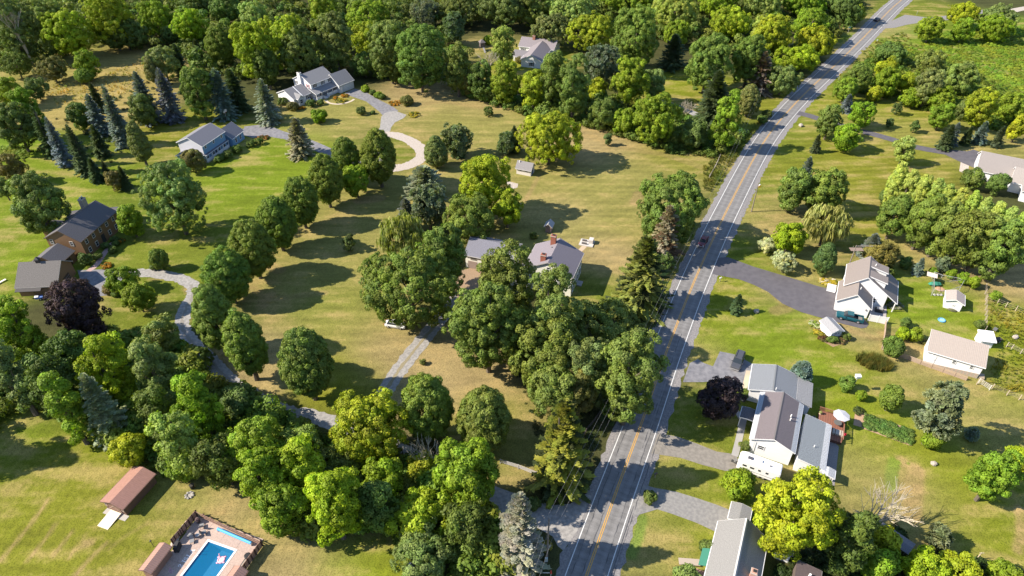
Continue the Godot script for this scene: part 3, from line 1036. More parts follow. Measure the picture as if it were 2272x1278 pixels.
	var black := noisy("drive black", [[0.08, 0.074, 0.086], [0.09, 0.084, 0.096], [0.1, 0.093, 0.105]], 0.012, Vector3(12, 12, 12), 0.85, 0.0, 5, 6)
	var grey := noisy("drive grey", [[0.13, 0.13, 0.145], [0.165, 0.163, 0.18], [0.2, 0.196, 0.21]], 0.015, Vector3(12, 12, 12), 0.9, 0.0, 5, 7)
	var gravel := noisy("gravel", [[0.2, 0.192, 0.187], [0.255, 0.243, 0.235], [0.31, 0.295, 0.28]], 0.02, Vector3(9, 9, 9), 0.95, 0.0, 5, 8)
	var pale := noisy("pale gravel", [[0.27, 0.225, 0.19], [0.38, 0.33, 0.29], [0.46, 0.41, 0.37]], 0.03, Vector3(7, 7, 7), 0.95, 0.0, 5, 9)
	var road := [Vector2(10.11, -50.54), Vector2(11.30, -53.49), Vector2(16.99, -66.94), Vector2(24.20, -83.48), Vector2(32.31, -102.66), Vector2(43.50, -127.37), Vector2(58.40, -157.62), Vector2(81.11, -199.94), Vector2(101.11, -230.34), Vector2(133.76, -273.80), Vector2(156.74, -304.73), Vector2(185.12, -343.84), Vector2(197.74, -360.05), Vector2(210.49, -376.70)]
	var far_end: Vector2 = road[-1]
	var near_end: Vector2 = road[0]
	road.append(far_end + Vector2(55, -62))
	road.append(far_end + Vector2(160, -190))
	road.push_front(near_end - (Vector2(road[1]) - near_end).normalized() * 60.0)
	road = smooth_line(road, 1.5)
	struct("road_shoulder", ribbon(road, -4.55, 4.7, 0.02, 0.7), shoulder)
	struct("road", ribbon(road, -3.35, 3.4, 0.035, 0.0), road_material())
	var white := noisy("white paint", [[0.45, 0.45, 0.45], [0.62, 0.62, 0.62], [0.7, 0.7, 0.7]], 0.05, Vector3(5, 5, 5), 0.7)
	var yellow := noisy("yellow paint", [[0.42, 0.22, 0.03], [0.55, 0.3, 0.04], [0.6, 0.34, 0.06]], 0.05, Vector3(5, 5, 5), 0.7)
	struct("road_marking", ribbon(road, -3.06, -2.92, 0.05), white)
	struct("road_marking", ribbon(road, 2.92, 3.06, 0.05), white)
	struct("road_marking", ribbon(road, -0.2, -0.08, 0.05), yellow)
	struct("road_marking", ribbon(road, 0.08, 0.2, 0.05), yellow)
	for q in [[60, 100, -2.2], [70, 110, 2.1], [50, 90, -0.75], [95, 125, 1.6], [42, 60, 3.9], [62, 100, 3.75]]:
		struct("road_seam", ribbon(road.slice(q[0], q[1]), q[2], q[2] + 0.07, 0.046, 0.25), mat(0.06, 0.06, 0.065, 0.6))
	# dark tar lines left by road repairs
	var tar := mat(0.05, 0.05, 0.055, 0.6)
	struct("road_seam", ribbon(road.slice(20, 85), 3.42, 3.5, 0.047), tar)
	struct("road_seam", ribbon(road.slice(25, 50), -1.35, -1.29, 0.047), tar)
	struct("road_seam", ribbon(road.slice(24, 48), 1.05, 1.1, 0.047), tar)
	struct("road_seam", ribbon(road.slice(26, 42), -4.0, -3.93, 0.047), tar)
	struct("driveway", ribbon(smooth_line([Vector2(-0.45, -66.34), Vector2(-5.82, -68.98), Vector2(-12.25, -72.66), Vector2(-19.01, -76.53), Vector2(-25.21, -80.09), Vector2(-31.39, -82.19), Vector2(-37.02, -84.91), Vector2(-42.41, -86.02), Vector2(-46.30, -87.71), Vector2(-50.52, -90.26), Vector2(-55.00, -93.26), Vector2(-61.58, -99.33), Vector2(-67.27, -104.72), Vector2(-70.99, -108.99), Vector2(-72.80, -112.70), Vector2(-73.47, -116.56), Vector2(-73.64, -121.40), Vector2(-75.50, -125.29), Vector2(-78.98, -127.73), Vector2(-83.85, -129.15), Vector2(-89.64, -130.04), Vector2(-94.61, -129.50)], 1.0), -1.55, 1.6, 0.022, 0.6), gravel)
	struct("driveway_verge", ribbon(smooth_line([Vector2(-42.41, -86.02), Vector2(-46.30, -87.71), Vector2(-50.52, -90.26), Vector2(-55.00, -93.26), Vector2(-61.58, -99.33), Vector2(-67.27, -104.72), Vector2(-70.99, -108.99), Vector2(-72.80, -112.70), Vector2(-73.47, -116.56), Vector2(-73.64, -121.40), Vector2(-75.50, -125.29)], 1.0), -0.25, 0.3, 0.036, 0.5), noisy("worn gravel", [[0.17, 0.155, 0.13], [0.24, 0.22, 0.2]], 0.05, Vector3(5, 5, 5)))
	struct("driveway", sheet([Vector2(-5.87, -70.34), Vector2(-3.54, -69.88), Vector2(-1.22, -68.80), Vector2(3.32, -66.94), Vector2(6.67, -65.82), Vector2(9.68, -66.08), Vector2(12.48, -68.00), Vector2(13.36, -67.65), Vector2(10.42, -60.92), Vector2(8.05, -57.64), Vector2(7.25, -58.40), Vector2(6.48, -60.13), Vector2(3.72, -61.89), Vector2(-0.44, -63.37), Vector2(-4.56, -65.48)], 0.03), gravel)
	struct("driveway", sheet([Vector2(-105.08, -130.95), Vector2(-100.57, -131.31), Vector2(-95.43, -131.31), Vector2(-90.73, -130.04), Vector2(-90.48, -127.02), Vector2(-92.84, -125.63), Vector2(-93.19, -121.40), Vector2(-96.43, -120.58), Vector2(-100.16, -123.92)], 0.03), grey)
	struct("path", ribbon(smooth_line([Vector2(-102.28, -130.59), Vector2(-101.56, -133.15), Vector2(-101.92, -138.10), Vector2(-101.91, -142.46), Vector2(-101.47, -144.51)], 0.7), -0.7, 0.7, 0.04, 0.1), noisy("pink paving", [[0.3, 0.2, 0.19], [0.4, 0.28, 0.26]], 0.05, Vector3(4, 4, 4)))
	struct("driveway", ribbon(smooth_line([Vector2(-28.82, -82.73), Vector2(-27.51, -84.91), Vector2(-26.00, -88.29), Vector2(-24.82, -91.45), Vector2(-22.58, -98.03), Vector2(-19.63, -104.72), Vector2(-16.85, -110.90), Vector2(-14.34, -117.03), Vector2(-11.12, -123.07), Vector2(-8.98, -127.02)], 1.0), -1.75, 1.75, 0.024, 0.55), gravel)
	struct("driveway_verge", ribbon(smooth_line([Vector2(-24.82, -91.45), Vector2(-22.58, -98.03), Vector2(-19.63, -104.72), Vector2(-16.85, -110.90)], 1.0), -0.35, 0.35, 0.036, 0.35), noisy("worn grass", [[0.16, 0.14, 0.07], [0.3, 0.25, 0.18]], 0.05, Vector3(5, 5, 5)))
	struct("farmyard", sheet([Vector2(-12.10, -130.95), Vector2(-8.36, -132.78), Vector2(-4.99, -130.04), Vector2(-2.74, -123.92), Vector2(-7.84, -119.76), Vector2(-11.92, -118.95), Vector2(-13.80, -123.92)], 0.03), noisy("farmyard dirt", [[0.2, 0.13, 0.08], [0.32, 0.23, 0.15]], 0.04, Vector3(6, 6, 6), 0.95))
	struct("driveway", ribbon(smooth_line([Vector2(-89.60, -207.56), Vector2(-84.68, -208.58), Vector2(-78.14, -206.54), Vector2(-71.26, -202.87), Vector2(-64.34, -198.34), Vector2(-57.38, -192.72), Vector2(-49.89, -186.75), Vector2(-41.46, -181.59)], 1.0), -2.1, 2.1, 0.022), grey)
	struct("driveway", sheet([Vector2(-89.73, -211.35), Vector2(-85.16, -212.75), Vector2(-79.17, -210.31), Vector2(-73.59, -206.20), Vector2(-74.75, -202.22), Vector2(-80.44, -204.20), Vector2(-84.46, -202.87), Vector2(-88.01, -204.86)], 0.03), grey)
	struct("driveway", sheet([Vector2(-61.56, -239.74), Vector2(-58.77, -244.44), Vector2(-53.90, -240.58), Vector2(-47.83, -233.54), Vector2(-42.12, -227.58), Vector2(-39.75, -224.12), Vector2(-41.64, -219.61), Vector2(-44.02, -218.88), Vector2(-46.26, -223.36), Vector2(-52.50, -232.33), Vector2(-58.52, -236.82)], 0.028), grey)
	struct("driveway", sheet([Vector2(-45.01, -219.24), Vector2(-44.10, -222.60), Vector2(-41.01, -224.12), Vector2(-36.50, -220.73), Vector2(-37.11, -218.14), Vector2(-39.71, -214.53), Vector2(-40.75, -208.93), Vector2(-44.05, -209.96)], 0.032), gravel)
	struct("driveway", ribbon(smooth_line([Vector2(-42.30, -210.31), Vector2(-42.53, -204.86), Vector2(-42.41, -198.34), Vector2(-41.50, -190.60), Vector2(-39.22, -184.71)], 1.0), -2.0, 2.0, 0.022, 0.3), gravel)
	struct("driveway", ribbon(smooth_line([Vector2(-42.33, -205.53), Vector2(-38.39, -204.86), Vector2(-33.71, -201.56), Vector2(-29.83, -196.76), Vector2(-27.86, -191.51), Vector2(-29.02, -186.75), Vector2(-32.22, -183.57), Vector2(-36.39, -182.15), Vector2(-41.46, -181.59)], 1.0), -2.1, 2.1, 0.026, 0.6), pale)
	struct("path", ribbon(smooth_line([Vector2(-67.35, -233.54), Vector2(-65.13, -230.73), Vector2(-61.26, -229.94), Vector2(-58.01, -232.33), Vector2(-57.09, -234.35)], 0.7), -0.45, 0.45, 0.03), mat(0.45, 0.38, 0.3))
	struct("driveway", sheet([Vector2(50.95, -136.17), Vector2(53.57, -136.36), Vector2(58.84, -132.41), Vector2(65.95, -128.26), Vector2(72.33, -124.43), Vector2(75.73, -123.07), Vector2(73.17, -115.77), Vector2(77.72, -113.30), Vector2(78.05, -111.19), Vector2(77.13, -110.16), Vector2(75.93, -109.86), Vector2(72.82, -111.19), Vector2(68.64, -113.30), Vector2(64.73, -115.31), Vector2(61.43, -118.31), Vector2(59.42, -122.57), Vector2(56.84, -125.29), Vector2(53.99, -127.37), Vector2(48.06, -129.50)], 0.05), black)
	struct("driveway", ribbon(smooth_line([Vector2(99.19, -222.60), Vector2(102.53, -219.98), Vector2(106.52, -215.96), Vector2(110.85, -212.05), Vector2(115.07, -208.24), Vector2(119.47, -204.86), Vector2(123.47, -201.24), Vector2(128.51, -196.13), Vector2(134.97, -193.03), Vector2(140.61, -190.30), Vector2(144.32, -187.33)], 1.0), -1.75, 1.75, 0.045, 0.2), black)
	struct("driveway", sheet([Vector2(135.90, -194.88), Vector2(142.92, -193.34), Vector2(145.70, -194.57), Vector2(147.21, -192.11), Vector2(139.35, -182.72), Vector2(137.83, -185.00), Vector2(135.16, -190.60)], 0.05), black)
	struct("path", sheet([Vector2(137.20, -186.16), Vector2(138.90, -184.43), Vector2(135.09, -178.26), Vector2(133.83, -180.47)], 0.03), pale)
	struct("driveway", sheet([Vector2(36.40, -99.20), Vector2(38.32, -100.38), Vector2(39.36, -99.20), Vector2(40.99, -98.29), Vector2(43.43, -102.66), Vector2(46.14, -101.85), Vector2(47.66, -100.51), Vector2(49.26, -98.93), Vector2(48.07, -96.62), Vector2(45.07, -89.56), Vector2(44.79, -91.45), Vector2(43.24, -93.38), Vector2(40.77, -94.24), Vector2(37.99, -93.87), Vector2(33.96, -93.87)], 0.045), grey)
	struct("path", sheet([Vector2(47.39, -97.13), Vector2(48.54, -97.00), Vector2(44.65, -88.63), Vector2(43.96, -89.33)], 0.055), mat(0.42, 0.35, 0.26))
	struct("driveway", sheet([Vector2(26.46, -81.13), Vector2(30.03, -80.29), Vector2(33.39, -78.65), Vector2(36.63, -76.83), Vector2(39.87, -76.24), Vector2(40.27, -72.94), Vector2(37.21, -72.66), Vector2(33.56, -73.90), Vector2(29.91, -75.45), Vector2(24.87, -76.43)], 0.026), noisy("yard gravel", [[0.165, 0.15, 0.132], [0.195, 0.178, 0.158], [0.225, 0.203, 0.178]], 0.03, Vector3(14, 14, 14), 0.95))
	struct("path", ribbon(smooth_line([Vector2(39.60, -75.84), Vector2(40.87, -78.54), Vector2(42.50, -82.19), Vector2(43.96, -85.46)], 0.7), -0.6, 0.6, 0.05), mat(0.3, 0.29, 0.28))
	struct("path", ribbon(smooth_line([Vector2(43.07, -84.36), Vector2(42.75, -86.02), Vector2(42.35, -87.14), Vector2(43.14, -88.86), Vector2(44.21, -90.26)], 0.7), -0.5, 0.5, 0.045), mat(0.33, 0.31, 0.29))
	struct("driveway", sheet([Vector2(21.54, -70.16), Vector2(24.09, -69.25), Vector2(27.77, -68.44), Vector2(30.94, -67.21), Vector2(34.04, -65.90), Vector2(37.34, -64.20), Vector2(36.79, -62.13), Vector2(32.96, -60.76), Vector2(29.94, -62.54), Vector2(26.23, -64.20), Vector2(24.00, -65.05), Vector2(19.86, -63.70), Vector2(19.42, -65.90)], 0.045), noisy("worn drive", [[0.17, 0.165, 0.163], [0.2, 0.194, 0.19], [0.235, 0.225, 0.215]], 0.03, Vector3(11, 11, 11), 0.92, 0.0, 5, 12))
	struct("side_road", sheet([Vector2(174.48, -315.42), Vector2(166.74, -314.13), Vector2(176.49, -324.68), Vector2(188.19, -335.11), Vector2(196.94, -330.87), Vector2(209.84, -334.39), Vector2(229.68, -343.10), Vector2(226.48, -337.26), Vector2(206.28, -327.41), Vector2(190.58, -323.33), Vector2(182.13, -320.00)], 0.04), shoulder)
	struct("driveway", ribbon(smooth_line([Vector2(239.25, -338.70), Vector2(246.18, -343.10), Vector2(259.74, -349.11)], 2.0), -2.2, 2.2, 0.03), pale)
	struct("driveway", ribbon(smooth_line([Vector2(79.72, -206.88), Vector2(75.32, -208.24), Vector2(69.00, -213.11), Vector2(63.25, -221.85), Vector2(57.50, -228.76), Vector2(49.71, -235.17)], 1.0), -1.6, 1.6, 0.03), gravel)
	struct("path", sheet([Vector2(-1.32, -174.48), Vector2(1.83, -172.90), Vector2(1.56, -170.81), Vector2(0.26, -169.79), Vector2(-1.57, -172.90)], 0.03), pale)
	struct("path", sheet([Vector2(16.69, -139.66), Vector2(18.12, -141.86), Vector2(18.95, -140.85), Vector2(17.39, -138.49)], 0.03), mat(0.42, 0.32, 0.22))
	struct("path", sheet([Vector2(73.94, -123.92), Vector2(76.19, -127.73), Vector2(76.92, -127.37), Vector2(74.93, -123.75)], 0.06), mat(0.5, 0.45, 0.38))
	# the pool basin, its paving and the water
	var hole: Array = pool
	var st := begin()
	var c3 := Vector3(nw.x + ne.x, -1.4, nw.y + ne.y) * 0.5 + Vector3(along.x, 0, along.y) * 0.5
	for i in 4:
		var a: Vector2 = hole[i]
		var b: Vector2 = hole[(i + 1) % 4]
		face(st, [Vector3(a.x, 0.1, a.y), Vector3(b.x, 0.1, b.y), Vector3(b.x, -1.5, b.y), Vector3(a.x, -1.5, a.y)], c3 + Vector3(a.x + b.x - 2 * c3.x, 0, a.y + b.y - 2 * c3.z) * 2.0)
	var fl := []
	for p in hole:
		fl.append(Vector3(p.x, -1.5, p.y))
	face(st, fl, c3 - Vector3(0, 3, 0))
	struct("pool_basin", done(st), noisy("pool liner", [[0.04, 0.22, 0.42], [0.07, 0.3, 0.5]], 0.05, Vector3(2, 2, 2), 0.5))
	var water := StandardMaterial3D.new()
	water.transparency = BaseMaterial3D.TRANSPARENCY_ALPHA
	water.albedo_color = Color(srgb(0.004, 0.17, 0.36), 0.5)
	water.roughness = 0.06
	var rip := NoiseTexture2D.new()
	var rn := FastNoiseLite.new()
	rn.frequency = 0.02
	rip.noise = rn
	rip.seamless = true
	rip.as_normal_map = true
	rip.bump_strength = 3.0
	water.normal_enabled = true
	water.normal_texture = rip
	water.normal_scale = 0.35
	water.uv1_triplanar = true
	water.uv1_world_triplanar = true
	water.uv1_scale = Vector3(0.4, 0.4, 0.4)
	struct("pool_water", sheet(hole, -0.06), water)
	var patio := noisy("patio", [[0.36, 0.27, 0.23], [0.45, 0.34, 0.29]], 0.03, Vector3(6, 6, 6), 0.9)
	var d2 := along.normalized()
	var s2 := Vector2(d2.y, -d2.x)
	if s2.x < 0:
		s2 = -s2
	# paving slabs round the pool, each a piece of its own
	var deck := Node3D.new()
	deck.name = "pool_patio"
	add_child(deck)
	deck.set_meta("kind", "structure")
	var wide := (ne - nw).length()
	var slab_tones := [patio, noisy("patio b", [[0.34, 0.255, 0.22], [0.43, 0.325, 0.28]], 0.03, Vector3(6, 6, 6), 0.9, 0.0, 4, 4)]
	var turn2 := Basis(Vector3.UP, -atan2(s2.y, s2.x))
	var slab := func(u0: float, u1: float, v0: float, v1: float) -> void:
		var m := nw + s2 * (u0 + u1) * 0.5 + d2 * (v0 + v1) * 0.5
		obj("slab", box_mesh(Vector3(absf(u1 - u0) - 0.03, 0.1, absf(v1 - v0) - 0.03)), slab_tones[rng.randi() % 2], deck, Transform3D(turn2, Vector3(m.x, 0.055, m.y)))
	for k in 4:
		slab.call(-0.35 - 4.2 + k * (wide + 7.6) / 4.0, -0.35 - 4.2 + (k + 1) * (wide + 7.6) / 4.0, -3.2, -0.3)
	for k in 4:
		slab.call(-4.4, -2.3, -0.3 + k * 2.4, -0.3 + (k + 1) * 2.4)
		slab.call(-2.3, -0.3, -0.3 + k * 2.4, -0.3 + (k + 1) * 2.4)
		slab.call(wide + 0.3, wide + 2.3, -0.3 + k * 2.4, -0.3 + (k + 1) * 2.4)
	for k in 4:
		obj("pool_coping", box_mesh(Vector3([wide + 0.6, 0.3, wide + 0.6, 0.3][k], 0.14, [0.3, 9.5, 0.3, 9.5][k])), mat(0.78, 0.78, 0.78, 0.5), deck, Transform3D(turn2, Vector3(nw.x, 0.08, nw.y) + turn2 * [Vector3(wide * 0.5, 0, -0.15), Vector3(wide + 0.15, 0, 4.75), Vector3(wide * 0.5, 0, 9.65), Vector3(-0.15, 0, 4.75)][k]))
	struct("gravel_bed", sheet([nw + s2 * (wide + 2.3) - d2 * 0.5, nw + s2 * (wide + 3.6) - d2 * 0.8, nw + s2 * (wide + 3.4) + d2 * 7.0, nw + s2 * (wide + 2.3) + d2 * 7.0], 0.03), noisy("stone bed", [[0.22, 0.2, 0.17], [0.38, 0.35, 0.3]], 0.1, Vector3(3, 3, 3)))
	pool_yard(nw, ne, d2, s2, turn2, wide)

func pool_yard(nw: Vector2, ne: Vector2, d2: Vector2, s2: Vector2, turn2: Basis, wide: float) -> void:
	var at := func(u: float, v: float, y: float) -> Vector3:
		var q := nw + s2 * u + d2 * v
		return Vector3(q.x, y, q.y)
	var stain := mat(0.07, 0.035, 0.028, 0.8)
	var rail := mat(0.28, 0.17, 0.13, 0.8)
	# fence: posts and broad rails
	var runs := [[-4.7, -3.3, wide + 3.6, -2.2, "brown stained rail fence behind the pool cover roller", false], [-4.7, -3.3, -4.9, 2.2, "brown board fence along the pool patio beside the loungers", true], [wide + 3.6, -2.2, wide + 3.4, 6.0, "brown board fence on the driveway side of the pool", true]]
	for r in runs:
		var a: Vector3 = at.call(r[0], r[1], 0.0)
		var b: Vector3 = at.call(r[2], r[3], 0.0)
		var f := thing("pool_fence", r[4], "fence", a, 0.0, "fences round the swimming pool")
		var d := b - a
		var n := int(d.length() / 1.9) + 1
		var dir := Basis(Vector3.UP, -atan2(d.z, d.x))
		for i in n + 1:
			obj("post", box_mesh(Vector3(0.16, 1.6, 0.16)), stain, f, Transform3D(dir, d * (float(i) / n) + Vector3(0, 0.8, 0)))
		for k in 3:
			obj("rail", box_mesh(Vector3(d.length(), 0.2, 0.05)), rail, f, Transform3D(dir, d * 0.5 + Vector3(0, 0.35 + k * 0.5, 0) + dir * Vector3(0, 0, 0.1)))
		if r[5]:
			var bc := int(d.length() / 0.26)
			for i in bc:
				var hh := 1.45 + 0.12 * sin(PI * fmod(i * 0.26, 1.9) / 1.9)
				obj("board", box_mesh(Vector3(0.24, hh, 0.03)), rail if i % 3 else stain, f, Transform3D(dir, d * ((i + 0.5) / bc) + Vector3(0, 0.08 + hh * 0.5, 0) - dir * Vector3(0, 0, 0.03)))
	# stone edging outside the fence
	var e := thing("stone_edging", "low pale stone edging outside the pool fence", "edging", at.call(-5.3, -2.8, 0.0))
	for i in 9:
		obj("stone", ball_mesh(Vector3(0.55, 0.28, 0.45), Vector3.ZERO, 0.15), mat(0.36 + 0.03 * (i % 3), 0.34, 0.3), e, Transform3D(Basis(Vector3.UP, i * 1.3), at.call(-5.15 - 0.25 * sin(i * 0.5), -2.9 + i * 0.62, 0.1) - e.position))
	# pool houses
	var tan_roof := noisy("tan metal roof", [[0.32, 0.19, 0.15], [0.37, 0.22, 0.175]], 0.02, Vector3(4, 4, 4), 0.45)
	ribbed_shed("pool_house", "small brown pool house left of the pool patio", [-54.2, -55.2, 73.4, 4.7, 1.1, 1.1, 2.1, 2.1, 2.65], tan_roof, mat(0.22, 0.13, 0.1))
	ribbed_shed("pool_house", "small brown shed with metal roof right of the pool", [-41.0, -52.7, 70.0, 2.0, 1.2, 1.2, 2.0, 2.0, 2.7], tan_roof, mat(0.22, 0.13, 0.1))
	# cover roller
	var roll := thing("pool_cover_roller", "rolled blue pool cover on its reel by the rail fence", "pool cover", at.call(0.3, -2.0, 0.0))
	var a2: Vector3 = at.call(0.2, -2.15, 0.55) - roll.position
	var b2: Vector3 = at.call(wide + 1.9, -1.75, 0.55) - roll.position
	obj("rolled_cover", tube_mesh(a2, b2, 0.24, 0.24, 12), noisy("pool cover", [[0.06, 0.3, 0.65], [0.1, 0.42, 0.8]], 0.1, Vector3(1, 1, 1), 0.4), roll)
	for q in [a2, b2]:
		obj("stand", box_mesh(Vector3(0.08, 0.6, 0.5), q + Vector3(0, -0.25, 0)), mat(0.7, 0.7, 0.7), roll)
	# chairs in the shade
	var said := ["grey patio chair nearest the fence at the pool", "grey patio chair with its back to the pool house", "grey patio chair facing the loungers by the pool table", "grey patio chair closest to the water"]
	var where := [[-2.6, -1.8, 200.0], [-3.2, 0.2, 250.0], [-2.3, 0.9, 20.0], [-1.5, -0.9, 120.0]]
	for i in 4:
		var c := thing("patio_chair", said[i], "chair", at.call(where[i][0], where[i][1], 0.105), where[i][2], "patio chairs by the pool")
		var sling := mat(0.2, 0.2, 0.21)
		obj("seat", box_mesh(Vector3(0.65, 0.06, 0.7), Vector3(0, 0.42, 0)), sling, c)
		obj("backrest", box_mesh(Vector3(0.65, 0.8, 0.06), Vector3(0, 0.8, -0.42), Basis(Vector3.RIGHT, -0.3)), sling, c)
		for s in [[-1, -1], [1, -1], [-1, 1], [1, 1]]:
			obj("leg", box_mesh(Vector3(0.05, 0.42, 0.05), Vector3(s[0] * 0.3, 0.21, s[1] * 0.32)), mat(0.1, 0.1, 0.1), c)
	var tb := thing("side_table", "small round table between the grey patio chairs", "table", at.call(-2.1, -0.2, 0.105))
	obj("tabletop", tube_mesh(Vector3(0, 0.45, 0), Vector3(0, 0.5, 0), 0.35, 0.35, 14), mat(0.35, 0.35, 0.36, 0.3), tb)
	obj("leg", tube_mesh(Vector3.ZERO, Vector3(0, 0.45, 0), 0.05, 0.05), mat(0.1, 0.1, 0.1), tb)
	var bin := thing("trash_bin", "black lidded bin at the corner of the pool fence", "bin", at.call(wide + 2.9, 0.4, 0.03))
	obj("body", tube_mesh(Vector3.ZERO, Vector3(0, 1.0, 0), 0.42, 0.5, 14), mat(0.012, 0.012, 0.014, 0.5), bin)
	obj("lid", tube_mesh(Vector3(0, 1.0, 0), Vector3(0, 1.12, 0), 0.54, 0.4, 14), mat(0.015, 0.015, 0.017, 0.5), bin)
	var plant_pot := thing("planter", "dark pot with flowers in the shaded corner of the pool fence", "planter", at.call(-3.7, -2.3, 0.1))
	obj("pot", tube_mesh(Vector3.ZERO, Vector3(0, 0.6, 0), 0.25, 0.35, 12), mat(0.05, 0.04, 0.04), plant_pot)
	obj("plant", ball_mesh(Vector3(0.4, 0.35, 0.4), Vector3(0, 0.8, 0), 0.25), mat(0.1, 0.06, 0.06), plant_pot)
	# floats
	var fl := thing("pool_float", "pink and white animal shaped float at the pool corner", "float", at.call(wide - 1.1, 1.9, -0.05))
	var tor := TorusMesh.new()
	tor.inner_radius = 0.3
	tor.outer_radius = 0.62
	obj("ring", tor, mat(0.7, 0.36, 0.44, 0.4), fl)
	obj("seat", ball_mesh(Vector3(0.36, 0.12, 0.36), Vector3(0, 0.02, 0)), mat(0.8, 0.75, 0.76, 0.4), fl)
	for k in 4:
		obj("leg", ball_mesh(Vector3(0.22, 0.12, 0.14), Vector3(cos(k * TAU / 4 + 0.7) * 0.68, 0.05, sin(k * TAU / 4 + 0.7) * 0.68)), mat(0.7, 0.36, 0.44, 0.4), fl)
	obj("neck", tube_mesh(Vector3(-0.3, 0.1, -0.4), Vector3(-0.45, 0.6, -0.7), 0.1, 0.08), mat(0.7, 0.36, 0.44, 0.4), fl)
	var fw := thing("pool_float", "white and aqua lounger float near the bottom of the pool", "float", at.call(2.6, 7.2, -0.05), 20)
	obj("mattress", box_mesh(Vector3(1.1, 0.14, 0.7), Vector3(0, 0.04, 0)), mat(0.75, 0.85, 0.85, 0.4), fw)
	obj("pillow", box_mesh(Vector3(0.35, 0.12, 0.6), Vector3(-0.4, 0.15, 0)), mat(0.15, 0.55, 0.65, 0.4), fw)
	var ladder := thing("pool_ladder", "white pool rail on the house side of the water", "ladder", at.call(-0.3, 1.9, 0.14))
	for k in 2:
		obj("rail", tube_mesh(Vector3(0, 0, k * 0.5), Vector3(0.1, 0.7, k * 0.5), 0.03, 0.03), mat(0.8, 0.8, 0.8, 0.2, 0.5), ladder)
		obj("hoop", tube_mesh(Vector3(0.1, 0.7, k * 0.5), Vector3(0.5, 0.5, k * 0.5), 0.03, 0.03), mat(0.8, 0.8, 0.8, 0.2, 0.5), ladder)
	var bb := thing("barbecue", "dark covered barbecue against the pool house", "barbecue", at.call(-3.6, 2.6, 0.105))
	obj("cover", box_mesh(Vector3(0.7, 1.1, 1.3), Vector3(0, 0.55, 0)), mat(0.02, 0.02, 0.022), bb)
	obj("lid", box_mesh(Vector3(0.5, 0.25, 1.1), Vector3(0, 1.2, 0)), mat(0.03, 0.03, 0.032), bb)
	# chalk letters on the paving
	var tm := TextMesh.new()
	tm.text = "2 ISLA"
	var sf := SystemFont.new()
	sf.font_names = PackedStringArray(["Droid Serif"])
	sf.font_weight = 700
	tm.font = sf
	tm.font_size = 64
	tm.pixel_size = 0.0155
	tm.depth = 0.006
	var word := obj("chalk_lettering", tm, mat(0.8, 0.74, 0.74, 0.9))
	var up := Vector3(s2.x, 0, s2.y) * -1.0
	var wx := Vector3(-d2.x, 0, -d2.y)
	word.transform = Transform3D(Basis(wx, up, wx.cross(up)), at.call(-1.35, 3.45, 0.112))
	tag(word, "pale letters 2 ISLA drawn on the shaded pool paving", "lettering")
	var blot := thing("chalk_drawing", "pink chalk scribble on the paving beside the letters", "drawing", at.call(-2.2, 5.9, 0.112))
	var st := begin()
	for k in 9:
		var w := k * 0.7
		box(st, Vector3(cos(w) * 0.3, 0, sin(w * 1.4) * 0.35), Vector3(0.5, 0.006, 0.1), Basis(Vector3.UP, w * 1.7))
	obj("scribble", done(st), mat(0.5, 0.28, 0.33, 0.9), blot)

func ribbed_shed(called: String, label: String, p: Array, roof: Material, wall: Material) -> Node3D:
	var h := house(called, label, "shed", p)
	var t := block(h, p, wall, roof, mat(0.16, 0.09, 0.07))
	var sf: float = atan((p[8] - p[7]) / p[5])
	for s in [-1, 1]:
		var w: float = p[5] if s > 0 else p[4]
		var e: float = p[7] if s > 0 else p[6]
		var st := begin()
		var n := int(p[3] / 0.3)
		for i in n:
			box(st, Vector3(-p[3] * 0.5 + (i + 0.5) * p[3] / n, (e + p[8]) * 0.5 + 0.02, s * w * 0.5), Vector3(0.05, 0.035, w / cos(sf)), Basis(Vector3.RIGHT, s * sf))
		stuff(obj("roof_ribs", done(st), roof, h, t))
	return h

func shingle(called: String, c: Array, seed_ := 1) -> StandardMaterial3D:
	var lo := [c[0] * 0.6, c[1] * 0.6, c[2] * 0.6]
	var hi := [c[0] * 1.42, c[1] * 1.42, c[2] * 1.42]
	return noisy("shingle " + called, [lo, c, hi], 0.06, Vector3(7, 2.6, 7), 0.9, 0.0, 5, seed_)

func siding(called: String, c: Array) -> StandardMaterial3D:
	return noisy("siding " + called, [[c[0] * 0.93, c[1] * 0.93, c[2] * 0.93], c], 0.008, Vector3(8, 1.2, 8), 0.6, 0.0, 4, 2)

func steps(root: Node3D, at: Transform3D, n: int, w: float, m: Material) -> void:
	for k in n:
		obj("step", box_mesh(Vector3(w, 0.18 * (n - k), 0.3), Vector3(0, 0.09 * (n - k), 0.15 + 0.3 * k)), m, root, at)

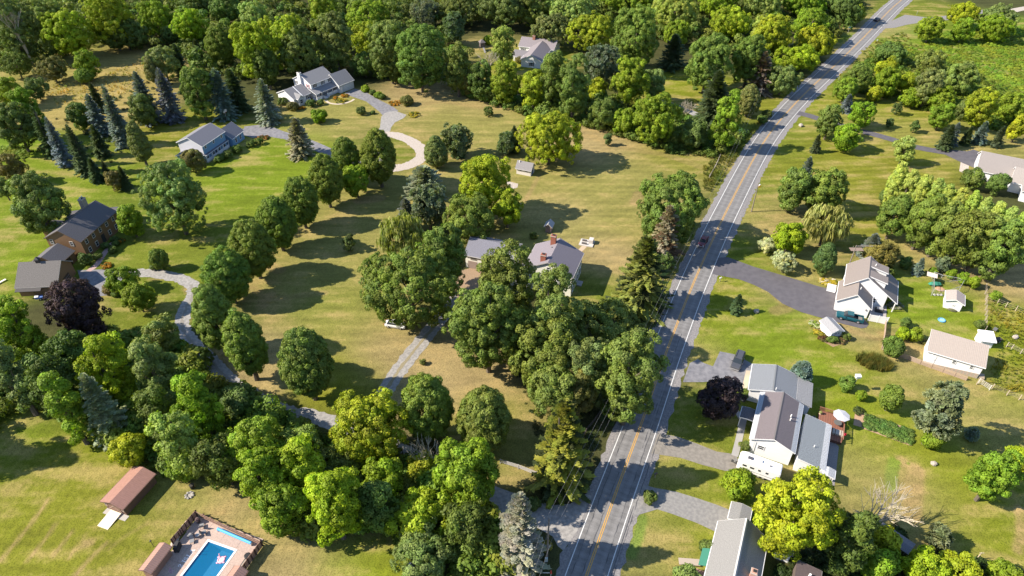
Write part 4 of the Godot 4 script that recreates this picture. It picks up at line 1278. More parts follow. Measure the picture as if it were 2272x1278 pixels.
func houses_left() -> void:
	var white := mat(0.72, 0.72, 0.74, 0.5)
	var snow := siding("white", [0.74, 0.74, 0.76])
	# brown house with its link and garage
	var brown := siding("brown", [0.2, 0.115, 0.06])
	var dark := shingle("charcoal", [0.092, 0.088, 0.098], 3)
	var brim := mat(0.10, 0.07, 0.05)
	var p := [-108.5, -143.6, 80.7, 14.4, 5.0, 5.0, 5.0, 5.0, 7.8]
	var h := house("brown_house", "brown sided two storey house with dark roof and large stone chimney", "house", p)
	var t := block(h, p, brown, dark, brim)
	var pw := mat(0.5, 0.48, 0.45)
	for i in 5:
		window(h, t * side_at(p, "f", -5.2 + i * 2.6, 3.9), 0.95, 1.3, pw)
		if i != 2:
			window(h, t * side_at(p, "f", -5.2 + i * 2.6, 1.5), 0.95, 1.4, pw)
	door(h, t * side_at(p, "f", 0, 0.3), 1.2, 2.2, mat(0.03, 0.03, 0.03))
	window(h, t * side_at(p, "l", 2.0, 4.0), 0.95, 1.3, pw)
	window(h, t * side_at(p, "l", -3.4, 4.0), 0.95, 1.3, pw)
	var stone := noisy("chimney stone", [[0.2, 0.17, 0.15], [0.36, 0.32, 0.3]], 0.12, Vector3(3, 3, 3))
	chimney(h, on_block(p, 4.2, 6.9, -0.9), 80.7, Vector3(1.5, 3.1, 1.1), stone)
	for k in 2:
		obj("chimney_pot", tube_mesh(on_block(p, 3.85 + k * 0.7, 10.0, -0.9) - h.position, on_block(p, 3.85 + k * 0.7, 10.45, -0.9) - h.position, 0.22, 0.16, 10), mat(0.6, 0.62, 0.65, 0.3, 0.5), h)
	var pr := [-117.0, -146.5, -10.0, 6.0, 2.6, 2.6, 2.6, 2.6, 3.5]
	block(h, pr, brown, shingle("brown grey", [0.13, 0.115, 0.12], 4), brim)
	block(h, [-104.0, -152.6, -9.0, 4.6, 2.4, 2.4, 3.0, 3.0, 4.2], brown, dark, brim)
	block(h, [-113.5, -151.0, -9.0, 5.0, 2.6, 2.6, 2.8, 2.8, 4.0], brown, dark, brim)
	var pl := [-111.0, -133.0, 82.0, 6.0, 3.6, 3.8, 2.7, 2.7, 4.6]
	t = block(h, pl, brown, dark, brim)
	door(h, t * side_at(pl, "f", 0.4, 0.1), 1.1, 2.1, mat(0.05, 0.03, 0.02))
	var pg := [-108.9, -126.2, 4.7, 9.4, 3.6, 5.2, 3.4, 2.7, 6.2]
	t = block(h, pg, brown, shingle("warm grey", [0.125, 0.115, 0.11], 5), mat(0.3, 0.28, 0.26))
	door(h, t * side_at(pg, "r", 0.6, 0.05), 2.6, 2.2, mat(0.07, 0.04, 0.025), "garage_door")
	obj("lean_to", box_mesh(Vector3(5.6, 0.15, 1.2), Vector3(-1.6, 2.4, 5.6), Basis(Vector3.RIGHT, 0.35)), mat(0.05, 0.045, 0.045), h, t)
	var cup := obj("cupola", box_mesh(Vector3(0.8, 0.9, 0.8), Vector3(-0.4, 6.4, 0)), mat(0.08, 0.06, 0.05), h, t)
	var cs := begin()
	loft(cs, [[Vector3(-0.95, 6.85, -0.55), Vector3(0.15, 6.85, -0.55), Vector3(0.15, 6.85, 0.55), Vector3(-0.95, 6.85, 0.55)], [Vector3(-0.42, 7.5, -0.02), Vector3(-0.38, 7.5, -0.02), Vector3(-0.38, 7.5, 0.02), Vector3(-0.42, 7.5, 0.02)]])
	obj("cupola_roof", done(cs), mat(0.04, 0.04, 0.05), cup)
	# blue house
	var blue := siding("blue", [0.17, 0.32, 0.52])
	var slate := shingle("slate", [0.15, 0.15, 0.175], 6)
	p = [-95.8, -192.3, 72.1, 11.1, 4.7, 4.7, 5.5, 5.5, 7.7]
	h = house("blue_house", "two storey blue house with white gable end and long front porch", "house", p)
	t = block(h, p, blue, slate, white)
	obj("gable_siding", box_mesh(Vector3(0.03, 5.2, 8.7), Vector3(-5.27, 2.6, 0)), siding("pale lilac", [0.6, 0.6, 0.66]), h, t)
	var gs := begin()
	extrude(gs, [Vector2(-4.35, 5.2), Vector2(0, 7.3), Vector2(4.35, 5.2)], -5.285, -5.25)
	obj("gable_siding", done(gs), siding("pale lilac", [0.6, 0.6, 0.66]), h, t)
	for x in [-4.0, -0.2, 3.6]:
		window(h, t * side_at(p, "f", x, 4.7), 0.9, 1.25, white)
	for x in [-4.2, -1.4, 1.4, 3.9]:
		window(h, t * side_at(p, "f", x, 1.6), 1.1, 1.4, white)
	door(h, t * side_at(p, "f", 0.0, 0.3), 1.0, 2.1, mat(0.05, 0.06, 0.09))
	var pp := [-93.85, -191.7, 72.8, 11.2, 0.05, 2.9, 3.0, 2.5, 3.5]
	var tp := block(h, pp, blue, shingle("slate dark", [0.105, 0.105, 0.125], 7), white, {"open": true})
	for i in 5:
		obj("porch_post", box_mesh(Vector3(0.2, 2.4, 0.2), Vector3(-5.4 + i * 2.7, 1.2, 2.75)), white, h, tp)
		if i < 4:
			obj("porch_rail", box_mesh(Vector3(2.3, 0.8, 0.06), Vector3(-4.05 + i * 2.7, 0.75, 2.75)), white, h, tp)
	obj("porch_floor", box_mesh(Vector3(11.0, 0.35, 2.7), Vector3(0, 0.17, 1.5)), mat(0.4, 0.4, 0.42), h, tp)
	p = [-91.0, -200.4, 74.5, 6.6, 3.9, 3.9, 2.8, 2.8, 5.4]
	t = block(h, p, blue, slate, white)
	for x in [-1.3, 1.1]:
		window(h, t * side_at(p, "f", x, 1.5), 1.0, 1.5, white)
	door(h, t * side_at(p, "r", 0.0, 0.05), 4.6, 2.2, white, "garage_door")
	p = [-97.0, -186.0, 76.6, 4.0, 4.4, 3.6, 2.7, 2.7, 4.3]
	block(h, p, blue, shingle("slate mid", [0.13, 0.13, 0.15], 8), white)
	# grey and white house
	var grey := siding("pale grey", [0.5, 0.52, 0.56])
	var ash := shingle("ash", [0.2, 0.2, 0.215], 9)
	var black := mat(0.04, 0.04, 0.05)
	p = [-72.8, -241.6, 53.8, 10.7, 5.1, 5.1, 5.3, 5.3, 7.9]
	h = house("grey_white_house", "white two storey house with grey roof, front porch and double garage", "house", p)
	t = block(h, p, siding("soft white", [0.66, 0.67, 0.71]), ash, white)
	for x in [-3.4, 0.3, 3.6]:
		window(h, t * side_at(p, "f", x, 4.4), 0.9, 1.25, white, black)
	for x in [-3.4, 0.4, 3.0]:
		window(h, t * side_at(p, "f", x, 1.6), 1.2, 1.4, white)
	door(h, t * side_at(p, "f", -1.4, 0.3), 1.0, 2.1, mat(0.1, 0.03, 0.03))
	window(h, t * side_at(p, "l", -3.4, 4.4), 0.9, 1.2, white, black)
	window(h, t * side_at(p, "l", 3.0, 4.4), 0.9, 1.2, white, mat(0.35, 0.05, 0.06))
	chimney(h, on_block(p, -5.35, 0, -0.4), 53.8, Vector3(0.9, 8.6, 1.5), snow)
	pp = [-70.2, -239.0, 53.4, 10.6, 0.05, 4.1, 3.4, 2.6, 3.9]
	tp = block(h, pp, grey, ash, white, {"open": true})
	for i in 5:
		obj("porch_post", box_mesh(Vector3(0.18, 2.5, 0.18), Vector3(-5.0 + i * 2.5, 1.25, 3.9)), white, h, tp)
		if i != 1 and i < 4:
			obj("porch_rail", box_mesh(Vector3(2.1, 0.8, 0.06), Vector3(-3.75 + i * 2.5, 0.85, 3.9)), white, h, tp)
	obj("porch_floor", box_mesh(Vector3(10.4, 0.4, 2.4), Vector3(0, 0.2, 2.8)), grey, h, tp)
	steps(h, tp * Transform3D(Basis(), Vector3(-1.25, 0, 4.0)), 3, 1.6, grey)
	for s in [-1, 1]:
		obj("stair_rail", box_mesh(Vector3(0.06, 0.7, 1.3), Vector3(-1.25 + s * 0.85, 0.7, 4.7), Basis(Vector3.RIGHT, 0.35)), white, h, tp)
	p = [-64.4, -244.9, 51.6, 7.4, 4.4, 4.5, 3.0, 3.0, 6.2]
	t = block(h, p, grey, ash, white)
	door(h, t * side_at(p, "f", 0.9, 0.02), 4.2, 2.15, siding("door grey", [0.6, 0.61, 0.64]), "garage_door")
	door(h, t * side_at(p, "f", -2.6, 0.05), 0.9, 2.05, white)
	p = [-78.3, -233.6, 51.6, 7.6, 4.9, 4.9, 2.7, 2.7, 4.9]
	t = block(h, p, snow, shingle("ash dark", [0.165, 0.165, 0.18], 10), white)
	var bay := [-75.6, -229.7, -38.4, 3.4, 1.4, 1.4, 2.6, 2.6, 4.0]
	t = block(h, bay, grey, ash, white)
	window(h, t * side_at(bay, "r", 0.0, 1.5), 1.3, 1.5, white)
	window(h, block_at(h, p) * side_at(p, "f", 2.6, 1.5), 1.0, 1.4, white, black)
	obj("white_strip", box_mesh(Vector3(0.25, 0.1, 5.4), Vector3(0.2, 3.86, 2.45), Basis(Vector3.RIGHT, 0.422)), white, h, block_at(h, p))
	# far white house
	var mauve := shingle("mauve", [0.205, 0.18, 0.195], 11)
	p = [11.5, -284.8, -18.6, 15.5, 5.1, 5.1, 2.9, 2.9, 5.3]
	h = house("far_white_house", "far white one storey house with brick chimney among the woods", "house", p)
	t = block(h, p, snow, mauve, white)
	window(h, t * side_at(p, "f", -5.6, 1.5), 1.2, 1.3, white, black)
	window(h, t * side_at(p, "r", 0, 1.5), 1.1, 1.2, white)
	chimney(h, on_block(p, -2.2, 4.2, 0.8), -18.6, Vector3(1.1, 2.3, 0.8), mat(0.3, 0.13, 0.09))
	p = [10.0, -273.6, 72.9, 17.5, 4.4, 4.4, 2.9, 2.9, 5.25]
	t = block(h, p, snow, mauve, white)
	window(h, t * side_at(p, "l", 0.2, 1.4), 1.3, 1.4, white, black)
	window(h, t * side_at(p, "f", 2.0, 1.4), 1.1, 1.3, white)
	block(h, [4.2, -275.5, -18.0, 6.4, 0.05, 5.0, 3.2, 2.5, 3.6], snow, shingle("mauve dark", [0.17, 0.155, 0.165], 12), white, {"inset_f": 2.0})
	# farmhouse and carriage house
	var plum := shingle("plum grey", [0.185, 0.165, 0.19], 13)
	var cream := siding("cream white", [0.76, 0.74, 0.66])
	var brick := noisy("red brick", [[0.22, 0.07, 0.045], [0.36, 0.13, 0.085]], 0.2, Vector3(2, 2, 2), 0.9)
	p = [9.7, -127.2, 71.2, 10.3, 5.9, 5.9, 5.7, 5.7, 8.7]
	h = house("white_farmhouse", "old white farmhouse with plum grey roof and two brick chimneys", "house", p)
	t = block(h, p, cream, plum, mat(0.4, 0.38, 0.37))
	for i in 4:
		for y in [1.5, 4.3]:
			window(h, t * side_at(p, "f", -3.7 + i * 2.5, y), 0.95, 1.6, white, mat(0.05, 0.06, 0.06))
	for y in [1.5, 4.3]:
		window(h, t * side_at(p, "l", -2.6, y), 0.95, 1.5, white)
		window(h, t * side_at(p, "l", 2.6, y), 0.95, 1.5, white)
	window(h, t * side_at(p, "l", 0.0, 6.6), 0.8, 1.2, white)
	chimney(h, on_block(p, 3.2, 7.3, -1.1), 71.2, Vector3(0.95, 3.2, 1.2), brick)
	chimney(h, on_block(p, -3.6, 6.6, -1.5), 71.2, Vector3(0.95, 3.0, 1.2), brick)
	vent(h, on_block(p, 1.3, 7.9, -0.9), 0.6, 0.1, mat(0.05, 0.05, 0.05))
	obj("stone_step", box_mesh(Vector3(1.8, 0.3, 1.4), Vector3(0.5, 0.15, 6.3)), mat(0.3, 0.29, 0.28), h, t)
	var p2 := [1.6, -124.0, 71.2, 6.5, 2.8, 2.8, 3.4, 3.4, 4.9]
	t = block(h, p2, cream, plum, mat(0.5, 0.48, 0.46))
	window(h, t * side_at(p2, "l", 0.0, 1.6), 0.95, 1.5, white)
	p = [-4.5, -134.4, -18.5, 12.0, 4.4, 4.4, 3.8, 3.8, 6.1]
	h = house("carriage_house", "low cream carriage house with sliding barn doors beside the farmhouse", "carriage house", p)
	t = block(h, p, cream, shingle("blue slate", [0.15, 0.15, 0.185], 14), mat(0.45, 0.43, 0.42))
	for x in [-3.6, 0.2]:
		window(h, t * side_at(p, "f", x, 2.9), 1.6, 0.7, mat(0.32, 0.29, 0.24))
	for x in [-3.9, -1.2, 1.5]:
		door(h, t * side_at(p, "f", x, 0.05), 2.3, 2.1, siding("old door", [0.3, 0.23, 0.2]), "barn_door")
	# outhouse
	p = [9.7, -148.3, 73.0, 2.6, 1.05, 1.05, 1.9, 1.9, 2.9]
	h = house("outhouse", "weathered pinkish wooden outhouse on the farm lawn", "outhouse", p)
	t = block(h, p, siding("old plank", [0.27, 0.19, 0.18]), shingle("tin", [0.3, 0.31, 0.34], 15), mat(0.42, 0.38, 0.36))
	door(h, t * side_at(p, "l", 0, 0.1), 0.75, 1.6, mat(0.2, 0.14, 0.13))
	# small stone shed
	p = [4.0, -179.6, -21.7, 5.1, 1.9, 1.9, 1.9, 1.9, 3.7]
	h = house("stone_shed", "small whitewashed shed with grey roof on the farm field", "shed", p)
	t = block(h, p, noisy("whitewash", [[0.5, 0.45, 0.4], [0.72, 0.68, 0.64]], 0.08, Vector3(3, 3, 3)), shingle("stone grey", [0.2, 0.19, 0.2], 16), mat(0.45, 0.44, 0.44))
	for x in [-0.9, 0.9]:
		window(h, t * side_at(p, "f", x, 1.5), 0.6, 0.5, mat(0.2, 0.18, 0.17))
	door(h, t * side_at(p, "r", 0.2, 0.05), 1.0, 1.9, mat(0.08, 0.11, 0.22))
	vent(h, on_block(p, -1.7, 2.9, 0.4), 1.0, 0.12, mat(0.8, 0.8, 0.8))
	# brown shed with ramp
	var rust := noisy("rust metal", [[0.285, 0.155, 0.12], [0.34, 0.185, 0.145]], 0.015, Vector3(5, 5, 5), 0.45)
	p = [-63.9, -67.8, 70.6, 7.4, 2.35, 2.35, 2.15, 2.15, 2.95]
	h = ribbed_shed("brown_shed", "long brown metal roofed shed with pale wooden ramp", p, rust, mat(0.15, 0.085, 0.06))
	t = block_at(h, p)
	door(h, t * side_at(p, "l", 0.0, 0.25), 2.5, 1.75, mat(0.2, 0.115, 0.085), "barn_door")
	for s in [-1, 1]:
		obj("door_brace", box_mesh(Vector3(0.03, 0.1, 2.0), Vector3(-3.49, 1.15, s * 0.62), Basis(Vector3.RIGHT, s * 0.75)), mat(0.42, 0.3, 0.24), h, t)
		window(h, t * side_at(p, "l", s * 1.7, 1.3), 0.5, 0.7, mat(0.4, 0.3, 0.25))
	for k in 7:
		obj("ramp_plank", box_mesh(Vector3(0.42, 0.06, 2.15), Vector3(-3.75 - k * 0.43, 0.28 - k * 0.04, 0.0), Basis(Vector3(0, 0, 1), 0.09)), mat(0.72 - 0.03 * (k % 2), 0.62, 0.45 + 0.02 * (k % 3)), h, t)
	obj("stone_bed", box_mesh(Vector3(1.0, 0.06, 4.6), Vector3(-3.9, 0.01, 0.2)), mat(0.36, 0.33, 0.3), h, t)

func houses_right() -> void:
	var white := mat(0.74, 0.74, 0.76, 0.5)
	var snow := siding("white", [0.74, 0.74, 0.76])
	# white cape house
	var tan := shingle("taupe", [0.195, 0.168, 0.158], 20)
	var p := [80.4, -122.2, 64.5, 9.0, 4.1, 7.3, 4.1, 2.7, 7.6]
	var h := house("cape_house", "white cape house with taupe roof, dormers and an attached garage", "house", p)
	var t := block(h, p, snow, tan, white, {"inset_f": 2.3})
	window(h, t * side_at(p, "b", -2.4, 1.7), 1.0, 1.4, white)
	window(h, t * side_at(p, "b", 2.4, 1.7), 1.0, 1.4, white)
	for i in 4:
		obj("porch_post", box_mesh(Vector3(0.18, 2.8, 0.18), Vector3(-4.1 + i * 2.7, 1.4, 7.0)), white, h, t)
	window(h, t * side_at(p, "l", 2.6, 1.9), 1.2, 1.4, white)
	for x in [-2.2, 1.9]:
		# dormers with a nearly flat roof
		var st := begin()
		extrude(st, [Vector2(0.6, 7.0), Vector2(3.9, 6.35), Vector2(3.9, 4.6), Vector2(3.6, 4.6)], x - 1.1, x + 1.1)
		obj("dormer", done(st), snow, h, t)
		var sr := begin()
		extrude(sr, [Vector2(0.3, 7.38), Vector2(4.2, 6.55), Vector2(4.2, 6.4), Vector2(0.3, 7.2)], x - 1.35, x + 1.35)
		var rf := obj("dormer_roof", done(sr), tan, h, t)
		obj("trim", box_mesh(Vector3(0.02, 0.24, 4.0), Vector3(x - 1.365, 6.9, 2.25), Basis(Vector3.RIGHT, 0.21)), white, rf)
		window(h, t * Transform3D(Basis(), Vector3(x, 5.6, 3.9)), 0.9, 1.1, white)
	vent(h, on_block(p, 1.6, 6.9, 1.3), 0.8, 0.09, mat(0.8, 0.8, 0.8))
	p = [76.9, -118.0, 64.4, 7.9, 3.65, 3.65, 2.8, 2.8, 5.75]
	t = block(h, p, snow, tan, white)
	vent(h, on_block(p, -1.0, 5.2, 0.5), 0.7, 0.09, mat(0.8, 0.8, 0.8))
	obj("lamp", box_mesh(Vector3(0.16, 0.3, 0.2), Vector3(-3.75, 2.2, 2.7)), mat(0.1, 0.1, 0.1), h, t)
	for x in [-2.0, 1.8]:
		door(h, t * side_at(p, "b", x, 0.03), 2.7, 2.2, white, "garage_door")
	obj("patio_slab", box_mesh(Vector3(7.0, 0.12, 3.4), Vector3(-0.6, 0.05, 5.6)), mat(0.34, 0.31, 0.3), h, t)
	for k in 3:
		obj("porch_rail", box_mesh(Vector3(0.08, 0.9, 1.9), Vector3(2.6 + k * 0.9, 0.7, -4.7)), white, h, t)
	# ranch house
	var umber := shingle("umber", [0.14, 0.12, 0.13], 21)
	var steel := shingle("steel", [0.17, 0.183, 0.205], 22)
	var pale := shingle("pale steel", [0.36, 0.375, 0.4], 23)
	p = [47.7, -80.6, 65.0, 12.2, 3.8, 3.8, 3.8, 3.8, 5.5]
	h = house("ranch_house", "white ranch house with umber roof edged in pale strips", "house", p)
	t = block(h, p, snow, umber, white, {"border": 0.75, "border_mat": pale, "cap": mat(0.11, 0.1, 0.105)})
	for x in [-3.6, 0.4, 3.4]:
		window(h, t * side_at(p, "b", x, 2.2), 1.3, 1.2, white)
	for q in [[0.4, 2.0], [1.3, 2.0]]:
		vent(h, on_block(p, q[0], 4.6, q[1]), 0.6, 0.1, mat(0.85, 0.85, 0.85))
	window(h, t * side_at(p, "l", -1.6, 2.2), 1.2, 1.1, white)
	obj("service_mast", box_mesh(Vector3(0.06, 3.4, 0.06), Vector3(-6.0, 1.7, -2.8)), mat(0.4, 0.4, 0.42), h, t)
	p = [50.3, -90.8, 68.4, 7.4, 4.3, 4.3, 3.2, 3.2, 4.5]
	t = block(h, p, snow, steel, white, {"cap": mat(0.12, 0.13, 0.145)})
	door(h, t * side_at(p, "b", 0.6, 0.05), 4.6, 2.3, white, "garage_door")
	vent(h, on_block(p, -3.1, 4.2, 0.4), 0.7, 0.08, mat(0.8, 0.8, 0.8))
	var ex := [54.3, -89.1, 68.4, 6.6, 0.05, 2.9, 3.3, 2.55, 3.3]
	block(h, ex, snow, noisy("speckled shingle", [[0.09, 0.09, 0.1], [0.22, 0.22, 0.23], [0.42, 0.42, 0.42]], 0.12, Vector3(8, 8, 8), 0.9, 0.0, 2, 3), null)
	p = [49.6, -76.6, 64.4, 11.0, 0.05, 4.9, 3.5, 2.75, 3.6]
	var pa := [51.2, -77.6, 64.4, 11.0, 0.05, 4.6, 3.5, 2.75, 3.55]
	t = block(h, pa, snow, shingle("blue steel", [0.17, 0.19, 0.21], 24), white, {"border": 0.9, "border_mat": pale})
	vent(h, on_block(pa, -1.4, 3.0, 2.3), 0.7, 0.06, mat(0.85, 0.85, 0.85))
	for x in [-3.2, 0.6]:
		window(h, t * side_at(pa, "f", x, 1.5), 1.2, 1.2, white)
	var pn := [53.6, -70.6, 64.4, 1.9, 1.1, 1.1, 2.4, 2.4, 2.75]
	var tn := block(h, pn, snow, pale, white, {"open": true})
	for s in [-1, 1]:
		obj("porch_post", box_mesh(Vector3(0.1, 2.4, 0.1), Vector3(s * 0.8, 1.2, 0.9)), white, h, tn)
	var pe := [43.6, -83.4, 65.0, 2.9, 1.35, 1.35, 2.6, 2.6, 2.75]
	var te := block(h, pe, snow, shingle("porch grey", [0.11, 0.105, 0.115], 25), white, {"open": true})
	for s in [-1, 1]:
		obj("porch_post", box_mesh(Vector3(0.12, 2.6, 0.12), Vector3(s * 1.3, 1.3, -1.2)), white, h, te)
	obj("patio_slab", sheet([Vector2(57.3, -81.6) - Vector2(47.7, -80.6), Vector2(58.9, -77.9) - Vector2(47.7, -80.6), Vector2(55.0, -69.6) - Vector2(47.7, -80.6), Vector2(52.4, -70.9) - Vector2(47.7, -80.6)], 0.05), noisy("patio grey", [[0.18, 0.165, 0.165], [0.25, 0.23, 0.23]], 0.04, Vector3(5, 5, 5)), h)
	ranch_deck()
	# grey roofed house at the bottom
	p = [33.7, -54.4, 65.3, 11.0, 3.8, 3.8, 3.0, 3.0, 6.2]
	h = house("grey_roof_house", "white house with steep grey roof beside the road near the bottom", "house", p)
	var spk := noisy("grey speckle", [[0.13, 0.128, 0.13], [0.2, 0.197, 0.197], [0.3, 0.295, 0.29]], 0.09, Vector3(7, 7, 7), 0.92, 0.0, 3, 6)
	t = block(h, p, snow, spk, white, {"cap": mat(0.4, 0.4, 0.4)})
	chimney(h, on_block(p, -2.9, 4.2, 2.4), 65.3, Vector3(0.8, 2.2, 0.8), brick_pink())
	block(h, [36.4, -62.4, 65.3, 3.4, 1.6, 1.6, 2.9, 2.9, 3.25], snow, spk, white)
	block(h, [41.4, -58.2, 65.3, 4.4, 0.05, 2.4, 3.0, 2.5, 3.1], snow, spk, null)
	window(h, t * side_at(p, "b", 3.0, 1.5), 1.2, 1.3, white)
	var awn := begin()
	extrude(awn, [Vector2(-3.5, 2.75), Vector2(-5.0, 2.1), Vector2(-5.0, 2.02), Vector2(-3.5, 2.67)], -2.6, 0.5)
	obj("awning", done(awn), mat(0.03, 0.16, 0.11, 0.7), h, block_at(h, p))
	obj("ramp_deck", box_mesh(Vector3(1.1, 0.12, 3.2), Vector3(-1.6, 0.35, -6.3), Basis(Vector3.UP, 0.35)), mat(0.36, 0.3, 0.25), h, block_at(h, p))
	obj("stoop", box_mesh(Vector3(1.6, 0.4, 1.6), Vector3(-3.0, 0.2, -4.5)), brick_pink(), h, block_at(h, p))
	p = [41.6, -51.8, 65.0, 5.6, 0.05, 3.6, 3.1, 2.7, 3.2]
	h = house("brown_roof_annex", "low building with flat brown metal roof beside the grey roofed house", "outbuilding", p)
	t = block(h, p, siding("umber wall", [0.14, 0.11, 0.1]), noisy("brown metal", [[0.095, 0.072, 0.072], [0.115, 0.09, 0.09]], 0.02, Vector3(5, 5, 5), 0.5), mat(0.2, 0.18, 0.18))
	for k in 2:
		vent(h, on_block(p, 0.2 + k * 0.8, 2.9, 2.0), 0.55, 0.17, mat(0.85, 0.85, 0.85))
	# long white barn
	p = [91.1, -101.7, -28.6, 10.4, 0.05, 5.4, 3.6, 3.3, 5.0]
	h = house("white_barn", "long white barn with tan single slope metal roof", "barn", p)
	var sand := noisy("sand metal", [[0.335, 0.285, 0.25], [0.375, 0.32, 0.28]], 0.02, Vector3(5, 5, 5), 0.45)
	t = block(h, p, snow, sand, white)
	var rb := begin()
	for i in 34:
		box(rb, Vector3(-5.1 + i * 0.31, 4.17, 2.7), Vector3(0.05, 0.03, 5.65), Basis(Vector3.RIGHT, atan(1.7 / 5.4)))
	stuff(obj("roof_ribs", done(rb), sand, h, t))
	for x in [0.0, 3.1]:
		window(h, t * side_at(p, "f", x, 2.3), 0.75, 0.95, mat(0.7, 0.7, 0.7))
	window(h, t * side_at(p, "f", -3.6, 2.75), 0.7, 0.5, mat(0.7, 0.7, 0.7))
	door(h, t * side_at(p, "f", -3.6, 0.5), 1.0, 2.0, white)
	for i in 36:
		obj("skirt_board", box_mesh(Vector3(0.2, lerpf(0.35, 1.25, i / 35.0), 0.05), Vector3(-3.0 + i * 0.22, lerpf(0.18, 0.62, i / 35.0), 5.15)), mat(0.38 - 0.03 * (i % 3), 0.29, 0.24), h, t)
	obj("steps", box_mesh(Vector3(0.9, 0.5, 1.4), Vector3(5.6, 0.25, 4.4)), mat(0.3, 0.24, 0.18), h, t)
	# hutch shed and its wire run
	p = [99.5, -117.8, 61.9, 4.1, 1.95, 1.95, 2.2, 2.2, 3.05]
	h = house("hutch_shed", "little white shed with tan roof beside the wire run", "shed", p)
	t = block(h, p, snow, shingle("pink tan", [0.34, 0.29, 0.27], 26), white)
	window(h, t * side_at(p, "l", 0.0, 1.3), 0.5, 0.6, white)
	obj("flower_box", ball_mesh(Vector3(0.35, 0.3, 1.0), Vector3(-2.2, 0.25, 0.1), 0.25), mat(0.1, 0.1, 0.05), h, t)
	wire_run()
	# white run-in shed
	p = [99.9, -106.4, -12.0, 3.0, 0.05, 2.9, 2.3, 2.0, 2.6]
	h = house("run_in_shed", "small white flat topped shelter at the pasture gate", "shelter", p)
	block(h, p, snow, mat(0.76, 0.76, 0.77, 0.5), white)
	# white garden shed
	p = [68.5, -108.6, 103.9, 4.4, 1.55, 1.55, 1.95, 1.95, 2.65]
	h = house("garden_shed", "white garden shed with pale grey roof below the pickup", "shed", p)
	t = block(h, p, snow, shingle("pale grey", [0.27, 0.27, 0.285], 27), white)
	window(h, t * side_at(p, "l", -0.2, 1.4), 0.4, 0.5, mat(0.4, 0.4, 0.42))
	window(h, t * side_at(p, "l", 0.5, 1.4), 0.4, 0.5, mat(0.4, 0.4, 0.42))
	window(h, t * side_at(p, "b", 0.4, 1.3), 0.35, 0.45, mat(0.5, 0.5, 0.52))
	# tan roofed house at the right edge
	var fawn := shingle("fawn", [0.235, 0.21, 0.2], 28)
	p = [143.6, -178.4, -30.0, 12.0, 5.6, 6.4, 3.0, 2.9, 6.3]
	h = house("fawn_roof_house", "large white house with fawn roof and cross gable at the right edge", "house", p)
	t = block(h, p, snow, fawn, white)
	for y in [-2.6, 1.6]:
		door(h, t * side_at(p, "l", y, 0.05), 2.7, 2.3, white, "garage_door")
	p = [152.5, -168.5, 58.0, 21.0, 7.0, 7.0, 3.0, 3.0, 7.2]
	t = block(h, p, snow, fawn, white)
	block(h, [147.0, -169.8, -32.0, 9.0, 4.0, 4.2, 3.0, 3.0, 6.0], snow, shingle("pale fawn", [0.28, 0.25, 0.235], 29), white)
	vent(h, on_block(p, -6.0, 5.6, -3.0), 0.7, 0.1, mat(0.85, 0.85, 0.85))
	# dark sheet metal roof in the trees
	p = [60.0, -58.8, -48.0, 5.2, 1.3, 1.3, 1.7, 1.7, 2.0]
	h = house("low_trailer", "long low shelter with dark sheet metal roof under the trees", "shelter", p)
	block(h, p, siding("trailer", [0.2, 0.2, 0.21]), noisy("dark sheet", [[0.1, 0.1, 0.12], [0.17, 0.17, 0.2]], 0.03, Vector3(4, 4, 4), 0.5), null)

func brick_pink() -> StandardMaterial3D:
	return noisy("pink brick", [[0.36, 0.2, 0.15], [0.5, 0.3, 0.23]], 0.2, Vector3(2, 2, 2), 0.9)

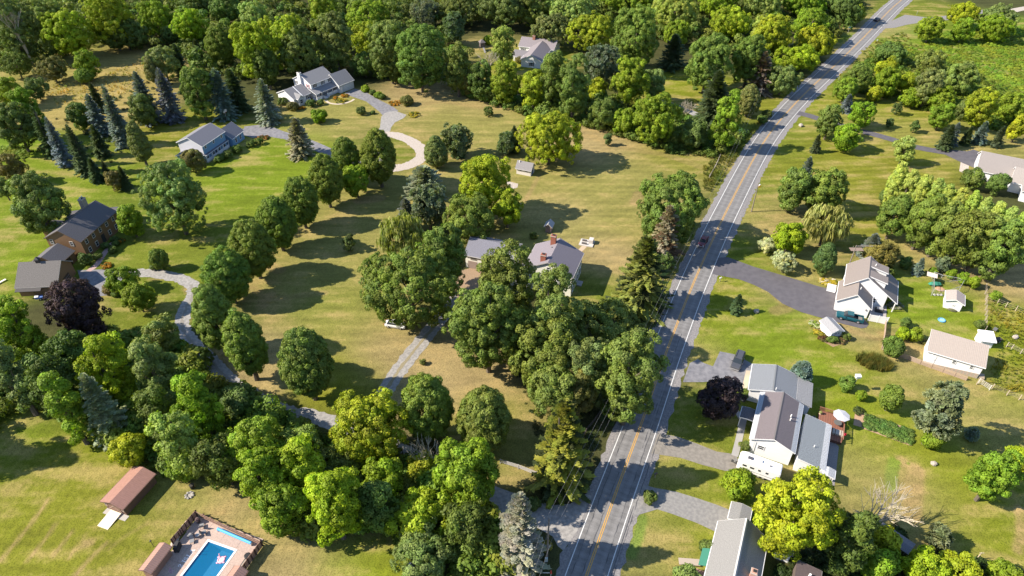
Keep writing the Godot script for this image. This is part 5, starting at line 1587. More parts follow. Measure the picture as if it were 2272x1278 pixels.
func ranch_deck() -> void:
	# wooden deck with furniture behind the ranch house
	var a := Vector3(58.0, 0, -86.0)
	var d := thing("wooden_deck", "red brown wooden deck behind the ranch house", "deck", a)
	var x := (Vector3(62.0, 0, -84.2) - a).normalized()
	var z := Vector3(-x.z, 0, x.x)
	if z.z < 0:
		z = -z
	var b := Basis(x, Vector3.UP, x.cross(Vector3.UP))
	b = Basis(x, Vector3.UP, z) if b.determinant() < 0 else Basis(x, Vector3.UP, z)
	var plank := [mat(0.2, 0.085, 0.055), mat(0.235, 0.1, 0.065), mat(0.175, 0.075, 0.05)]
	for i in 30:
		obj("plank", box_mesh(Vector3(0.135, 0.05, 6.6)), plank[i % 3], d, Transform3D(b, x * (0.1 + i * 0.145) + z * 3.3 + Vector3(0, 0.75, 0)))
	obj("deck_frame", box_mesh(Vector3(4.3, 0.6, 6.5)), mat(0.12, 0.05, 0.035), d, Transform3D(b, x * 2.2 + z * 3.3 + Vector3(0, 0.4, 0)))
	for i in 27:
		obj("rail_slat", box_mesh(Vector3(0.09, 0.9, 0.03)), mat(0.2, 0.085, 0.055), d, Transform3D(b, x * (0.1 + i * 0.165) + z * 0.05 + Vector3(0, 1.2, 0)))
	for i in 30:
		if i % 2 == 0 or i < 20:
			obj("rail_slat", box_mesh(Vector3(0.03, 0.9, 0.09)), mat(0.2, 0.085, 0.055), d, Transform3D(b, x * 4.4 + z * (0.2 + i * 0.215) + Vector3(0, 1.2, 0)))
	obj("top_rail", box_mesh(Vector3(4.5, 0.05, 0.14)), mat(0.25, 0.11, 0.07), d, Transform3D(b, x * 2.2 + z * 0.05 + Vector3(0, 1.67, 0)))
	obj("top_rail", box_mesh(Vector3(0.14, 0.05, 6.5)), mat(0.25, 0.11, 0.07), d, Transform3D(b, x * 4.4 + z * 3.3 + Vector3(0, 1.671, 0)))
	for k in 5:
		obj("step", box_mesh(Vector3(1.3, 0.06, 0.3)), mat(0.1, 0.06, 0.05), d, Transform3D(b, x * 1.2 + z * (6.75 + k * 0.3) + Vector3(0, 0.66 - k * 0.14, 0)))
	var u := thing("parasol", "pale grey parasol open over the deck table", "parasol", a + x * 3.5 + z * 2.0 + Vector3(0, 0.78, 0))
	obj("pole", tube_mesh(Vector3.ZERO, Vector3(0, 2.5, 0), 0.03, 0.03), mat(0.5, 0.5, 0.5), u)
	for k in 8:
		var st := begin()
		var p0 := Vector3(cos(k * TAU / 8) * 1.5, 2.15, sin(k * TAU / 8) * 1.5)
		var p1 := Vector3(cos((k + 1) * TAU / 8) * 1.5, 2.15, sin((k + 1) * TAU / 8) * 1.5)
		loft(st, [[Vector3(0, 2.6, 0), p0, p1], [Vector3(0, 2.57, 0), p0 - Vector3(0, 0.03, 0), p1 - Vector3(0, 0.03, 0)]])
		obj("canopy_panel", done(st), mat(0.42 + 0.04 * (k % 2), 0.42 + 0.04 * (k % 2), 0.46 + 0.04 * (k % 2)), u)
	var t := thing("deck_table", "round dark table under the deck parasol", "table", a + x * 3.3 + z * 2.6 + Vector3(0, 0.78, 0))
	obj("tabletop", tube_mesh(Vector3(0, 0.7, 0), Vector3(0, 0.75, 0), 0.7, 0.7, 16), mat(0.12, 0.12, 0.12, 0.3), t)
	obj("leg", tube_mesh(Vector3.ZERO, Vector3(0, 0.7, 0), 0.05, 0.05), mat(0.05, 0.05, 0.05), t)
	var s := thing("deck_sofa", "pale cushioned bench set on the deck beside the rail", "bench", a + x * 3.6 + z * 4.6 + Vector3(0, 0.78, 0), -26)
	obj("table", box_mesh(Vector3(0.9, 0.4, 1.2), Vector3(0, 0.2, 0)), mat(0.38, 0.35, 0.31), s)
	for k in [-1, 1]:
		obj("seat", box_mesh(Vector3(0.4, 0.42, 1.3), Vector3(k * 0.75, 0.21, 0)), mat(0.34, 0.3, 0.26), s)
	var g := thing("grill", "dark covered grill at the upper corner of the deck", "grill", a + x * -0.6 + z * 3.0)
	obj("body", box_mesh(Vector3(0.6, 1.0, 1.5), Vector3(0, 0.5, 0)), mat(0.015, 0.015, 0.017, 0.4), g)
	obj("lid", box_mesh(Vector3(0.5, 0.25, 1.3), Vector3(0, 1.1, 0)), mat(0.02, 0.02, 0.022, 0.3), g)
	var q := thing("flower_pot", "pale flower pots at the deck corner", "flower pot", a + x * 0.3 + z * 1.0 + Vector3(0, 0.78, 0))
	obj("pot", tube_mesh(Vector3.ZERO, Vector3(0, 0.4, 0), 0.2, 0.28, 12), mat(0.6, 0.55, 0.45), q)
	obj("plant", ball_mesh(Vector3(0.3, 0.3, 0.3), Vector3(0, 0.5, 0), 0.2), mat(0.15, 0.16, 0.04), q)
	var rb := thing("red_ball", "red round lantern hanging at the outer deck rail", "lantern", a + x * 4.75 + z * 4.7)
	obj("globe", ball_mesh(Vector3(0.27, 0.27, 0.27), Vector3(0, 1.2, 0)), mat(0.5, 0.01, 0.04, 0.4), rb)
	obj("hook", tube_mesh(Vector3(-0.3, 1.6, 0), Vector3(0, 1.4, 0), 0.02, 0.02), mat(0.1, 0.1, 0.1), rb)

func wire_run() -> void:
	var a := Vector3(96.6, 0, -121.2)
	var r := thing("wire_run", "wire animal run with netting and small roof beside the white shed", "animal run", a)
	var c := [Vector3(0, 0, 0), Vector3(2.6, 0, 0.6), Vector3(6.8, 0, -1.2), Vector3(9.0, 0, -3.8), Vector3(4.6, 0, -5.4), Vector3(3.3, 0, -6.6)]
	var steel := mat(0.42, 0.42, 0.43, 0.4, 0.3)
	for i in c.size():
		obj("post", tube_mesh(c[i], c[i] + Vector3(0, 1.9, 0), 0.06, 0.06), steel, r)
		var j := (i + 1) % c.size()
		obj("top_rail", tube_mesh(c[i] + Vector3(0, 1.9, 0), c[j] + Vector3(0, 1.9, 0), 0.045, 0.045), steel, r)
		var st := begin()
		var n := int((c[j] - c[i]).length() / 0.45)
		for k in n:
			var q: Vector3 = c[i].lerp(c[j], (k + 0.5) / n)
			tube(st, q, q + Vector3(0, 1.9, 0), 0.014, 0.014, 3)
		for k in 4:
			tube(st, c[i] + Vector3(0, 0.4 + k * 0.4, 0), c[j] + Vector3(0, 0.4 + k * 0.4, 0), 0.012, 0.012, 3)
		stuff(obj("netting", done(st), steel, r))
	obj("roof", box_mesh(Vector3(2.2, 0.08, 1.8), Vector3(2.1, 2.0, -5.3), Basis(Vector3.UP, -0.5)), mat(0.6, 0.52, 0.46), r)
	obj("tarp", ball_mesh(Vector3(1.6, 0.4, 0.7), Vector3(2.6, 0.5, -3.9), 0.12), mat(0.04, 0.22, 0.15, 0.5), r)
	obj("straw_bed", ball_mesh(Vector3(1.1, 0.18, 0.9), Vector3(3.2, 0.1, -2.4), 0.1), mat(0.42, 0.25, 0.15), r)
	for k in 3:
		obj("rock", ball_mesh(Vector3(0.35, 0.2, 0.3), Vector3(0.8 + k * 0.8, 0.12, -0.2), 0.2), mat(0.55, 0.52, 0.48), r)
	obj("brace", tube_mesh(Vector3(5.0, 1.9, -3.0), Vector3(8.9, 1.9, -3.7), 0.04, 0.04), steel, r)

func pole(called: String, label: String, at: Vector3, h: float, arm: bool) -> Node3D:
	var o := thing(called, label, "utility pole", at)
	var wood := mat(0.2, 0.17, 0.14, 0.95)
	obj("shaft", tube_mesh(Vector3.ZERO, Vector3(0, h, 0), 0.17, 0.11, 9), wood, o)
	if arm:
		obj("crossarm", box_mesh(Vector3(1.8, 0.12, 0.12), Vector3(0, h - 0.6, 0.13), Basis(Vector3.UP, 0.4)), wood, o)
	for k in 3:
		obj("insulator", tube_mesh(Vector3(-0.7 + k * 0.7, h - (0.5 if arm else 0.3 + k * 0.5), 0.13), Vector3(-0.7 + k * 0.7, h - (0.25 if arm else 0.15 + k * 0.5), 0.13), 0.05, 0.03, 6), mat(0.4, 0.38, 0.36, 0.3), o)
	return o

func wire(label: String, a: Vector3, b: Vector3, sag: float, r := 0.013) -> void:
	var st := begin()
	var last := a
	for i in range(1, 13):
		var t := i / 12.0
		var p := a.lerp(b, t) - Vector3(0, sag * 4.0 * t * (1 - t), 0)
		tube(st, last, p, r, r, 4, false)
		last = p
	tag(obj("overhead_wire", done(st), mat(0.2, 0.2, 0.21, 0.5)), label, "wire", "overhead wires along the road")

func rail_fence(label: String, line: Array, gap: float, h: float, rails: int, wood: Material, mesh := false) -> void:
	var f := thing("rail_fence", label, "fence", Vector3(line[0].x, 0, line[0].y))
	for i in line.size() - 1:
		var a := Vector3(line[i].x, 0, line[i].y) - f.position
		var b := Vector3(line[i + 1].x, 0, line[i + 1].y) - f.position
		var n := maxi(1, int(round((b - a).length() / gap)))
		var dir := Basis(Vector3.UP, -atan2(b.z - a.z, b.x - a.x))
		for k in n:
			var p := a.lerp(b, float(k) / n)
			var q := a.lerp(b, (k + 1.0) / n)
			obj("post", box_mesh(Vector3(0.13, h, 0.13)), wood, f, Transform3D(dir, p + Vector3(0, h * 0.5, 0)))
			for j in rails:
				var y := h * (0.3 + 0.62 * j / maxf(1, rails - 1))
				if mesh:
					obj("wire", tube_mesh(p + Vector3(0, y, 0), q + Vector3(0, y, 0), 0.012, 0.012, 3), wood, f)
				else:
					obj("rail", box_mesh(Vector3((q - p).length(), 0.11, 0.05)), wood, f, Transform3D(dir, (p + q) * 0.5 + Vector3(0, y, 0)))
		if i == line.size() - 2:
			obj("post", box_mesh(Vector3(0.13, h, 0.13)), wood, f, Transform3D(dir, b + Vector3(0, h * 0.5, 0)))

func board_fence(label: String, line: Array, h: float, wood: Material, post: Material) -> void:
	var f := thing("board_fence", label, "fence", Vector3(line[0].x, 0, line[0].y))
	for i in line.size() - 1:
		var a := Vector3(line[i].x, 0, line[i].y) - f.position
		var b := Vector3(line[i + 1].x, 0, line[i + 1].y) - f.position
		var dir := Basis(Vector3.UP, -atan2(b.z - a.z, b.x - a.x))
		var n := maxi(1, int(round((b - a).length() / 2.4)))
		for k in n:
			var p := a.lerp(b, float(k) / n)
			var q := a.lerp(b, (k + 1.0) / n)
			obj("post", box_mesh(Vector3(0.12, h + 0.1, 0.12)), post, f, Transform3D(dir, p + Vector3(0, h * 0.5, 0)))
			var st := begin()
			var m := int((q - p).length() / 0.16)
			for j in m:
				box(st, dir.inverse() * (q - p) * ((j + 0.5) / m - 0.5), Vector3(0.13, h + 0.04 * sin(j * 2.1), 0.025))
			stuff(obj("fence_boards", done(st), wood, f, Transform3D(dir, (p + q) * 0.5 + Vector3(0, h * 0.5 + 0.04, 0))))

func sign_post(called: String, label: String, at: Vector3, turn: float, h: float, size: Vector3, col: Material, diamond := false) -> void:
	var o := thing(called, label, "sign", at, turn)
	obj("post", box_mesh(Vector3(0.07, h, 0.07), Vector3(0, h * 0.5, 0)), mat(0.35, 0.35, 0.36), o)
	obj("plate", box_mesh(size, Vector3(0, h, 0.06), Basis(Vector3(0, 0, 1), PI / 4 if diamond else 0.0)), col, o)

func mailbox(label: String, at: Vector3, turn: float, col: Material) -> void:
	var o := thing("mailbox", label, "mailbox", at, turn)
	obj("post", box_mesh(Vector3(0.1, 1.05, 0.1), Vector3(0, 0.52, 0)), mat(0.3, 0.25, 0.2), o)
	var st := begin()
	extrude(st, [Vector2(-0.13, 1.05), Vector2(-0.13, 1.24), Vector2(-0.07, 1.33), Vector2(0.07, 1.33), Vector2(0.13, 1.24), Vector2(0.13, 1.05)], -0.28, 0.28)
	obj("box", done(st), col, o)
	obj("flag", box_mesh(Vector3(0.04, 0.18, 0.02), Vector3(0.1, 1.3, 0.15)), mat(0.5, 0.03, 0.02), o)

func rock(label: String, at: Vector3, r: float) -> void:
	tag(obj("boulder", ball_mesh(Vector3(r, r * 0.65, r * 0.8), Vector3.ZERO, 0.16), mat(0.34, 0.3, 0.265, 0.9), null, Transform3D(Basis(Vector3.UP, r * 5.0), at + Vector3(0, r * 0.35, 0))), label, "boulder")

func small_things() -> void:
	# vehicles
	car("suv", "dark grey sport utility vehicle parked at the ranch driveway", "car", Vector3(46.19, 0.00, -99.20), -119, mat(0.085, 0.088, 0.1, 0.22, 0.3), "suv")
	car("pickup_truck", "teal pickup truck parked by the white garage", "pickup truck", Vector3(74.4, 0.055, -112.9), 158, mat(0.012, 0.09, 0.12, 0.22, 0.2), "pickup")
	car("parked_car", "white car half hidden under the huge farm maple", "car", Vector3(-25.38, 0.00, -110.60), -12, mat(0.7, 0.7, 0.72, 0.25), "car")
	car("passing_car", "dark red car driving down the road lane", "car", Vector3(48.66, 0.00, -142.46), -118, mat(0.13, 0.025, 0.035, 0.25, 0.2), "car")
	car("passing_car", "dark car far up the road near the junction", "car", Vector3(170.76, 0.00, -326.04), 44, mat(0.04, 0.045, 0.05, 0.25, 0.2), "car")
	# camper
	var cp := thing("camper_trailer", "white camper trailer parked against the ranch gable", "camper", Vector3(42.6, 0.05, -72.4), -27)
	var shell := mat(0.76, 0.76, 0.77, 0.35)
	var st := begin()
	var prof := [Vector2(-1.2, 0.55), Vector2(-1.2, 2.75), Vector2(-1.0, 2.95), Vector2(1.0, 2.95), Vector2(1.2, 2.75), Vector2(1.2, 0.55)]
	var rings := []
	for q in [[-3.5, 0.75, 0.9], [-3.3, 0.9, 0.97], [-2.6, 1.0, 1.0], [3.3, 1.0, 1.0], [3.5, 0.95, 0.97]]:
		var rg := []
		for v in prof:
			rg.append(Vector3(q[0], 0.55 + (v.y - 0.55) * q[1], v.x * q[2]))
		rings.append(rg)
	loft(st, rings)
	obj("body", done(st), shell, cp)
	for i in 4:
		var f := obj("window", box_mesh(Vector3(0.75 if i < 2 else 0.5, 0.5, 0.05), Vector3(-2.3 + i * 1.25, 1.95, 1.2)), mat(0.5, 0.5, 0.5), cp)
		obj("pane", box_mesh(Vector3(0.65 if i < 2 else 0.42, 0.4, 0.06), Vector3(-2.3 + i * 1.25, 1.95, 1.205)), glass(), f)
	obj("roof_hatch", box_mesh(Vector3(0.9, 0.12, 0.6), Vector3(-1.7, 3.0, 0.1)), mat(0.08, 0.08, 0.09, 0.3), cp)
	obj("air_conditioner", box_mesh(Vector3(0.35, 0.25, 0.5), Vector3(0.1, 3.07, 0)), mat(0.5, 0.5, 0.5), cp)
	obj("roof_vent", box_mesh(Vector3(0.35, 0.14, 0.35), Vector3(1.7, 3.0, 0.3)), mat(0.15, 0.15, 0.16), cp)
	obj("hitch", box_mesh(Vector3(1.1, 0.12, 0.5), Vector3(-4.0, 0.55, 0)), mat(0.04, 0.04, 0.04), cp)
	obj("gas_bottle", tube_mesh(Vector3(-3.9, 0.6, 0), Vector3(-3.9, 1.1, 0), 0.25, 0.25), mat(0.15, 0.15, 0.15), cp)
	obj("stripe", box_mesh(Vector3(6.2, 0.18, 0.03), Vector3(0.2, 1.1, 1.21)), mat(0.35, 0.36, 0.38), cp)
	for s in [-1, 1]:
		for k in 2:
			wheel(cp, Vector3(0.3 + k * 0.8, 0.36, s * 1.06), 0.36)
	# covered grill and gate by the cape house
	var gr := thing("patio_cart", "dark covered grill on the cape house patio", "grill", Vector3(82.03, 0.00, -115.46), -20)
	obj("cover", box_mesh(Vector3(1.7, 0.9, 0.9), Vector3(0, 0.5, 0)), mat(0.03, 0.03, 0.033, 0.5), gr)
	obj("lid", box_mesh(Vector3(1.3, 0.2, 0.8), Vector3(0, 1.05, 0)), mat(0.3, 0.3, 0.31, 0.4), gr)
	var gate := thing("white_gate", "pair of white vinyl gate panels beside the cape garage", "gate", Vector3(78.34, 0.00, -112.39))
	var ga := Vector3(81.96, 0.00, -111.34) - gate.position
	var gd := Basis(Vector3.UP, -atan2(ga.z, ga.x))
	for k in 2:
		obj("panel", box_mesh(Vector3(ga.length() * 0.48, 1.75, 0.06)), mat(0.76, 0.76, 0.77, 0.4), gate, Transform3D(gd, ga * (0.25 + 0.5 * k) + Vector3(0, 0.95, 0)))
	for k in 3:
		obj("post", box_mesh(Vector3(0.14, 1.95, 0.14)), mat(0.78, 0.78, 0.79, 0.4), gate, Transform3D(gd, ga * (0.5 * k) + Vector3(0, 0.97, 0)))
	# fences
	var pinkish := mat(0.4, 0.3, 0.235, 0.9)
	board_fence("weathered wooden fence running from the white gate past the barn", [Vector2(81.60, -111.19), Vector2(79.82, -107.54), Vector2(77.44, -103.34), Vector2(79.85, -101.31), Vector2(83.40, -98.93), Vector2(86.85, -96.62), Vector2(90.43, -94.24)], 1.15, pinkish, mat(0.3, 0.22, 0.17))
	rail_fence("post and wire fence along the pasture below the barn", [Vector2(91.96, -93.26), Vector2(94.32, -92.05), Vector2(96.29, -90.38), Vector2(97.97, -89.21), Vector2(99.68, -87.71)], 4.0, 1.4, 4, mat(0.45, 0.37, 0.28), true)
	rail_fence("post and wire fence along the top of the pasture", [Vector2(108.04, -119.27), Vector2(109.98, -118.15), Vector2(111.28, -117.03), Vector2(112.79, -115.77), Vector2(113.98, -114.38), Vector2(115.76, -112.70)], 3.6, 1.5, 3, mat(0.45, 0.37, 0.28), true)
	rail_fence("post and wire fence between the backyard and the pasture", [Vector2(110.38, -123.92), Vector2(108.20, -119.76), Vector2(105.16, -114.22), Vector2(102.19, -108.99)], 2.2, 1.5, 5, mat(0.36, 0.3, 0.24), true)
	rail_fence("short pasture fence with brush beside the white shelter", [Vector2(104.03, -104.03), Vector2(104.68, -103.34), Vector2(105.77, -101.98), Vector2(107.41, -100.51)], 2.2, 1.4, 5, mat(0.4, 0.34, 0.28), true)
	rail_fence("pale rail fence at the lawn corner beside the ragged spruce", [Vector2(-2.06, -74.28), Vector2(1.10, -73.13), Vector2(4.21, -71.63), Vector2(6.13, -70.80)], 2.4, 1.2, 4, mat(0.42, 0.4, 0.39))
	rail_fence("old rail fence along the field by the road", [Vector2(64.35, -189.40), Vector2(62.26, -184.71), Vector2(60.10, -180.19), Vector2(57.95, -176.09)], 3.4, 1.1, 3, mat(0.36, 0.32, 0.28))
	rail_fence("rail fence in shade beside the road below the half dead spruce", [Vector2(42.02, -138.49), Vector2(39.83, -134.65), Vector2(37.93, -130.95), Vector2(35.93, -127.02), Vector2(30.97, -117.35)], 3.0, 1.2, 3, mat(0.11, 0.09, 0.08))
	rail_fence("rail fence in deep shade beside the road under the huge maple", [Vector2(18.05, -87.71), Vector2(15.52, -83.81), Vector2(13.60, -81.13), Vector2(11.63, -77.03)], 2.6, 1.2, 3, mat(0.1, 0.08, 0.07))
	var wf := thing("white_picket", "white board lying at the left edge beside the brown garage", "board", Vector3(-120.66, 0.00, -125.98))
	obj("plank", box_mesh(Vector3(0.5, 0.06, 2.6), Vector3(0, 0.3, 0), Basis(Vector3.UP, -0.5)), mat(0.7, 0.68, 0.66), wf)
	obj("trestle", box_mesh(Vector3(0.5, 0.28, 0.1), Vector3(0, 0.14, 0)), mat(0.5, 0.48, 0.45), wf)
	# poles and wires
	var pa := Vector3(5.38, 0.00, -56.12)
	var pb := Vector3(85.66, 0.00, -224.12)
	var pc := Vector3(95.19, 0.00, -238.48)
	var poles := pole("utility_pole", "tall utility pole at the mouth of the gravel drive", pa, 11.2, false)
	obj("meter_box", box_mesh(Vector3(0.45, 0.9, 0.3), Vector3(-0.1, 0.6, 0.3)), mat(0.5, 0.55, 0.53), poles)
	pole("utility_pole", "pale leaning utility pole beside the road woods", pb, 8.3, true)
	pole("utility_pole", "short thin pole behind the leaning utility pole", pc, 4.0, false)
	pole("utility_pole", "distant utility pole standing in the weeds at upper right", Vector3(179.22, 0.00, -295.77), 6.0, true)
	var pe := Vector3(65.29, 0.00, -157.62)
	var e := pole("utility_pole", "slim utility pole with yellow sign across the road from the field", pe, 9.0, false)
	obj("transformer", tube_mesh(Vector3(0.3, 7.9, 0.1), Vector3(0.3, 8.6, 0.1), 0.22, 0.22, 10), mat(0.7, 0.7, 0.7), e)
	obj("warning_plate", box_mesh(Vector3(0.62, 0.62, 0.04), Vector3(0.4, 8.0, 0.3), Basis(Vector3(0, 0, 1), PI / 4)), mat(0.7, 0.42, 0.02), e)
	var fl := pole("flag_pole", "tall pale pole rising behind the cape house", Vector3(79.4, 0, -128.4), 9.1, false)
	obj("arm", box_mesh(Vector3(4.0, 0.1, 0.1), Vector3(1.9, 8.9, 0.0)), mat(0.4, 0.33, 0.28), fl)
	obj("net_panel", box_mesh(Vector3(3.0, 0.06, 1.4), Vector3(2.2, 5.9, -3.0)), mat(0.22, 0.16, 0.13), fl)
	var stub := thing("guy_marker", "short white guy wire marker beside the near utility pole", "marker", Vector3(5.51, 0.00, -59.34))
	obj("sleeve", tube_mesh(Vector3.ZERO, Vector3(0.1, 1.8, 0), 0.06, 0.06), mat(0.7, 0.68, 0.6), stub)
	obj("anchor", box_mesh(Vector3(0.2, 0.1, 0.2), Vector3(0, 0.05, 0)), mat(0.3, 0.3, 0.3), stub)
	var mid := Vector3(34.56, 0.00, -115.77)
	var count := ["upper", "middle", "lower"]
	for k in 3:
		var off := Vector3(-0.5 + 0.8 * k, -0.9 * k, 0)
		wire("%s overhead wire from the near pole up the road" % count[k], pa + Vector3(0, 11.0, 0.1) + off, mid + Vector3(0, 9.6, 0) + off, 0.6)
		wire("%s overhead wire from the near pole towards the bottom edge" % count[k], pa + Vector3(0, 11.0, 0.1) + off, pa + Vector3(-14, 10.6, 38) + off, 0.8)
		if k < 2:
			wire("%s overhead wire up the road to the leaning pole" % count[k], mid + Vector3(0, 9.6, 0) + off, pb + Vector3(0, 8.2, 0) + off, 1.2)
	wire("service wire crossing the road to the cape house pole", mid + Vector3(0, 8.6, 0), pe + Vector3(0, 8.7, 0), 0.8)
	# signs, boxes and lamps
	sign_post("road_sign", "yellow diamond road sign by the upper road", Vector3(124.94, 0.00, -252.45), 30, 2.1, Vector3(0.8, 0.8, 0.04), mat(0.75, 0.45, 0.02), true)
	sign_post("street_sign", "small green street sign at the road junction", Vector3(150.39, 0.00, -308.43), 20, 2.4, Vector3(1.5, 0.4, 0.04), mat(0.25, 0.5, 0.42))
	sign_post("street_sign", "pale marker post at the far side of the junction", Vector3(193.25, 0.00, -334.39), 0, 2.0, Vector3(0.3, 0.3, 0.04), mat(0.6, 0.62, 0.5))
	mailbox("white mailbox at the cape house drive", Vector3(49.18, 0.00, -126.50), 25, mat(0.7, 0.7, 0.7, 0.4))
	mailbox("dark mailbox beside the road near the camper yard", Vector3(24.65, 0.00, -71.26), 20, mat(0.06, 0.06, 0.06, 0.4))
	mailbox("white mailbox on the road shoulder at the upper curve", Vector3(157.70, 0.00, -295.18), 20, mat(0.7, 0.7, 0.7, 0.4))
	mailbox("white mailbox leaning by the upper road guard", Vector3(139.32, 0.00, -274.84), 20, mat(0.7, 0.7, 0.7, 0.4))
	var rl := thing("reflector_post", "white gate arm with red reflector at the bottom of the road", "reflector", Vector3(5.89, 0.00, -53.49))
	obj("post", box_mesh(Vector3(0.08, 1.0, 0.08), Vector3(0, 0.5, 0)), mat(0.6, 0.58, 0.52), rl)
	obj("arm", box_mesh(Vector3(1.3, 0.08, 0.08), Vector3(-0.6, 0.95, 0)), mat(0.65, 0.63, 0.57), rl)
	obj("reflector", tube_mesh(Vector3(0, 0.95, 0.05), Vector3(0, 1.6, 0.05), 0.16, 0.1, 10), mat(0.55, 0.05, 0.03, 0.4), rl)
	var bh := thing("bird_house", "white bird house on a pole on the back lawn", "bird house", Vector3(66.70, 0.00, -91.69))
	obj("pole", tube_mesh(Vector3.ZERO, Vector3(0, 3.6, 0), 0.05, 0.05), mat(0.5, 0.5, 0.5), bh)
	obj("box", box_mesh(Vector3(0.9, 0.5, 0.6), Vector3(0, 3.8, 0)), mat(0.76, 0.76, 0.76), bh)
	obj("roof", box_mesh(Vector3(1.05, 0.1, 0.75), Vector3(0, 4.1, 0), Basis(Vector3.RIGHT, 0.15)), mat(0.78, 0.78, 0.78), bh)
	var lp := thing("lawn_post", "pale wooden post with crossbar on the lower back lawn", "post", Vector3(71.99, 0.00, -56.20))
	obj("post", tube_mesh(Vector3.ZERO, Vector3(0, 1.9, 0), 0.08, 0.07), mat(0.5, 0.42, 0.3), lp)
	obj("crossbar", box_mesh(Vector3(0.7, 0.08, 0.08), Vector3(0.1, 1.8, 0)), mat(0.5, 0.42, 0.3), lp)
	var ll := thing("garden_lamp", "small dark lamp post beside the pool house", "lamp", Vector3(-56.48, 0.00, -58.40))
	obj("post", tube_mesh(Vector3.ZERO, Vector3(0, 1.5, 0), 0.04, 0.04), mat(0.05, 0.05, 0.05), ll)
	obj("head", ball_mesh(Vector3(0.16, 0.14, 0.16), Vector3(0, 1.55, 0)), mat(0.07, 0.07, 0.06), ll)
	var hoop := thing("basketball_hoop", "white basketball backboard behind the blue house garage", "basketball hoop", Vector3(-97.00, 0.00, -215.96), 60)
	obj("pole", tube_mesh(Vector3.ZERO, Vector3(0, 3.2, 0), 0.08, 0.08), mat(0.4, 0.4, 0.4), hoop)
	obj("backboard", box_mesh(Vector3(1.4, 1.0, 0.06), Vector3(0, 3.6, 0.3)), mat(0.7, 0.7, 0.7), hoop)
	obj("rim", tube_mesh(Vector3(0, 3.25, 0.5), Vector3(0, 3.28, 0.5), 0.24, 0.24, 10), mat(0.5, 0.1, 0.03), hoop)
	var kp := thing("paddling_pool", "small round blue paddling pool on the backyard grass", "paddling pool", Vector3(94.70, 0.00, -112.55))
	var tor := TorusMesh.new()
	tor.inner_radius = 0.55
	tor.outer_radius = 0.8
	obj("rim", tor, mat(0.08, 0.3, 0.5, 0.4), kp, Transform3D(Basis(), Vector3(0, 0.12, 0)))
	obj("water", tube_mesh(Vector3.ZERO, Vector3(0, 0.13, 0), 0.62, 0.62, 16), mat(0.3, 0.5, 0.55, 0.1), kp)
	var fp := thing("fire_drum", "black metal drum on the grass above the pool", "drum", Vector3(-54.29, 0.00, -69.16))
	obj("body", tube_mesh(Vector3.ZERO, Vector3(0, 0.9, 0), 0.36, 0.38, 14), mat(0.02, 0.018, 0.016, 0.6), fp)
	obj("rim", tube_mesh(Vector3(0, 0.9, 0), Vector3(0, 0.95, 0), 0.41, 0.41, 14), mat(0.04, 0.035, 0.03, 0.5), fp)
	var fi := thing("fire_pit", "small ring of stones with grey ash on the lawn", "fire pit", Vector3(-54.29, 0.00, -67.73))
	for k in 8:
		obj("stone", ball_mesh(Vector3(0.25, 0.18, 0.22), Vector3(cos(k * TAU / 8) * 0.6, 0.08, sin(k * TAU / 8) * 0.6), 0.2), mat(0.32, 0.3, 0.27), fi)
	obj("ash", tube_mesh(Vector3.ZERO, Vector3(0, 0.06, 0), 0.5, 0.4, 12), mat(0.3, 0.28, 0.25), fi)
	var bt := thing("stone_barbecue", "square stone terrace with benches beside the farmhouse", "stone terrace", Vector3(19.09, 0.00, -142.46), -18)
	obj("slab", box_mesh(Vector3(3.6, 0.25, 2.9), Vector3(0, 0.12, 0)), mat(0.45, 0.42, 0.4), bt)
	obj("hearth", box_mesh(Vector3(1.1, 1.1, 1.5), Vector3(1.0, 0.7, -0.5)), mat(0.48, 0.45, 0.43), bt)
	obj("bench", box_mesh(Vector3(1.2, 0.45, 0.35), Vector3(-0.7, 0.45, -0.5)), mat(0.1, 0.09, 0.09), bt)
	obj("bench", box_mesh(Vector3(1.3, 0.45, 0.35), Vector3(-0.5, 0.45, 0.8)), mat(0.1, 0.09, 0.09), bt)
	rock("boulder beside the little dark fir on the front lawn", Vector3(54.69, 0.00, -115.46), 0.75)
	rock("pinkish boulder alone on the back lawn", Vector3(74.10, 0.00, -74.09), 0.6)
	rock("pale boulder in the pasture beyond the white shelter", Vector3(107.56, 0.00, -106.83), 0.7)
	rock("pale boulder by the road on the upper lawn", Vector3(96.80, 0.00, -211.70), 0.9)
	var mw := thing("garden_cart", "blue and white garden cart beside the brown garage", "cart", Vector3(-107.98, 0.00, -119.93), 20)
	obj("tray", box_mesh(Vector3(1.5, 0.35, 0.9), Vector3(0, 0.6, 0)), mat(0.08, 0.16, 0.4), mw)
	obj("cover", box_mesh(Vector3(0.8, 0.25, 0.8), Vector3(-0.5, 0.85, 0)), mat(0.65, 0.65, 0.7), mw)
	for s in [-1, 1]:
		wheel(mw, Vector3(0.2, 0.3, s * 0.5), 0.3)
	var tl := thing("garden_tools", "stack of pale boards beside the brown garage wall", "boards", Vector3(-109.80, 0.00, -123.24), 65)
	for k in 3:
		obj("board", box_mesh(Vector3(1.6, 0.06, 0.25), Vector3(0, 0.9 + 0.03 * k, 0.2 * k), Basis(Vector3(0, 0, 1), 0.8)), mat(0.55, 0.38, 0.36), tl)
	var go := thing("farm_gate", "metal pasture gate beside the white barn steps", "gate", Vector3(92.52, 0.00, -93.63), -60)
	for k in 4:
		obj("bar", tube_mesh(Vector3(0, 0.3 + k * 0.3, 0), Vector3(2.2, 0.3 + k * 0.3, 0), 0.03, 0.03), mat(0.6, 0.58, 0.54), go)
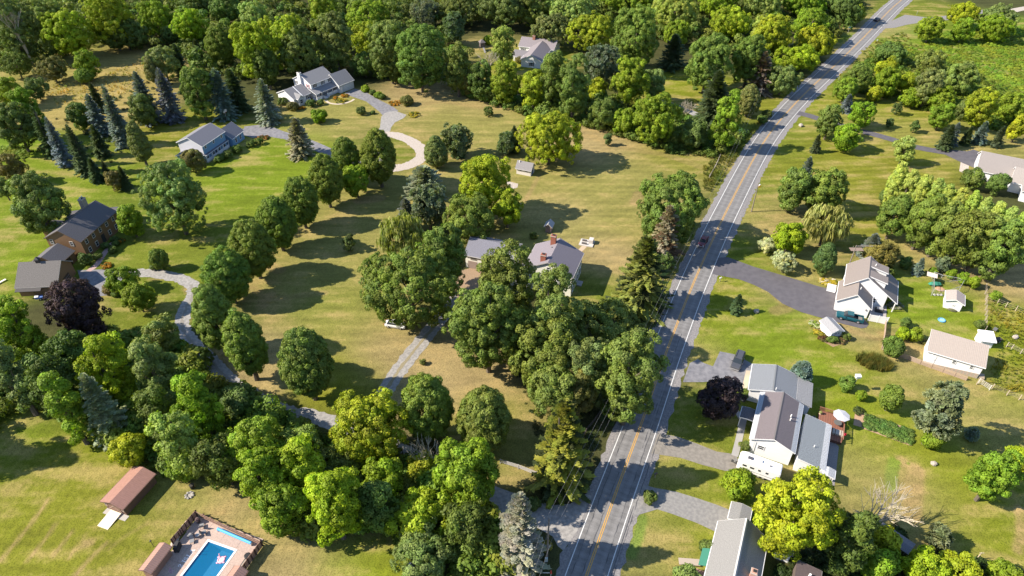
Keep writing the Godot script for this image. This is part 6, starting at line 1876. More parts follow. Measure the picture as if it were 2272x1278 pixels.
	for k in 2:
		obj("post", tube_mesh(Vector3(k * 2.2, 0, 0), Vector3(k * 2.2, 1.4, 0), 0.07, 0.07), mat(0.6, 0.58, 0.54), go)
	var tr := thing("pasture_cart", "small dark cart behind the white shelter", "cart", Vector3(103.15, 0.00, -105.84), 10)
	obj("tray", box_mesh(Vector3(1.3, 0.4, 0.9), Vector3(0, 0.6, 0)), mat(0.05, 0.04, 0.035), tr)
	for s in [-1, 1]:
		wheel(tr, Vector3(0, 0.3, s * 0.5), 0.3)
	var wm := thing("wheelbarrow", "grey wheelbarrow at the yard corner above the white shelter", "wheelbarrow", Vector3(104.42, 0.00, -109.13), 40)
	obj("tray", box_mesh(Vector3(1.0, 0.3, 0.7), Vector3(0, 0.5, 0)), mat(0.12, 0.12, 0.12), wm)
	wheel(wm, Vector3(0.5, 0.25, 0.05), 0.25)
	var sw := thing("play_hut", "small dark play hut on stilts in the far woods clearing", "play hut", Vector3(-12.53, 0.00, -285.55), 20)
	obj("cabin", box_mesh(Vector3(2.0, 1.8, 2.0), Vector3(0, 2.6, 0)), mat(0.1, 0.08, 0.08), sw)
	obj("slide", box_mesh(Vector3(0.7, 0.1, 3.2), Vector3(0.2, 1.0, 2.0), Basis(Vector3.RIGHT, 0.6)), mat(0.3, 0.28, 0.27), sw)
	var rs := begin()
	loft(rs, [[Vector3(-1.3, 3.5, -1.3), Vector3(1.3, 3.5, -1.3), Vector3(1.3, 3.5, 1.3), Vector3(-1.3, 3.5, 1.3)], [Vector3(-0.1, 4.7, -0.1), Vector3(0.1, 4.7, -0.1), Vector3(0.1, 4.7, 0.1), Vector3(-0.1, 4.7, 0.1)]])
	obj("roof", done(rs), mat(0.14, 0.12, 0.12), sw)
	for q in [[-0.9, -0.9], [0.9, -0.9], [-0.9, 0.9], [0.9, 0.9]]:
		obj("leg", box_mesh(Vector3(0.14, 1.8, 0.14), Vector3(q[0], 0.9, q[1])), mat(0.12, 0.1, 0.09), sw)

func growth() -> void:
	make_growth_lists()
	# flower beds
	var gold := [[0.5, 0.22, 0.01], [0.1, 0.13, 0.02]]
	var lemon := [[0.45, 0.36, 0.03], [0.12, 0.16, 0.02]]
	flowers("flower_bed", "orange flowers at the far end of the brown house walk", "flowers", Vector3(-100.12, 0.00, -143.07), 1.0, gold)
	flowers("flower_bed", "orange flowers where the brown house walk meets the drive", "flowers", Vector3(-98.79, 0.00, -132.41), 1.2, gold, 40)
	flowers("flower_bed", "orange flowers at the grey white house bed, left", "flowers", Vector3(-64.02, 0.00, -234.76), 1.3, gold)
	flowers("flower_bed", "orange flowers at the grey white house bed, right", "flowers", Vector3(-60.99, 0.00, -236.82), 1.3, gold)
	flowers("flower_bed", "low yellow edging bed beside the grey white house walk", "flowers", Vector3(-61.41, 0.00, -232.33), 2.2, lemon, 40)
	flowers("flower_bed", "orange flowers below the white wing of the grey white house", "flowers", Vector3(-73.98, 0.00, -226.03), 1.2, gold)
	flowers("flower_bed", "orange yellow flowers along the upper asphalt drive", "flowers", Vector3(-41.54, 0.00, -230.34), 2.4, gold, 46)
	flowers("flower_bed", "yellow flowering bush below the upper gravel junction", "flowers", Vector3(-33.80, 0.00, -220.35), 2.2, lemon, 46)
	flowers("flower_bed", "rust coloured flowers at the blue house drive corner", "flowers", Vector3(-80.90, 0.00, -202.22), 2.0, [[0.3, 0.12, 0.03], [0.08, 0.09, 0.02]], 40)
	flowers("flower_bed", "yellow and cream flowers at the cape house entry, left", "flowers", Vector3(73.91, 0.00, -126.15), 1.3, [[0.55, 0.42, 0.03], [0.6, 0.56, 0.46]], 40)
	flowers("flower_bed", "yellow flowers at the cape house entry, right of the walk", "flowers", Vector3(75.91, 0.00, -125.80), 0.9, lemon)
	flowers("flower_bed", "grey green rockery plants below the cape house patio", "flowers", Vector3(86.50, 0.00, -117.35), 1.7, [[0.3, 0.3, 0.22], [0.14, 0.17, 0.05]], 34)
	flowers("flower_bed", "white flowering bush at the garden shed's upper corner", "flowers", Vector3(66.00, 0.00, -110.90), 1.1, [[0.55, 0.58, 0.35], [0.2, 0.28, 0.03]], 34)
	flowers("flower_bed", "small yellow bush beside the garden shed, first below the white one", "flowers", Vector3(65.71, 0.00, -108.41), 0.7, lemon)
	flowers("flower_bed", "small yellow bush beside the garden shed, second below the white one", "flowers", Vector3(66.23, 0.00, -107.68), 0.7, lemon)
	flowers("flower_bed", "reddish bush at the long side of the garden shed", "flowers", Vector3(66.45, 0.00, -106.69), 1.0, [[0.16, 0.08, 0.03], [0.12, 0.11, 0.03]])
	flowers("flower_bed", "tan grass clump at the lower gable of the garden shed", "flowers", Vector3(69.60, 0.00, -105.84), 1.2, [[0.22, 0.15, 0.07], [0.14, 0.12, 0.04]])
	flowers("flower_bed", "yellow flowers at the barn's left end", "flowers", Vector3(87.51, 0.00, -105.00), 0.8, [[0.5, 0.3, 0.05], [0.2, 0.2, 0.05]])
	flowers("flower_bed", "dry yellow plant beside the near utility pole", "flowers", Vector3(5.26, 0.00, -58.40), 0.9, [[0.3, 0.27, 0.05], [0.22, 0.19, 0.06]])
	flowers("flower_bed", "small plants at the corner of the ranch vegetable plot", "flowers", Vector3(65.71, 0.00, -86.13), 0.9, [[0.07, 0.1, 0.03], [0.1, 0.13, 0.03]])
	# foundation shrubs
	var fs := [[Vector3(-80.93, 0.00, -198.34), 1.5, "dark mound shrub at the blue house garage corner"], [Vector3(-82.90, 0.00, -196.76), 1.3, "dark mound shrub second along the blue house garage"], [Vector3(-85.92, 0.00, -192.72), 1.6, "dark mound shrub in front of the blue porch, right"], [Vector3(-87.56, 0.00, -189.10), 1.6, "dark mound shrub in front of the blue porch, middle"], [Vector3(-89.55, 0.00, -186.75), 1.4, "dark mound shrub in front of the blue porch, left"],
		[Vector3(-81.58, 0.00, -229.54), 1.8, "green shrub at the white wing end of the grey white house"], [Vector3(-76.86, 0.00, -224.88), 1.9, "brownish shrub before the grey white house wing"], [Vector3(-70.94, 0.00, -227.97), 1.7, "dark shrub under the grey white house bay"], [Vector3(-68.00, 0.00, -229.15), 1.2, "low shrub left of the porch steps of the grey white house"],
		[Vector3(-54.21, 0.00, -241.43), 1.4, "round light green shrub at the top of the upper asphalt drive"], [Vector3(-50.90, 0.00, -238.48), 1.2, "dark shrub second along the upper asphalt drive"], [Vector3(-48.47, 0.00, -235.58), 1.4, "light shrub third along the upper asphalt drive"], [Vector3(-46.97, 0.00, -234.35), 1.3, "dark shrub fourth along the upper asphalt drive"], [Vector3(-37.37, 0.00, -229.15), 2.2, "reddish round shrub beside the drive flowers"],
		[Vector3(-52.23, 0.00, -221.47), 1.9, "dark shrub in a round bed on the upper front lawn"], [Vector3(-48.16, 0.00, -221.47), 0.8, "small dark shrub beside the upper asphalt drive"], [Vector3(-65.14, 0.00, -214.89), 2.6, "yellow green small tree on the upper front lawn"],
		[Vector3(68.01, 0.00, -105.70), 1.0, "round green bush at the garden shed corner"], [Vector3(67.35, 0.00, -105.98), 0.6, "low bush left of the round one by the garden shed"], [Vector3(71.12, 0.00, -106.54), 0.9, "shaded bush at the garden shed's far gable corner"],
		[Vector3(-102.39, 0.00, -135.79), 1.0, "low bush along the brown house front, left"], [Vector3(-102.35, 0.00, -140.46), 1.0, "low bush along the brown house front, middle"], [Vector3(-101.81, 0.00, -143.48), 0.9, "low bush along the brown house front, right"], [Vector3(-99.84, 0.00, -138.49), 1.0, "dark bush in the brown house walk bed"], [Vector3(-100.53, 0.00, -141.46), 0.9, "grey bush in the brown house walk bed"], [Vector3(-92.96, 0.00, -122.24), 1.4, "low rusty bush in the bed by the brown house drive"], [Vector3(-90.90, 0.00, -121.40), 1.3, "dry bush in the bed by the brown house drive"], [Vector3(-113.33, 0.00, -123.92), 1.6, "dark bush at the brown garage's front corner"], [Vector3(-110.29, 0.00, -122.24), 1.3, "grey bush in front of the brown garage"],
		[Vector3(-86.45, 0.00, -131.50), 1.1, "dark low shrub under the clipped ball tree"], [Vector3(-85.62, 0.00, -132.41), 0.9, "dark low shrub right of the ball tree stem"],
		[Vector3(3.10, 0.00, -270.73), 1.7, "dark red shrub at the far white house, left"], [Vector3(6.15, 0.00, -268.21), 1.8, "dark red shrub at the far white house, right"], [Vector3(74.00, 0.00, -128.79), 1.0, "small shrub by the cape house porch rail"], [Vector3(90.12, 0.00, -129.15), 1.6, "dark shrub behind the cape house"],
		[Vector3(22.93, 0.00, -66.77), 1.3, "dark low bush at the road mouth of the gravel drive, right"], [Vector3(11.79, 0.00, -68.98), 1.5, "bush at the road edge beside the ragged spruce"], [Vector3(3.66, 0.00, -65.48), 1.2, "low bush at the upper side of the gravel mouth"], [Vector3(87.21, 0.00, -218.14), 2.0, "low bush beside the road at the leaning pole"], [Vector3(84.30, 0.00, -213.46), 2.2, "pale weeds clump at the road edge below the leaning pole"]]
	for f in fs:
		var c := "bd"
		var r: float = f[1]
		var l: String = f[2]
		var kind := "sh"
		if "reddish" in l or "rusty" in l or "brownish" in l or "red" in l.split(" "):
			kind = "or"
		elif "light" in l or "yellow" in l:
			kind = "bg"
		var o := plant(kind, f[0].x, f[0].z, r, r * (1.4 if r < 2.4 else 1.7), l, "")
	# what nobody could count
	cover("undergrowth", "leaf0", [Vector2(-96.63, -77.03), Vector2(-92.95, -87.71), Vector2(-77.63, -81.13), Vector2(-63.48, -73.13), Vector2(-55.69, -71.26), Vector2(-44.25, -69.43), Vector2(-36.10, -61.73), Vector2(-31.28, -59.73), Vector2(-24.17, -60.13), Vector2(-19.86, -60.13), Vector2(-9.25, -52.63), Vector2(2.99, -52.63), Vector2(-1.16, -61.73), Vector2(-9.56, -67.65), Vector2(-18.82, -75.06), Vector2(-29.04, -78.54), Vector2(-41.83, -83.81), Vector2(-49.76, -87.71), Vector2(-60.02, -94.86), Vector2(-66.94, -101.31), Vector2(-77.09, -105.42), Vector2(-89.52, -105.42), Vector2(-102.91, -105.42), Vector2(-112.67, -102.66)], 2600, 0.6, 1.8, [0.14, 0.195, 0.024], 1.0, 4.5)
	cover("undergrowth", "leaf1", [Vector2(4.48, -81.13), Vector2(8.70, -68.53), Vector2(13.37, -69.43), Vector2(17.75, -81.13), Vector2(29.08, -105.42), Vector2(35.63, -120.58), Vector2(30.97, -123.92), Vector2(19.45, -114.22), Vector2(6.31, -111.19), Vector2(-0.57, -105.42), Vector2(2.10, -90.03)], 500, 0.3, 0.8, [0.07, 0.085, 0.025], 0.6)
	cover("undergrowth", "leaf2", [Vector2(6.80, -218.14), Vector2(28.99, -208.24), Vector2(48.51, -192.11), Vector2(61.77, -188.51), Vector2(72.71, -198.34), Vector2(76.64, -204.86), Vector2(72.33, -208.24), Vector2(56.42, -218.88), Vector2(26.92, -236.40), Vector2(8.87, -236.40), Vector2(-14.31, -240.58), Vector2(-22.63, -240.58), Vector2(-12.32, -232.33)], 1300, 0.6, 1.8, [0.12, 0.18, 0.027], 1.0, 3.0)
	cover("undergrowth", "leaf0", [Vector2(-233.13, -256.14), Vector2(-190.42, -260.86), Vector2(-178.28, -286.66), Vector2(-153.52, -286.66), Vector2(-126.71, -260.86), Vector2(-97.12, -244.88), Vector2(-93.53, -256.14), Vector2(-62.56, -258.48), Vector2(-47.50, -251.54), Vector2(-22.78, -242.72), Vector2(-15.44, -265.73), Vector2(-28.04, -316.72), Vector2(-7.55, -323.33), Vector2(70.40, -292.30), Vector2(93.62, -270.73), Vector2(92.78, -242.72), Vector2(102.22, -251.54), Vector2(140.27, -298.11), Vector2(157.53, -316.72), Vector2(188.05, -381.06), Vector2(88.15, -385.51), Vector2(-32.94, -385.51), Vector2(-154.03, -385.51), Vector2(-323.56, -385.51)], 6500, 0.8, 2.4, [0.12, 0.17, 0.027], 1.0, 6.5)
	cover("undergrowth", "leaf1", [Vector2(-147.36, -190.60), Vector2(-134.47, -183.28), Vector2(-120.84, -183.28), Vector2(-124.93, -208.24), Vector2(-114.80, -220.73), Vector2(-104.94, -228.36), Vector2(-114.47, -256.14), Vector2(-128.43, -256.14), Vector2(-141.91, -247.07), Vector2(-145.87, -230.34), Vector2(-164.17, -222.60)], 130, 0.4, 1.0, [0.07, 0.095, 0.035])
	cover("undergrowth", "leaf2", [Vector2(120.45, -240.58), Vector2(132.87, -238.48), Vector2(144.36, -224.50), Vector2(151.26, -213.46), Vector2(161.99, -208.24), Vector2(169.88, -201.56), Vector2(187.40, -230.34), Vector2(179.45, -260.86), Vector2(167.72, -281.19), Vector2(147.85, -278.52)], 900, 0.6, 1.8, [0.13, 0.19, 0.02])
	cover("weeds", "leaf1", [Vector2(147.85, -278.52), Vector2(172.92, -292.30), Vector2(195.54, -310.31), Vector2(219.39, -316.72), Vector2(246.19, -316.72), Vector2(185.08, -218.88), Vector2(173.89, -226.42), Vector2(176.94, -256.14), Vector2(166.47, -270.73)], 3600, 0.3, 0.95, [0.2, 0.28, 0.025], 0.6)
	cover("weeds", "leaf2", [Vector2(140.29, -275.88), Vector2(155.75, -295.18), Vector2(167.47, -304.12), Vector2(177.29, -310.31), Vector2(170.28, -286.66), Vector2(142.29, -260.86), Vector2(135.13, -258.48)], 220, 0.4, 1.0, [0.19, 0.22, 0.03], 0.6)
	cover("weeds", "leaf0", [Vector2(-164.86, -195.19), Vector2(-159.18, -197.70), Vector2(-150.45, -193.64), Vector2(-150.03, -189.10), Vector2(-156.64, -186.16)], 160, 0.5, 1.0, [0.19, 0.28, 0.025], 0.6)
	cover("meadow_grass", "tuft0", [Vector2(-177.21, -244.88), Vector2(-167.50, -250.64), Vector2(-158.73, -253.82), Vector2(-150.08, -278.52), Vector2(-136.82, -247.07), Vector2(-138.16, -238.48), Vector2(-145.46, -236.40), Vector2(-152.31, -230.34), Vector2(-159.90, -226.42)], 500, 0.35, 0.8, [0.42, 0.34, 0.12])
	cover("meadow_grass", "tuft1", [Vector2(110.21, -120.58), Vector2(116.63, -115.77), Vector2(101.08, -90.03), Vector2(92.75, -92.41), Vector2(101.64, -102.66), Vector2(104.64, -105.42), Vector2(102.38, -108.26)], 700, 0.25, 0.5, [0.23, 0.24, 0.035])
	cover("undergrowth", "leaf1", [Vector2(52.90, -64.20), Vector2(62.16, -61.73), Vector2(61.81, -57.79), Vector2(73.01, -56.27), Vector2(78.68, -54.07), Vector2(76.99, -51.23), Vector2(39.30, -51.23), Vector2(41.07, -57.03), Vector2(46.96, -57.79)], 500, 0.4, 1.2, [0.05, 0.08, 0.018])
	cover("roadside_weeds", "tuft0", [Vector2(57.70, -182.72), Vector2(65.06, -190.60), Vector2(76.64, -204.86), Vector2(85.87, -218.88), Vector2(86.88, -217.05), Vector2(71.07, -192.11), Vector2(56.19, -167.25), Vector2(54.83, -169.79)], 500, 0.4, 1.0, [0.17, 0.19, 0.04])
	var og := thing("ornamental_grass", "oval bed of tall ornamental grass on the back lawn", "ornamental grass", Vector3(74.10, 0.00, -99.20))
	var spots := []
	var tints := []
	for i in 150:
		var w := rng.randf() * TAU
		var q := sqrt(rng.randf())
		var s := rng.randf_range(1.1, 1.7) * (1.0 - 0.3 * q)
		spots.append(Transform3D(Basis(Vector3.UP, rng.randf() * TAU).scaled(Vector3(s * 0.8, s * 1.35, s * 0.8)), Vector3(cos(w) * q * 3.3, 0, sin(w) * q * 2.2).rotated(Vector3.UP, -0.35)))
		tints.append(tinted(Color(0.17, 0.15, 0.035) if rng.randf() < 0.6 else Color(0.1, 0.13, 0.03), 1.0))
	scatter(og, "blades", "tuft1", spots, tints)
	# vegetable plots
	struct("garden_soil", sheet([Vector2(65.46, -86.80), Vector2(66.81, -85.91), Vector2(64.88, -82.41), Vector2(63.50, -82.94)], 0.02), noisy("garden soil", [[0.3, 0.19, 0.12], [0.42, 0.28, 0.18]], 0.05, Vector3(4, 4, 4)))
	struct("garden_soil", sheet([Vector2(66.81, -85.91), Vector2(74.23, -81.66), Vector2(72.05, -78.04), Vector2(64.79, -82.19)], 0.02), noisy("garden soil", [], 0.05, Vector3(4, 4, 4)))
	cover("vegetable_rows", "leaf2", [Vector2(66.89, -85.68), Vector2(74.13, -81.45), Vector2(72.14, -78.24), Vector2(65.05, -82.41)], 330, 0.28, 0.6, [0.15, 0.24, 0.05])
	struct("mulch_bed", sheet([Vector2(65.41, -110.90), Vector2(66.70, -111.19), Vector2(68.08, -104.86), Vector2(72.30, -107.11), Vector2(72.34, -105.98), Vector2(67.58, -104.03), Vector2(65.72, -106.26)], 0.02), mat(0.26, 0.17, 0.1, 0.95))

func make_growth_lists() -> void:
	var names := {"L": "trees of the near hedgerow", "row": "row of trees along the gravel drive", "farm": "trees round the old farmhouse", "brown": "trees round the brown house", "conifers": "conifers beside the dry meadow", "topleft": "trees at the top left", "woods": "woods behind the houses", "roadwoods": "woods along the upper road", "rightwoods": "thicket beyond the right lawn", "rightlawn": "trees on the right lawns", "bed": "bushes in the backyard bed", "grove": "grove beside the fawn roofed house", "ranch": "trees round the ranch house"}
	for t in PLANTS:
		plant(t[0], t[1], t[2], t[3], t[4], t[5], names[t[6]])

const PLANTS := [
	["bg",-95.8,-98,4.02,18.6,"bright green tree at left picture edge in front of the brown garage","L"],
	["ol",-89.9,-85.5,2.66,19,"dull green tree below the bright one at the left picture edge","L"],
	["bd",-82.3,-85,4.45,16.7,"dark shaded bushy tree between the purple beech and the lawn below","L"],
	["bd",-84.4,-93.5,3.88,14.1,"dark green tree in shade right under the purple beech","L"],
	["pu",-88.1,-104.6,5.63,17.8,"large purple leaved beech beside the brown garage","L"],
	["ol",-82.7,-95,2.26,11.6,"small grey green tree just below the purple beech, beside yellow crown","L"],
	["yl",-73.4,-87.2,4.59,19.1,"bright yellow locust tree in the middle of the left hedgerow","L"],
	["bg",-76.9,-78.7,2.62,18.3,"bright green tree at the left end of the hedgerow over the lawn","L"],
	["sg",-72.1,-80.1,3.13,16.7,"tall grey green spruce wrapped in yellow vines","L"],
	["ol",-70.4,-100.3,3.53,11.5,"grey green tree whose top pokes above the hedgerow near the gravel bend","L"],
	["ol",-64.6,-86.9,3.89,18.9,"broad grey green tree beside the yellow locust","L"],
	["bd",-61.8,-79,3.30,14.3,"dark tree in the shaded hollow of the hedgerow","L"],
	["sh",-63,-97.7,2.91,5.7,"small grey leaved bush at the bend of the gravel drive","L"],
	["bg",-54.3,-78.9,3.99,18.1,"bright green tree right of the dark hollow, beside the gravel drive","L"],
	["dk",-50.3,-85.2,3.53,7.3,"low dark shrubby tree at the edge of the gravel drive","L"],
	["pg",-55,-71.3,3.46,17,"pale green rounded tree above the brown shed","L"],
	["yg",-66.5,-74.6,3.14,6.3,"yellow green bush mass just above the brown shed roof","L"],
	["bg",-56.1,-71.5,2.35,5.1,"green bush tree right of the brown shed","L"],
	["bd",-48,-70,3.93,12.9,"dark green tree in the middle of the near hedgerow","L"],
	["bg",-42.1,-71.3,4.83,14.8,"leafy green tree at the near side of the gravel drive","L"],
	["bg",-40,-65.7,3.21,14.7,"bright green tree at the hedgerow edge over the dry lawn","L"],
	["yg",-34.4,-68,4.18,13.5,"light green tree behind the golden one","L"],
	["pg",-37.3,-76.9,3.14,5.7,"pale yellow tree beside the gravel drive","L"],
	["bg",-35.7,-61.1,4.29,11.3,"bright green tree reaching over the lawn, left of the golden tree","L"],
	["yl",-26.8,-59.9,4.72,17.4,"golden yellow tree at the edge of the dry lawn","L"],
	["yg",-23.8,-74.8,6.47,16.7,"large yellow green tree where the farm drive meets the gravel","L"],
	["dk",-29.1,-70.2,3.68,8.3,"dark green tree behind the golden tree","L"],
	["bg",-20.6,-66.3,3.04,11.4,"small bright green tree between two dark gaps","L"],
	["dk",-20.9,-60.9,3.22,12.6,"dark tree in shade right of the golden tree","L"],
	["yg",-14.4,-60.7,4.95,9.3,"bright yellow green tree in front of the tall green one","L"],
	["ol",-13.3,-54.9,5.22,7.3,"olive green tree at the bottom picture edge","L"],
	["yg",-15.2,-69.9,2.52,6.7,"small yellow green tree beside a bare grey snag","L"],
	["bg",-7.2,-65.6,4.98,17,"tall green tree at the right end of the near hedgerow","L"],
	["bd",-6.7,-57.7,3.40,11.9,"dark shaded tree left of the pale spruce","L"],
	["yg",-3.5,-58.6,1.72,4.2,"small yellow green shrub touching the pale spruce","L"],
	["sb",-14.9,-52.4,1.28,5.6,"tip of a blue spruce at the bottom picture edge","L"],
	["sg",1,-55.1,3.61,19.1,"tall pale silvery spruce beside the road mouth of the gravel drive","L"],
	["dd",-14.4,-71.6,1.75,7.5,"bare grey snag standing above the near hedgerow","L"],
	["rw",-37.4,-171.1,5.17,19,"lush egg shaped tree at the far end of the drive row beside the gravel loop","row"],
	["rw",-47,-173.1,4.30,15.4,"egg shaped tree second from the gravel loop, left of the first","row"],
	["bg",-43.3,-165.4,4.05,10.2,"light green young tree in front of the two farthest row trees","row"],
	["rw",-49.9,-160,4.89,16.5,"row tree beside the pale spruce on the blue house drive","row"],
	["rw",-54.2,-149.6,4.92,15.8,"row tree fourth from the gravel loop in the curved line","row"],
	["rw",-57.5,-139.4,5.08,16,"row tree in the middle of the curved line along the lawn","row"],
	["rw",-59.9,-127.9,5.34,17,"row tree right above the long shadows, left of the sapling","row"],
	["rw",-62.9,-118.7,5.27,15.3,"row tree just behind the bend of the gravel drive","row"],
	["rw",-59.2,-101.9,4.09,19.3,"row tree touching the bend of the gravel drive","row"],
	["rw",-50.9,-94.6,3.88,18.9,"row tree on the inside of the gravel bend","row"],
	["rw",-38,-89.4,4.86,18.9,"large egg shaped tree standing alone left of the farm drive","row"],
	["rw",-14.9,-79.4,4.68,17.3,"dense rounded tree right of the farm drive","row"],
	["rw",-4.9,-77.1,4.82,16.2,"dense rounded tree on the tan lawn, right of its twin","row"],
	["mp",-21.3,-111.2,10.17,20.7,"huge dark maple over the white parked car","farm"],
	["mp",-15.3,-122,5.36,19.8,"dark maple just left of the farm carriage house","farm"],
	["wl",-26.6,-134.8,5.63,13.5,"light green weeping tree behind the huge maple","farm"],
	["mp",-10.4,-142.1,6.41,14.6,"dense dark maple behind the carriage house","farm"],
	["sg",-24.4,-166.1,5.57,9,"grey green spruce at the top of the farm tree group","farm"],
	["pn",-21.3,-148.1,5.22,14.9,"bushy grey green pine beside the farm lawn","farm"],
	["sb",-27.2,-148.5,2.78,9.8,"small blue spruce at the left of the grey pine","farm"],
	["yg",-7.2,-155.4,7.43,18.7,"airy yellow green tree beside the small stone shed","farm"],
	["yg",-1.2,-149.8,4.48,12.3,"drooping yellow green tree right of the dense maple","farm"],
	["yg",11.1,-185,9.39,17.1,"broad yellow green tree on the open lawn above the stone shed","farm"],
	["mp",-1.1,-107.7,6.81,24.4,"upright dark maple in front of the farmhouse, right of the carriage house","farm"],
	["mp",-4.7,-96.8,7.29,23,"great dark maple beside the farm drive, below the carriage house","farm"],
	["ol",7.7,-99.3,5.77,25.3,"thin crowned ash in front of the farmhouse gable","farm"],
	["mp",6.7,-91.8,7.20,18.3,"dark green maple below the thin ash","farm"],
	["mp",18.6,-102.7,7.65,12.6,"green maple between the ash and the tall spruce","farm"],
	["ol",13.9,-87.8,5.43,17.7,"green ash in the middle of the roadside clump","farm"],
	["mp",20.6,-83.2,5.75,23.7,"huge roadside maple leaning over the road","farm"],
	["mp",8,-85.3,5.45,14.2,"bushy green maple at the lawn side of the roadside clump","farm"],
	["or",12.2,-84.7,3.46,13.4,"yellowing maple at the front of the roadside clump","farm"],
	["ye",8.1,-69.5,4.49,21.8,"ragged yellow green spruce beside the rail fence and road","farm"],
	["ye",28.4,-116.9,6.10,19.4,"tall yellow green spruce beside the farmhouse lawn","farm"],
	["de",36.7,-134.2,4.01,16.4,"half dead brown spruce beside the big roadside maple","farm"],
	["mp",39.1,-143.5,9.14,20,"big round maple hanging over the road above the farmhouse","farm"],
	["sh",35.9,-130.3,3.18,5.7,"dark bush beneath the half dead spruce at the road","farm"],
	["sp",-40.6,-139.4,1.83,5,"thin green sapling alone on the shaded lawn","farm"],
	["sh",5.6,-144.8,0.93,1.7,"small round bush beside the farmhouse roof","farm"],
	["cd",-22.6,-182.6,3.82,10.7,"broad arborvitae at the gravel loop","farm"],
	["pn",-16.9,-189.4,5.00,11.1,"bushy pine right of the broad arborvitae","farm"],
	["sd",-16.6,-190.3,2.31,10,"dark narrow spruce between arborvitae and bushy pine","farm"],
	["pn",-2,-190.7,2.94,8.2,"round pine left of the broad yellow green tree","farm"],
	["sd",0.7,-193.1,1.85,8.9,"dark narrow spruce beside the round pine","farm"],
	["sh",-8,-219.8,1.74,3.6,"single clipped bush on the tan lawn","farm"],
	["sp",30.4,-197.3,1.34,4.4,"tiny dark conifer sapling on the tan field","farm"],
	["sh",-18.2,-99,0.62,1.1,"small dark bush right of the farm drive","farm"],
	["mp",-118.3,-145.6,6.52,19.1,"large round dark maple left of the brown house","brown"],
	["ol",-84.6,-146.7,8.60,21.7,"great olive oak between the brown and the blue house","brown"],
	["bg",-96.9,-145.4,3.00,10.1,"bright green tree at the right end of the brown house","brown"],
	["bl",-84.4,-131,2.14,6.3,"clipped ball tree on the small island lawn","brown"],
	["rn",-89.3,-122.8,3.38,6.9,"flat topped green tree beside the brown house drive","brown"],
	["rn",-82.4,-115.5,3.43,7.8,"spreading green tree inside the drive bend","brown"],
	["sh",-103.8,-133.5,1.61,3.1,"round green bush at the brown house corner","brown"],
	["cd",-110.7,-184,3.20,15.1,"pale olive arborvitae left of the blue house","brown"],
	["sb",-134.8,-183.8,2.28,16.1,"tall blue spruce in the left conifer group","conifers"],
	["sd",-142.2,-189.9,2.04,17.2,"dark spruce at the left of the conifer group","conifers"],
	["sd",-126.2,-178.9,2.59,16,"dark green spruce right of the tall blue spruce","conifers"],
	["sb",-134,-205,2.85,14.2,"blue spruce in the middle of the conifer group","conifers"],
	["sd",-143.5,-223.5,2.28,10.6,"dark spruce top behind the middle blue spruce","conifers"],
	["sb",-123.1,-197.2,2.93,20.4,"big dusky blue spruce beside the dry meadow","conifers"],
	["dk",-141.8,-208.8,3.74,10,"dusky bushy conifer behind the tall blue spruce","conifers"],
	["sb",-122.4,-215.4,3.71,17.6,"broad blue spruce at the edge of the dry meadow","conifers"],
	["sb",-114.6,-215.4,3.55,18.7,"shaded blue spruce behind the round yellow green maple","conifers"],
	["dk",-121.4,-210.5,4.21,12,"dark green tree between the two blue spruce groups","conifers"],
	["sd",-126.4,-189.8,2.13,10.8,"dark fir in front of the dusky blue spruce","conifers"],
	["cd",-133.5,-246.8,2.96,12.1,"dark cedar beside the grey green tree at the meadow","conifers"],
	["ol",-131.3,-252,6.32,13.7,"rounded grey green tree at the top of the dry meadow","conifers"],
	["sd",-128.1,-258.1,2.51,12.3,"dark conifer right of the rounded grey green tree","conifers"],
	["sd",-120.5,-173.9,1.67,8.1,"young fir at the left of the little row behind the brown house","conifers"],
	["sd",-117.7,-174.9,1.21,6.5,"slim young fir in the middle of the little row","conifers"],
	["sd",-110.4,-170.1,1.57,7.4,"young fir beside a reddish bush in the little row","conifers"],
	["or",-112.7,-169.3,2.20,6.3,"reddish brown bush between young firs","conifers"],
	["mp",-104.3,-216.6,6.03,20.4,"round yellow green maple behind the blue house","conifers"],
	["sb",-97.8,-218.1,4.09,17.6,"tall grey blue spruce behind the blue house garage","conifers"],
	["sd",-95.4,-224.1,4.27,15,"dark spruce right of the grey blue spruce","conifers"],
	["sg",-81.9,-214.4,3.73,15.4,"grey spruce left of the white house wing","conifers"],
	["sg",-65.4,-190.7,3.71,12.5,"pale conical spruce beside the blue house drive","conifers"],
	["or",-94.1,-179.6,3.31,7.5,"coppery bush at the blue house porch end","conifers"],
	["ol",-196,-270.8,8.61,28.1,"big dusty olive willow at the top left picture corner","topleft"],
	["dd",-192.6,-268.9,2.90,18,"bare brown dead tree at the top left","topleft"],
	["ol",-185,-277.9,8.50,24.6,"olive tree with dark leaning trunk at the top left","topleft"],
	["yg",-175.6,-271.2,9.00,20.9,"green tree with sunny tips left of the dry meadow","topleft"],
	["yl",-164.9,-285.4,10.06,23.5,"tall yellow green tree above the dry meadow","topleft"],
	["bd",-160.9,-286,10.11,12.9,"dark tree shading the top of the dry meadow","topleft"],
	["bg",-153.5,-300.8,7.71,16.9,"bright green tree right of the tall yellow one, top left","topleft"],
	["yl",-135.4,-290.6,6.97,16.2,"round yellow green tree above the rounded dark one","topleft"],
	["sh",-144.7,-293.1,4.78,8.6,"olive rounded bush left of the yellow green tree","topleft"],
	["rw",-114.1,-266,5.83,17.2,"dark rounded tree left of the sunlit yellow maples","topleft"],
	["pg",-113.9,-307.3,5.99,13.9,"pale green tree peeking over the sunlit maples","topleft"],
	["yg",-94.5,-246.7,7.96,24.8,"tall sunlit yellow green maple left of the white house","topleft"],
	["dk",-130.1,-319.8,7.29,13.7,"dark tree at the top edge between yellow and pale green ones","topleft"],
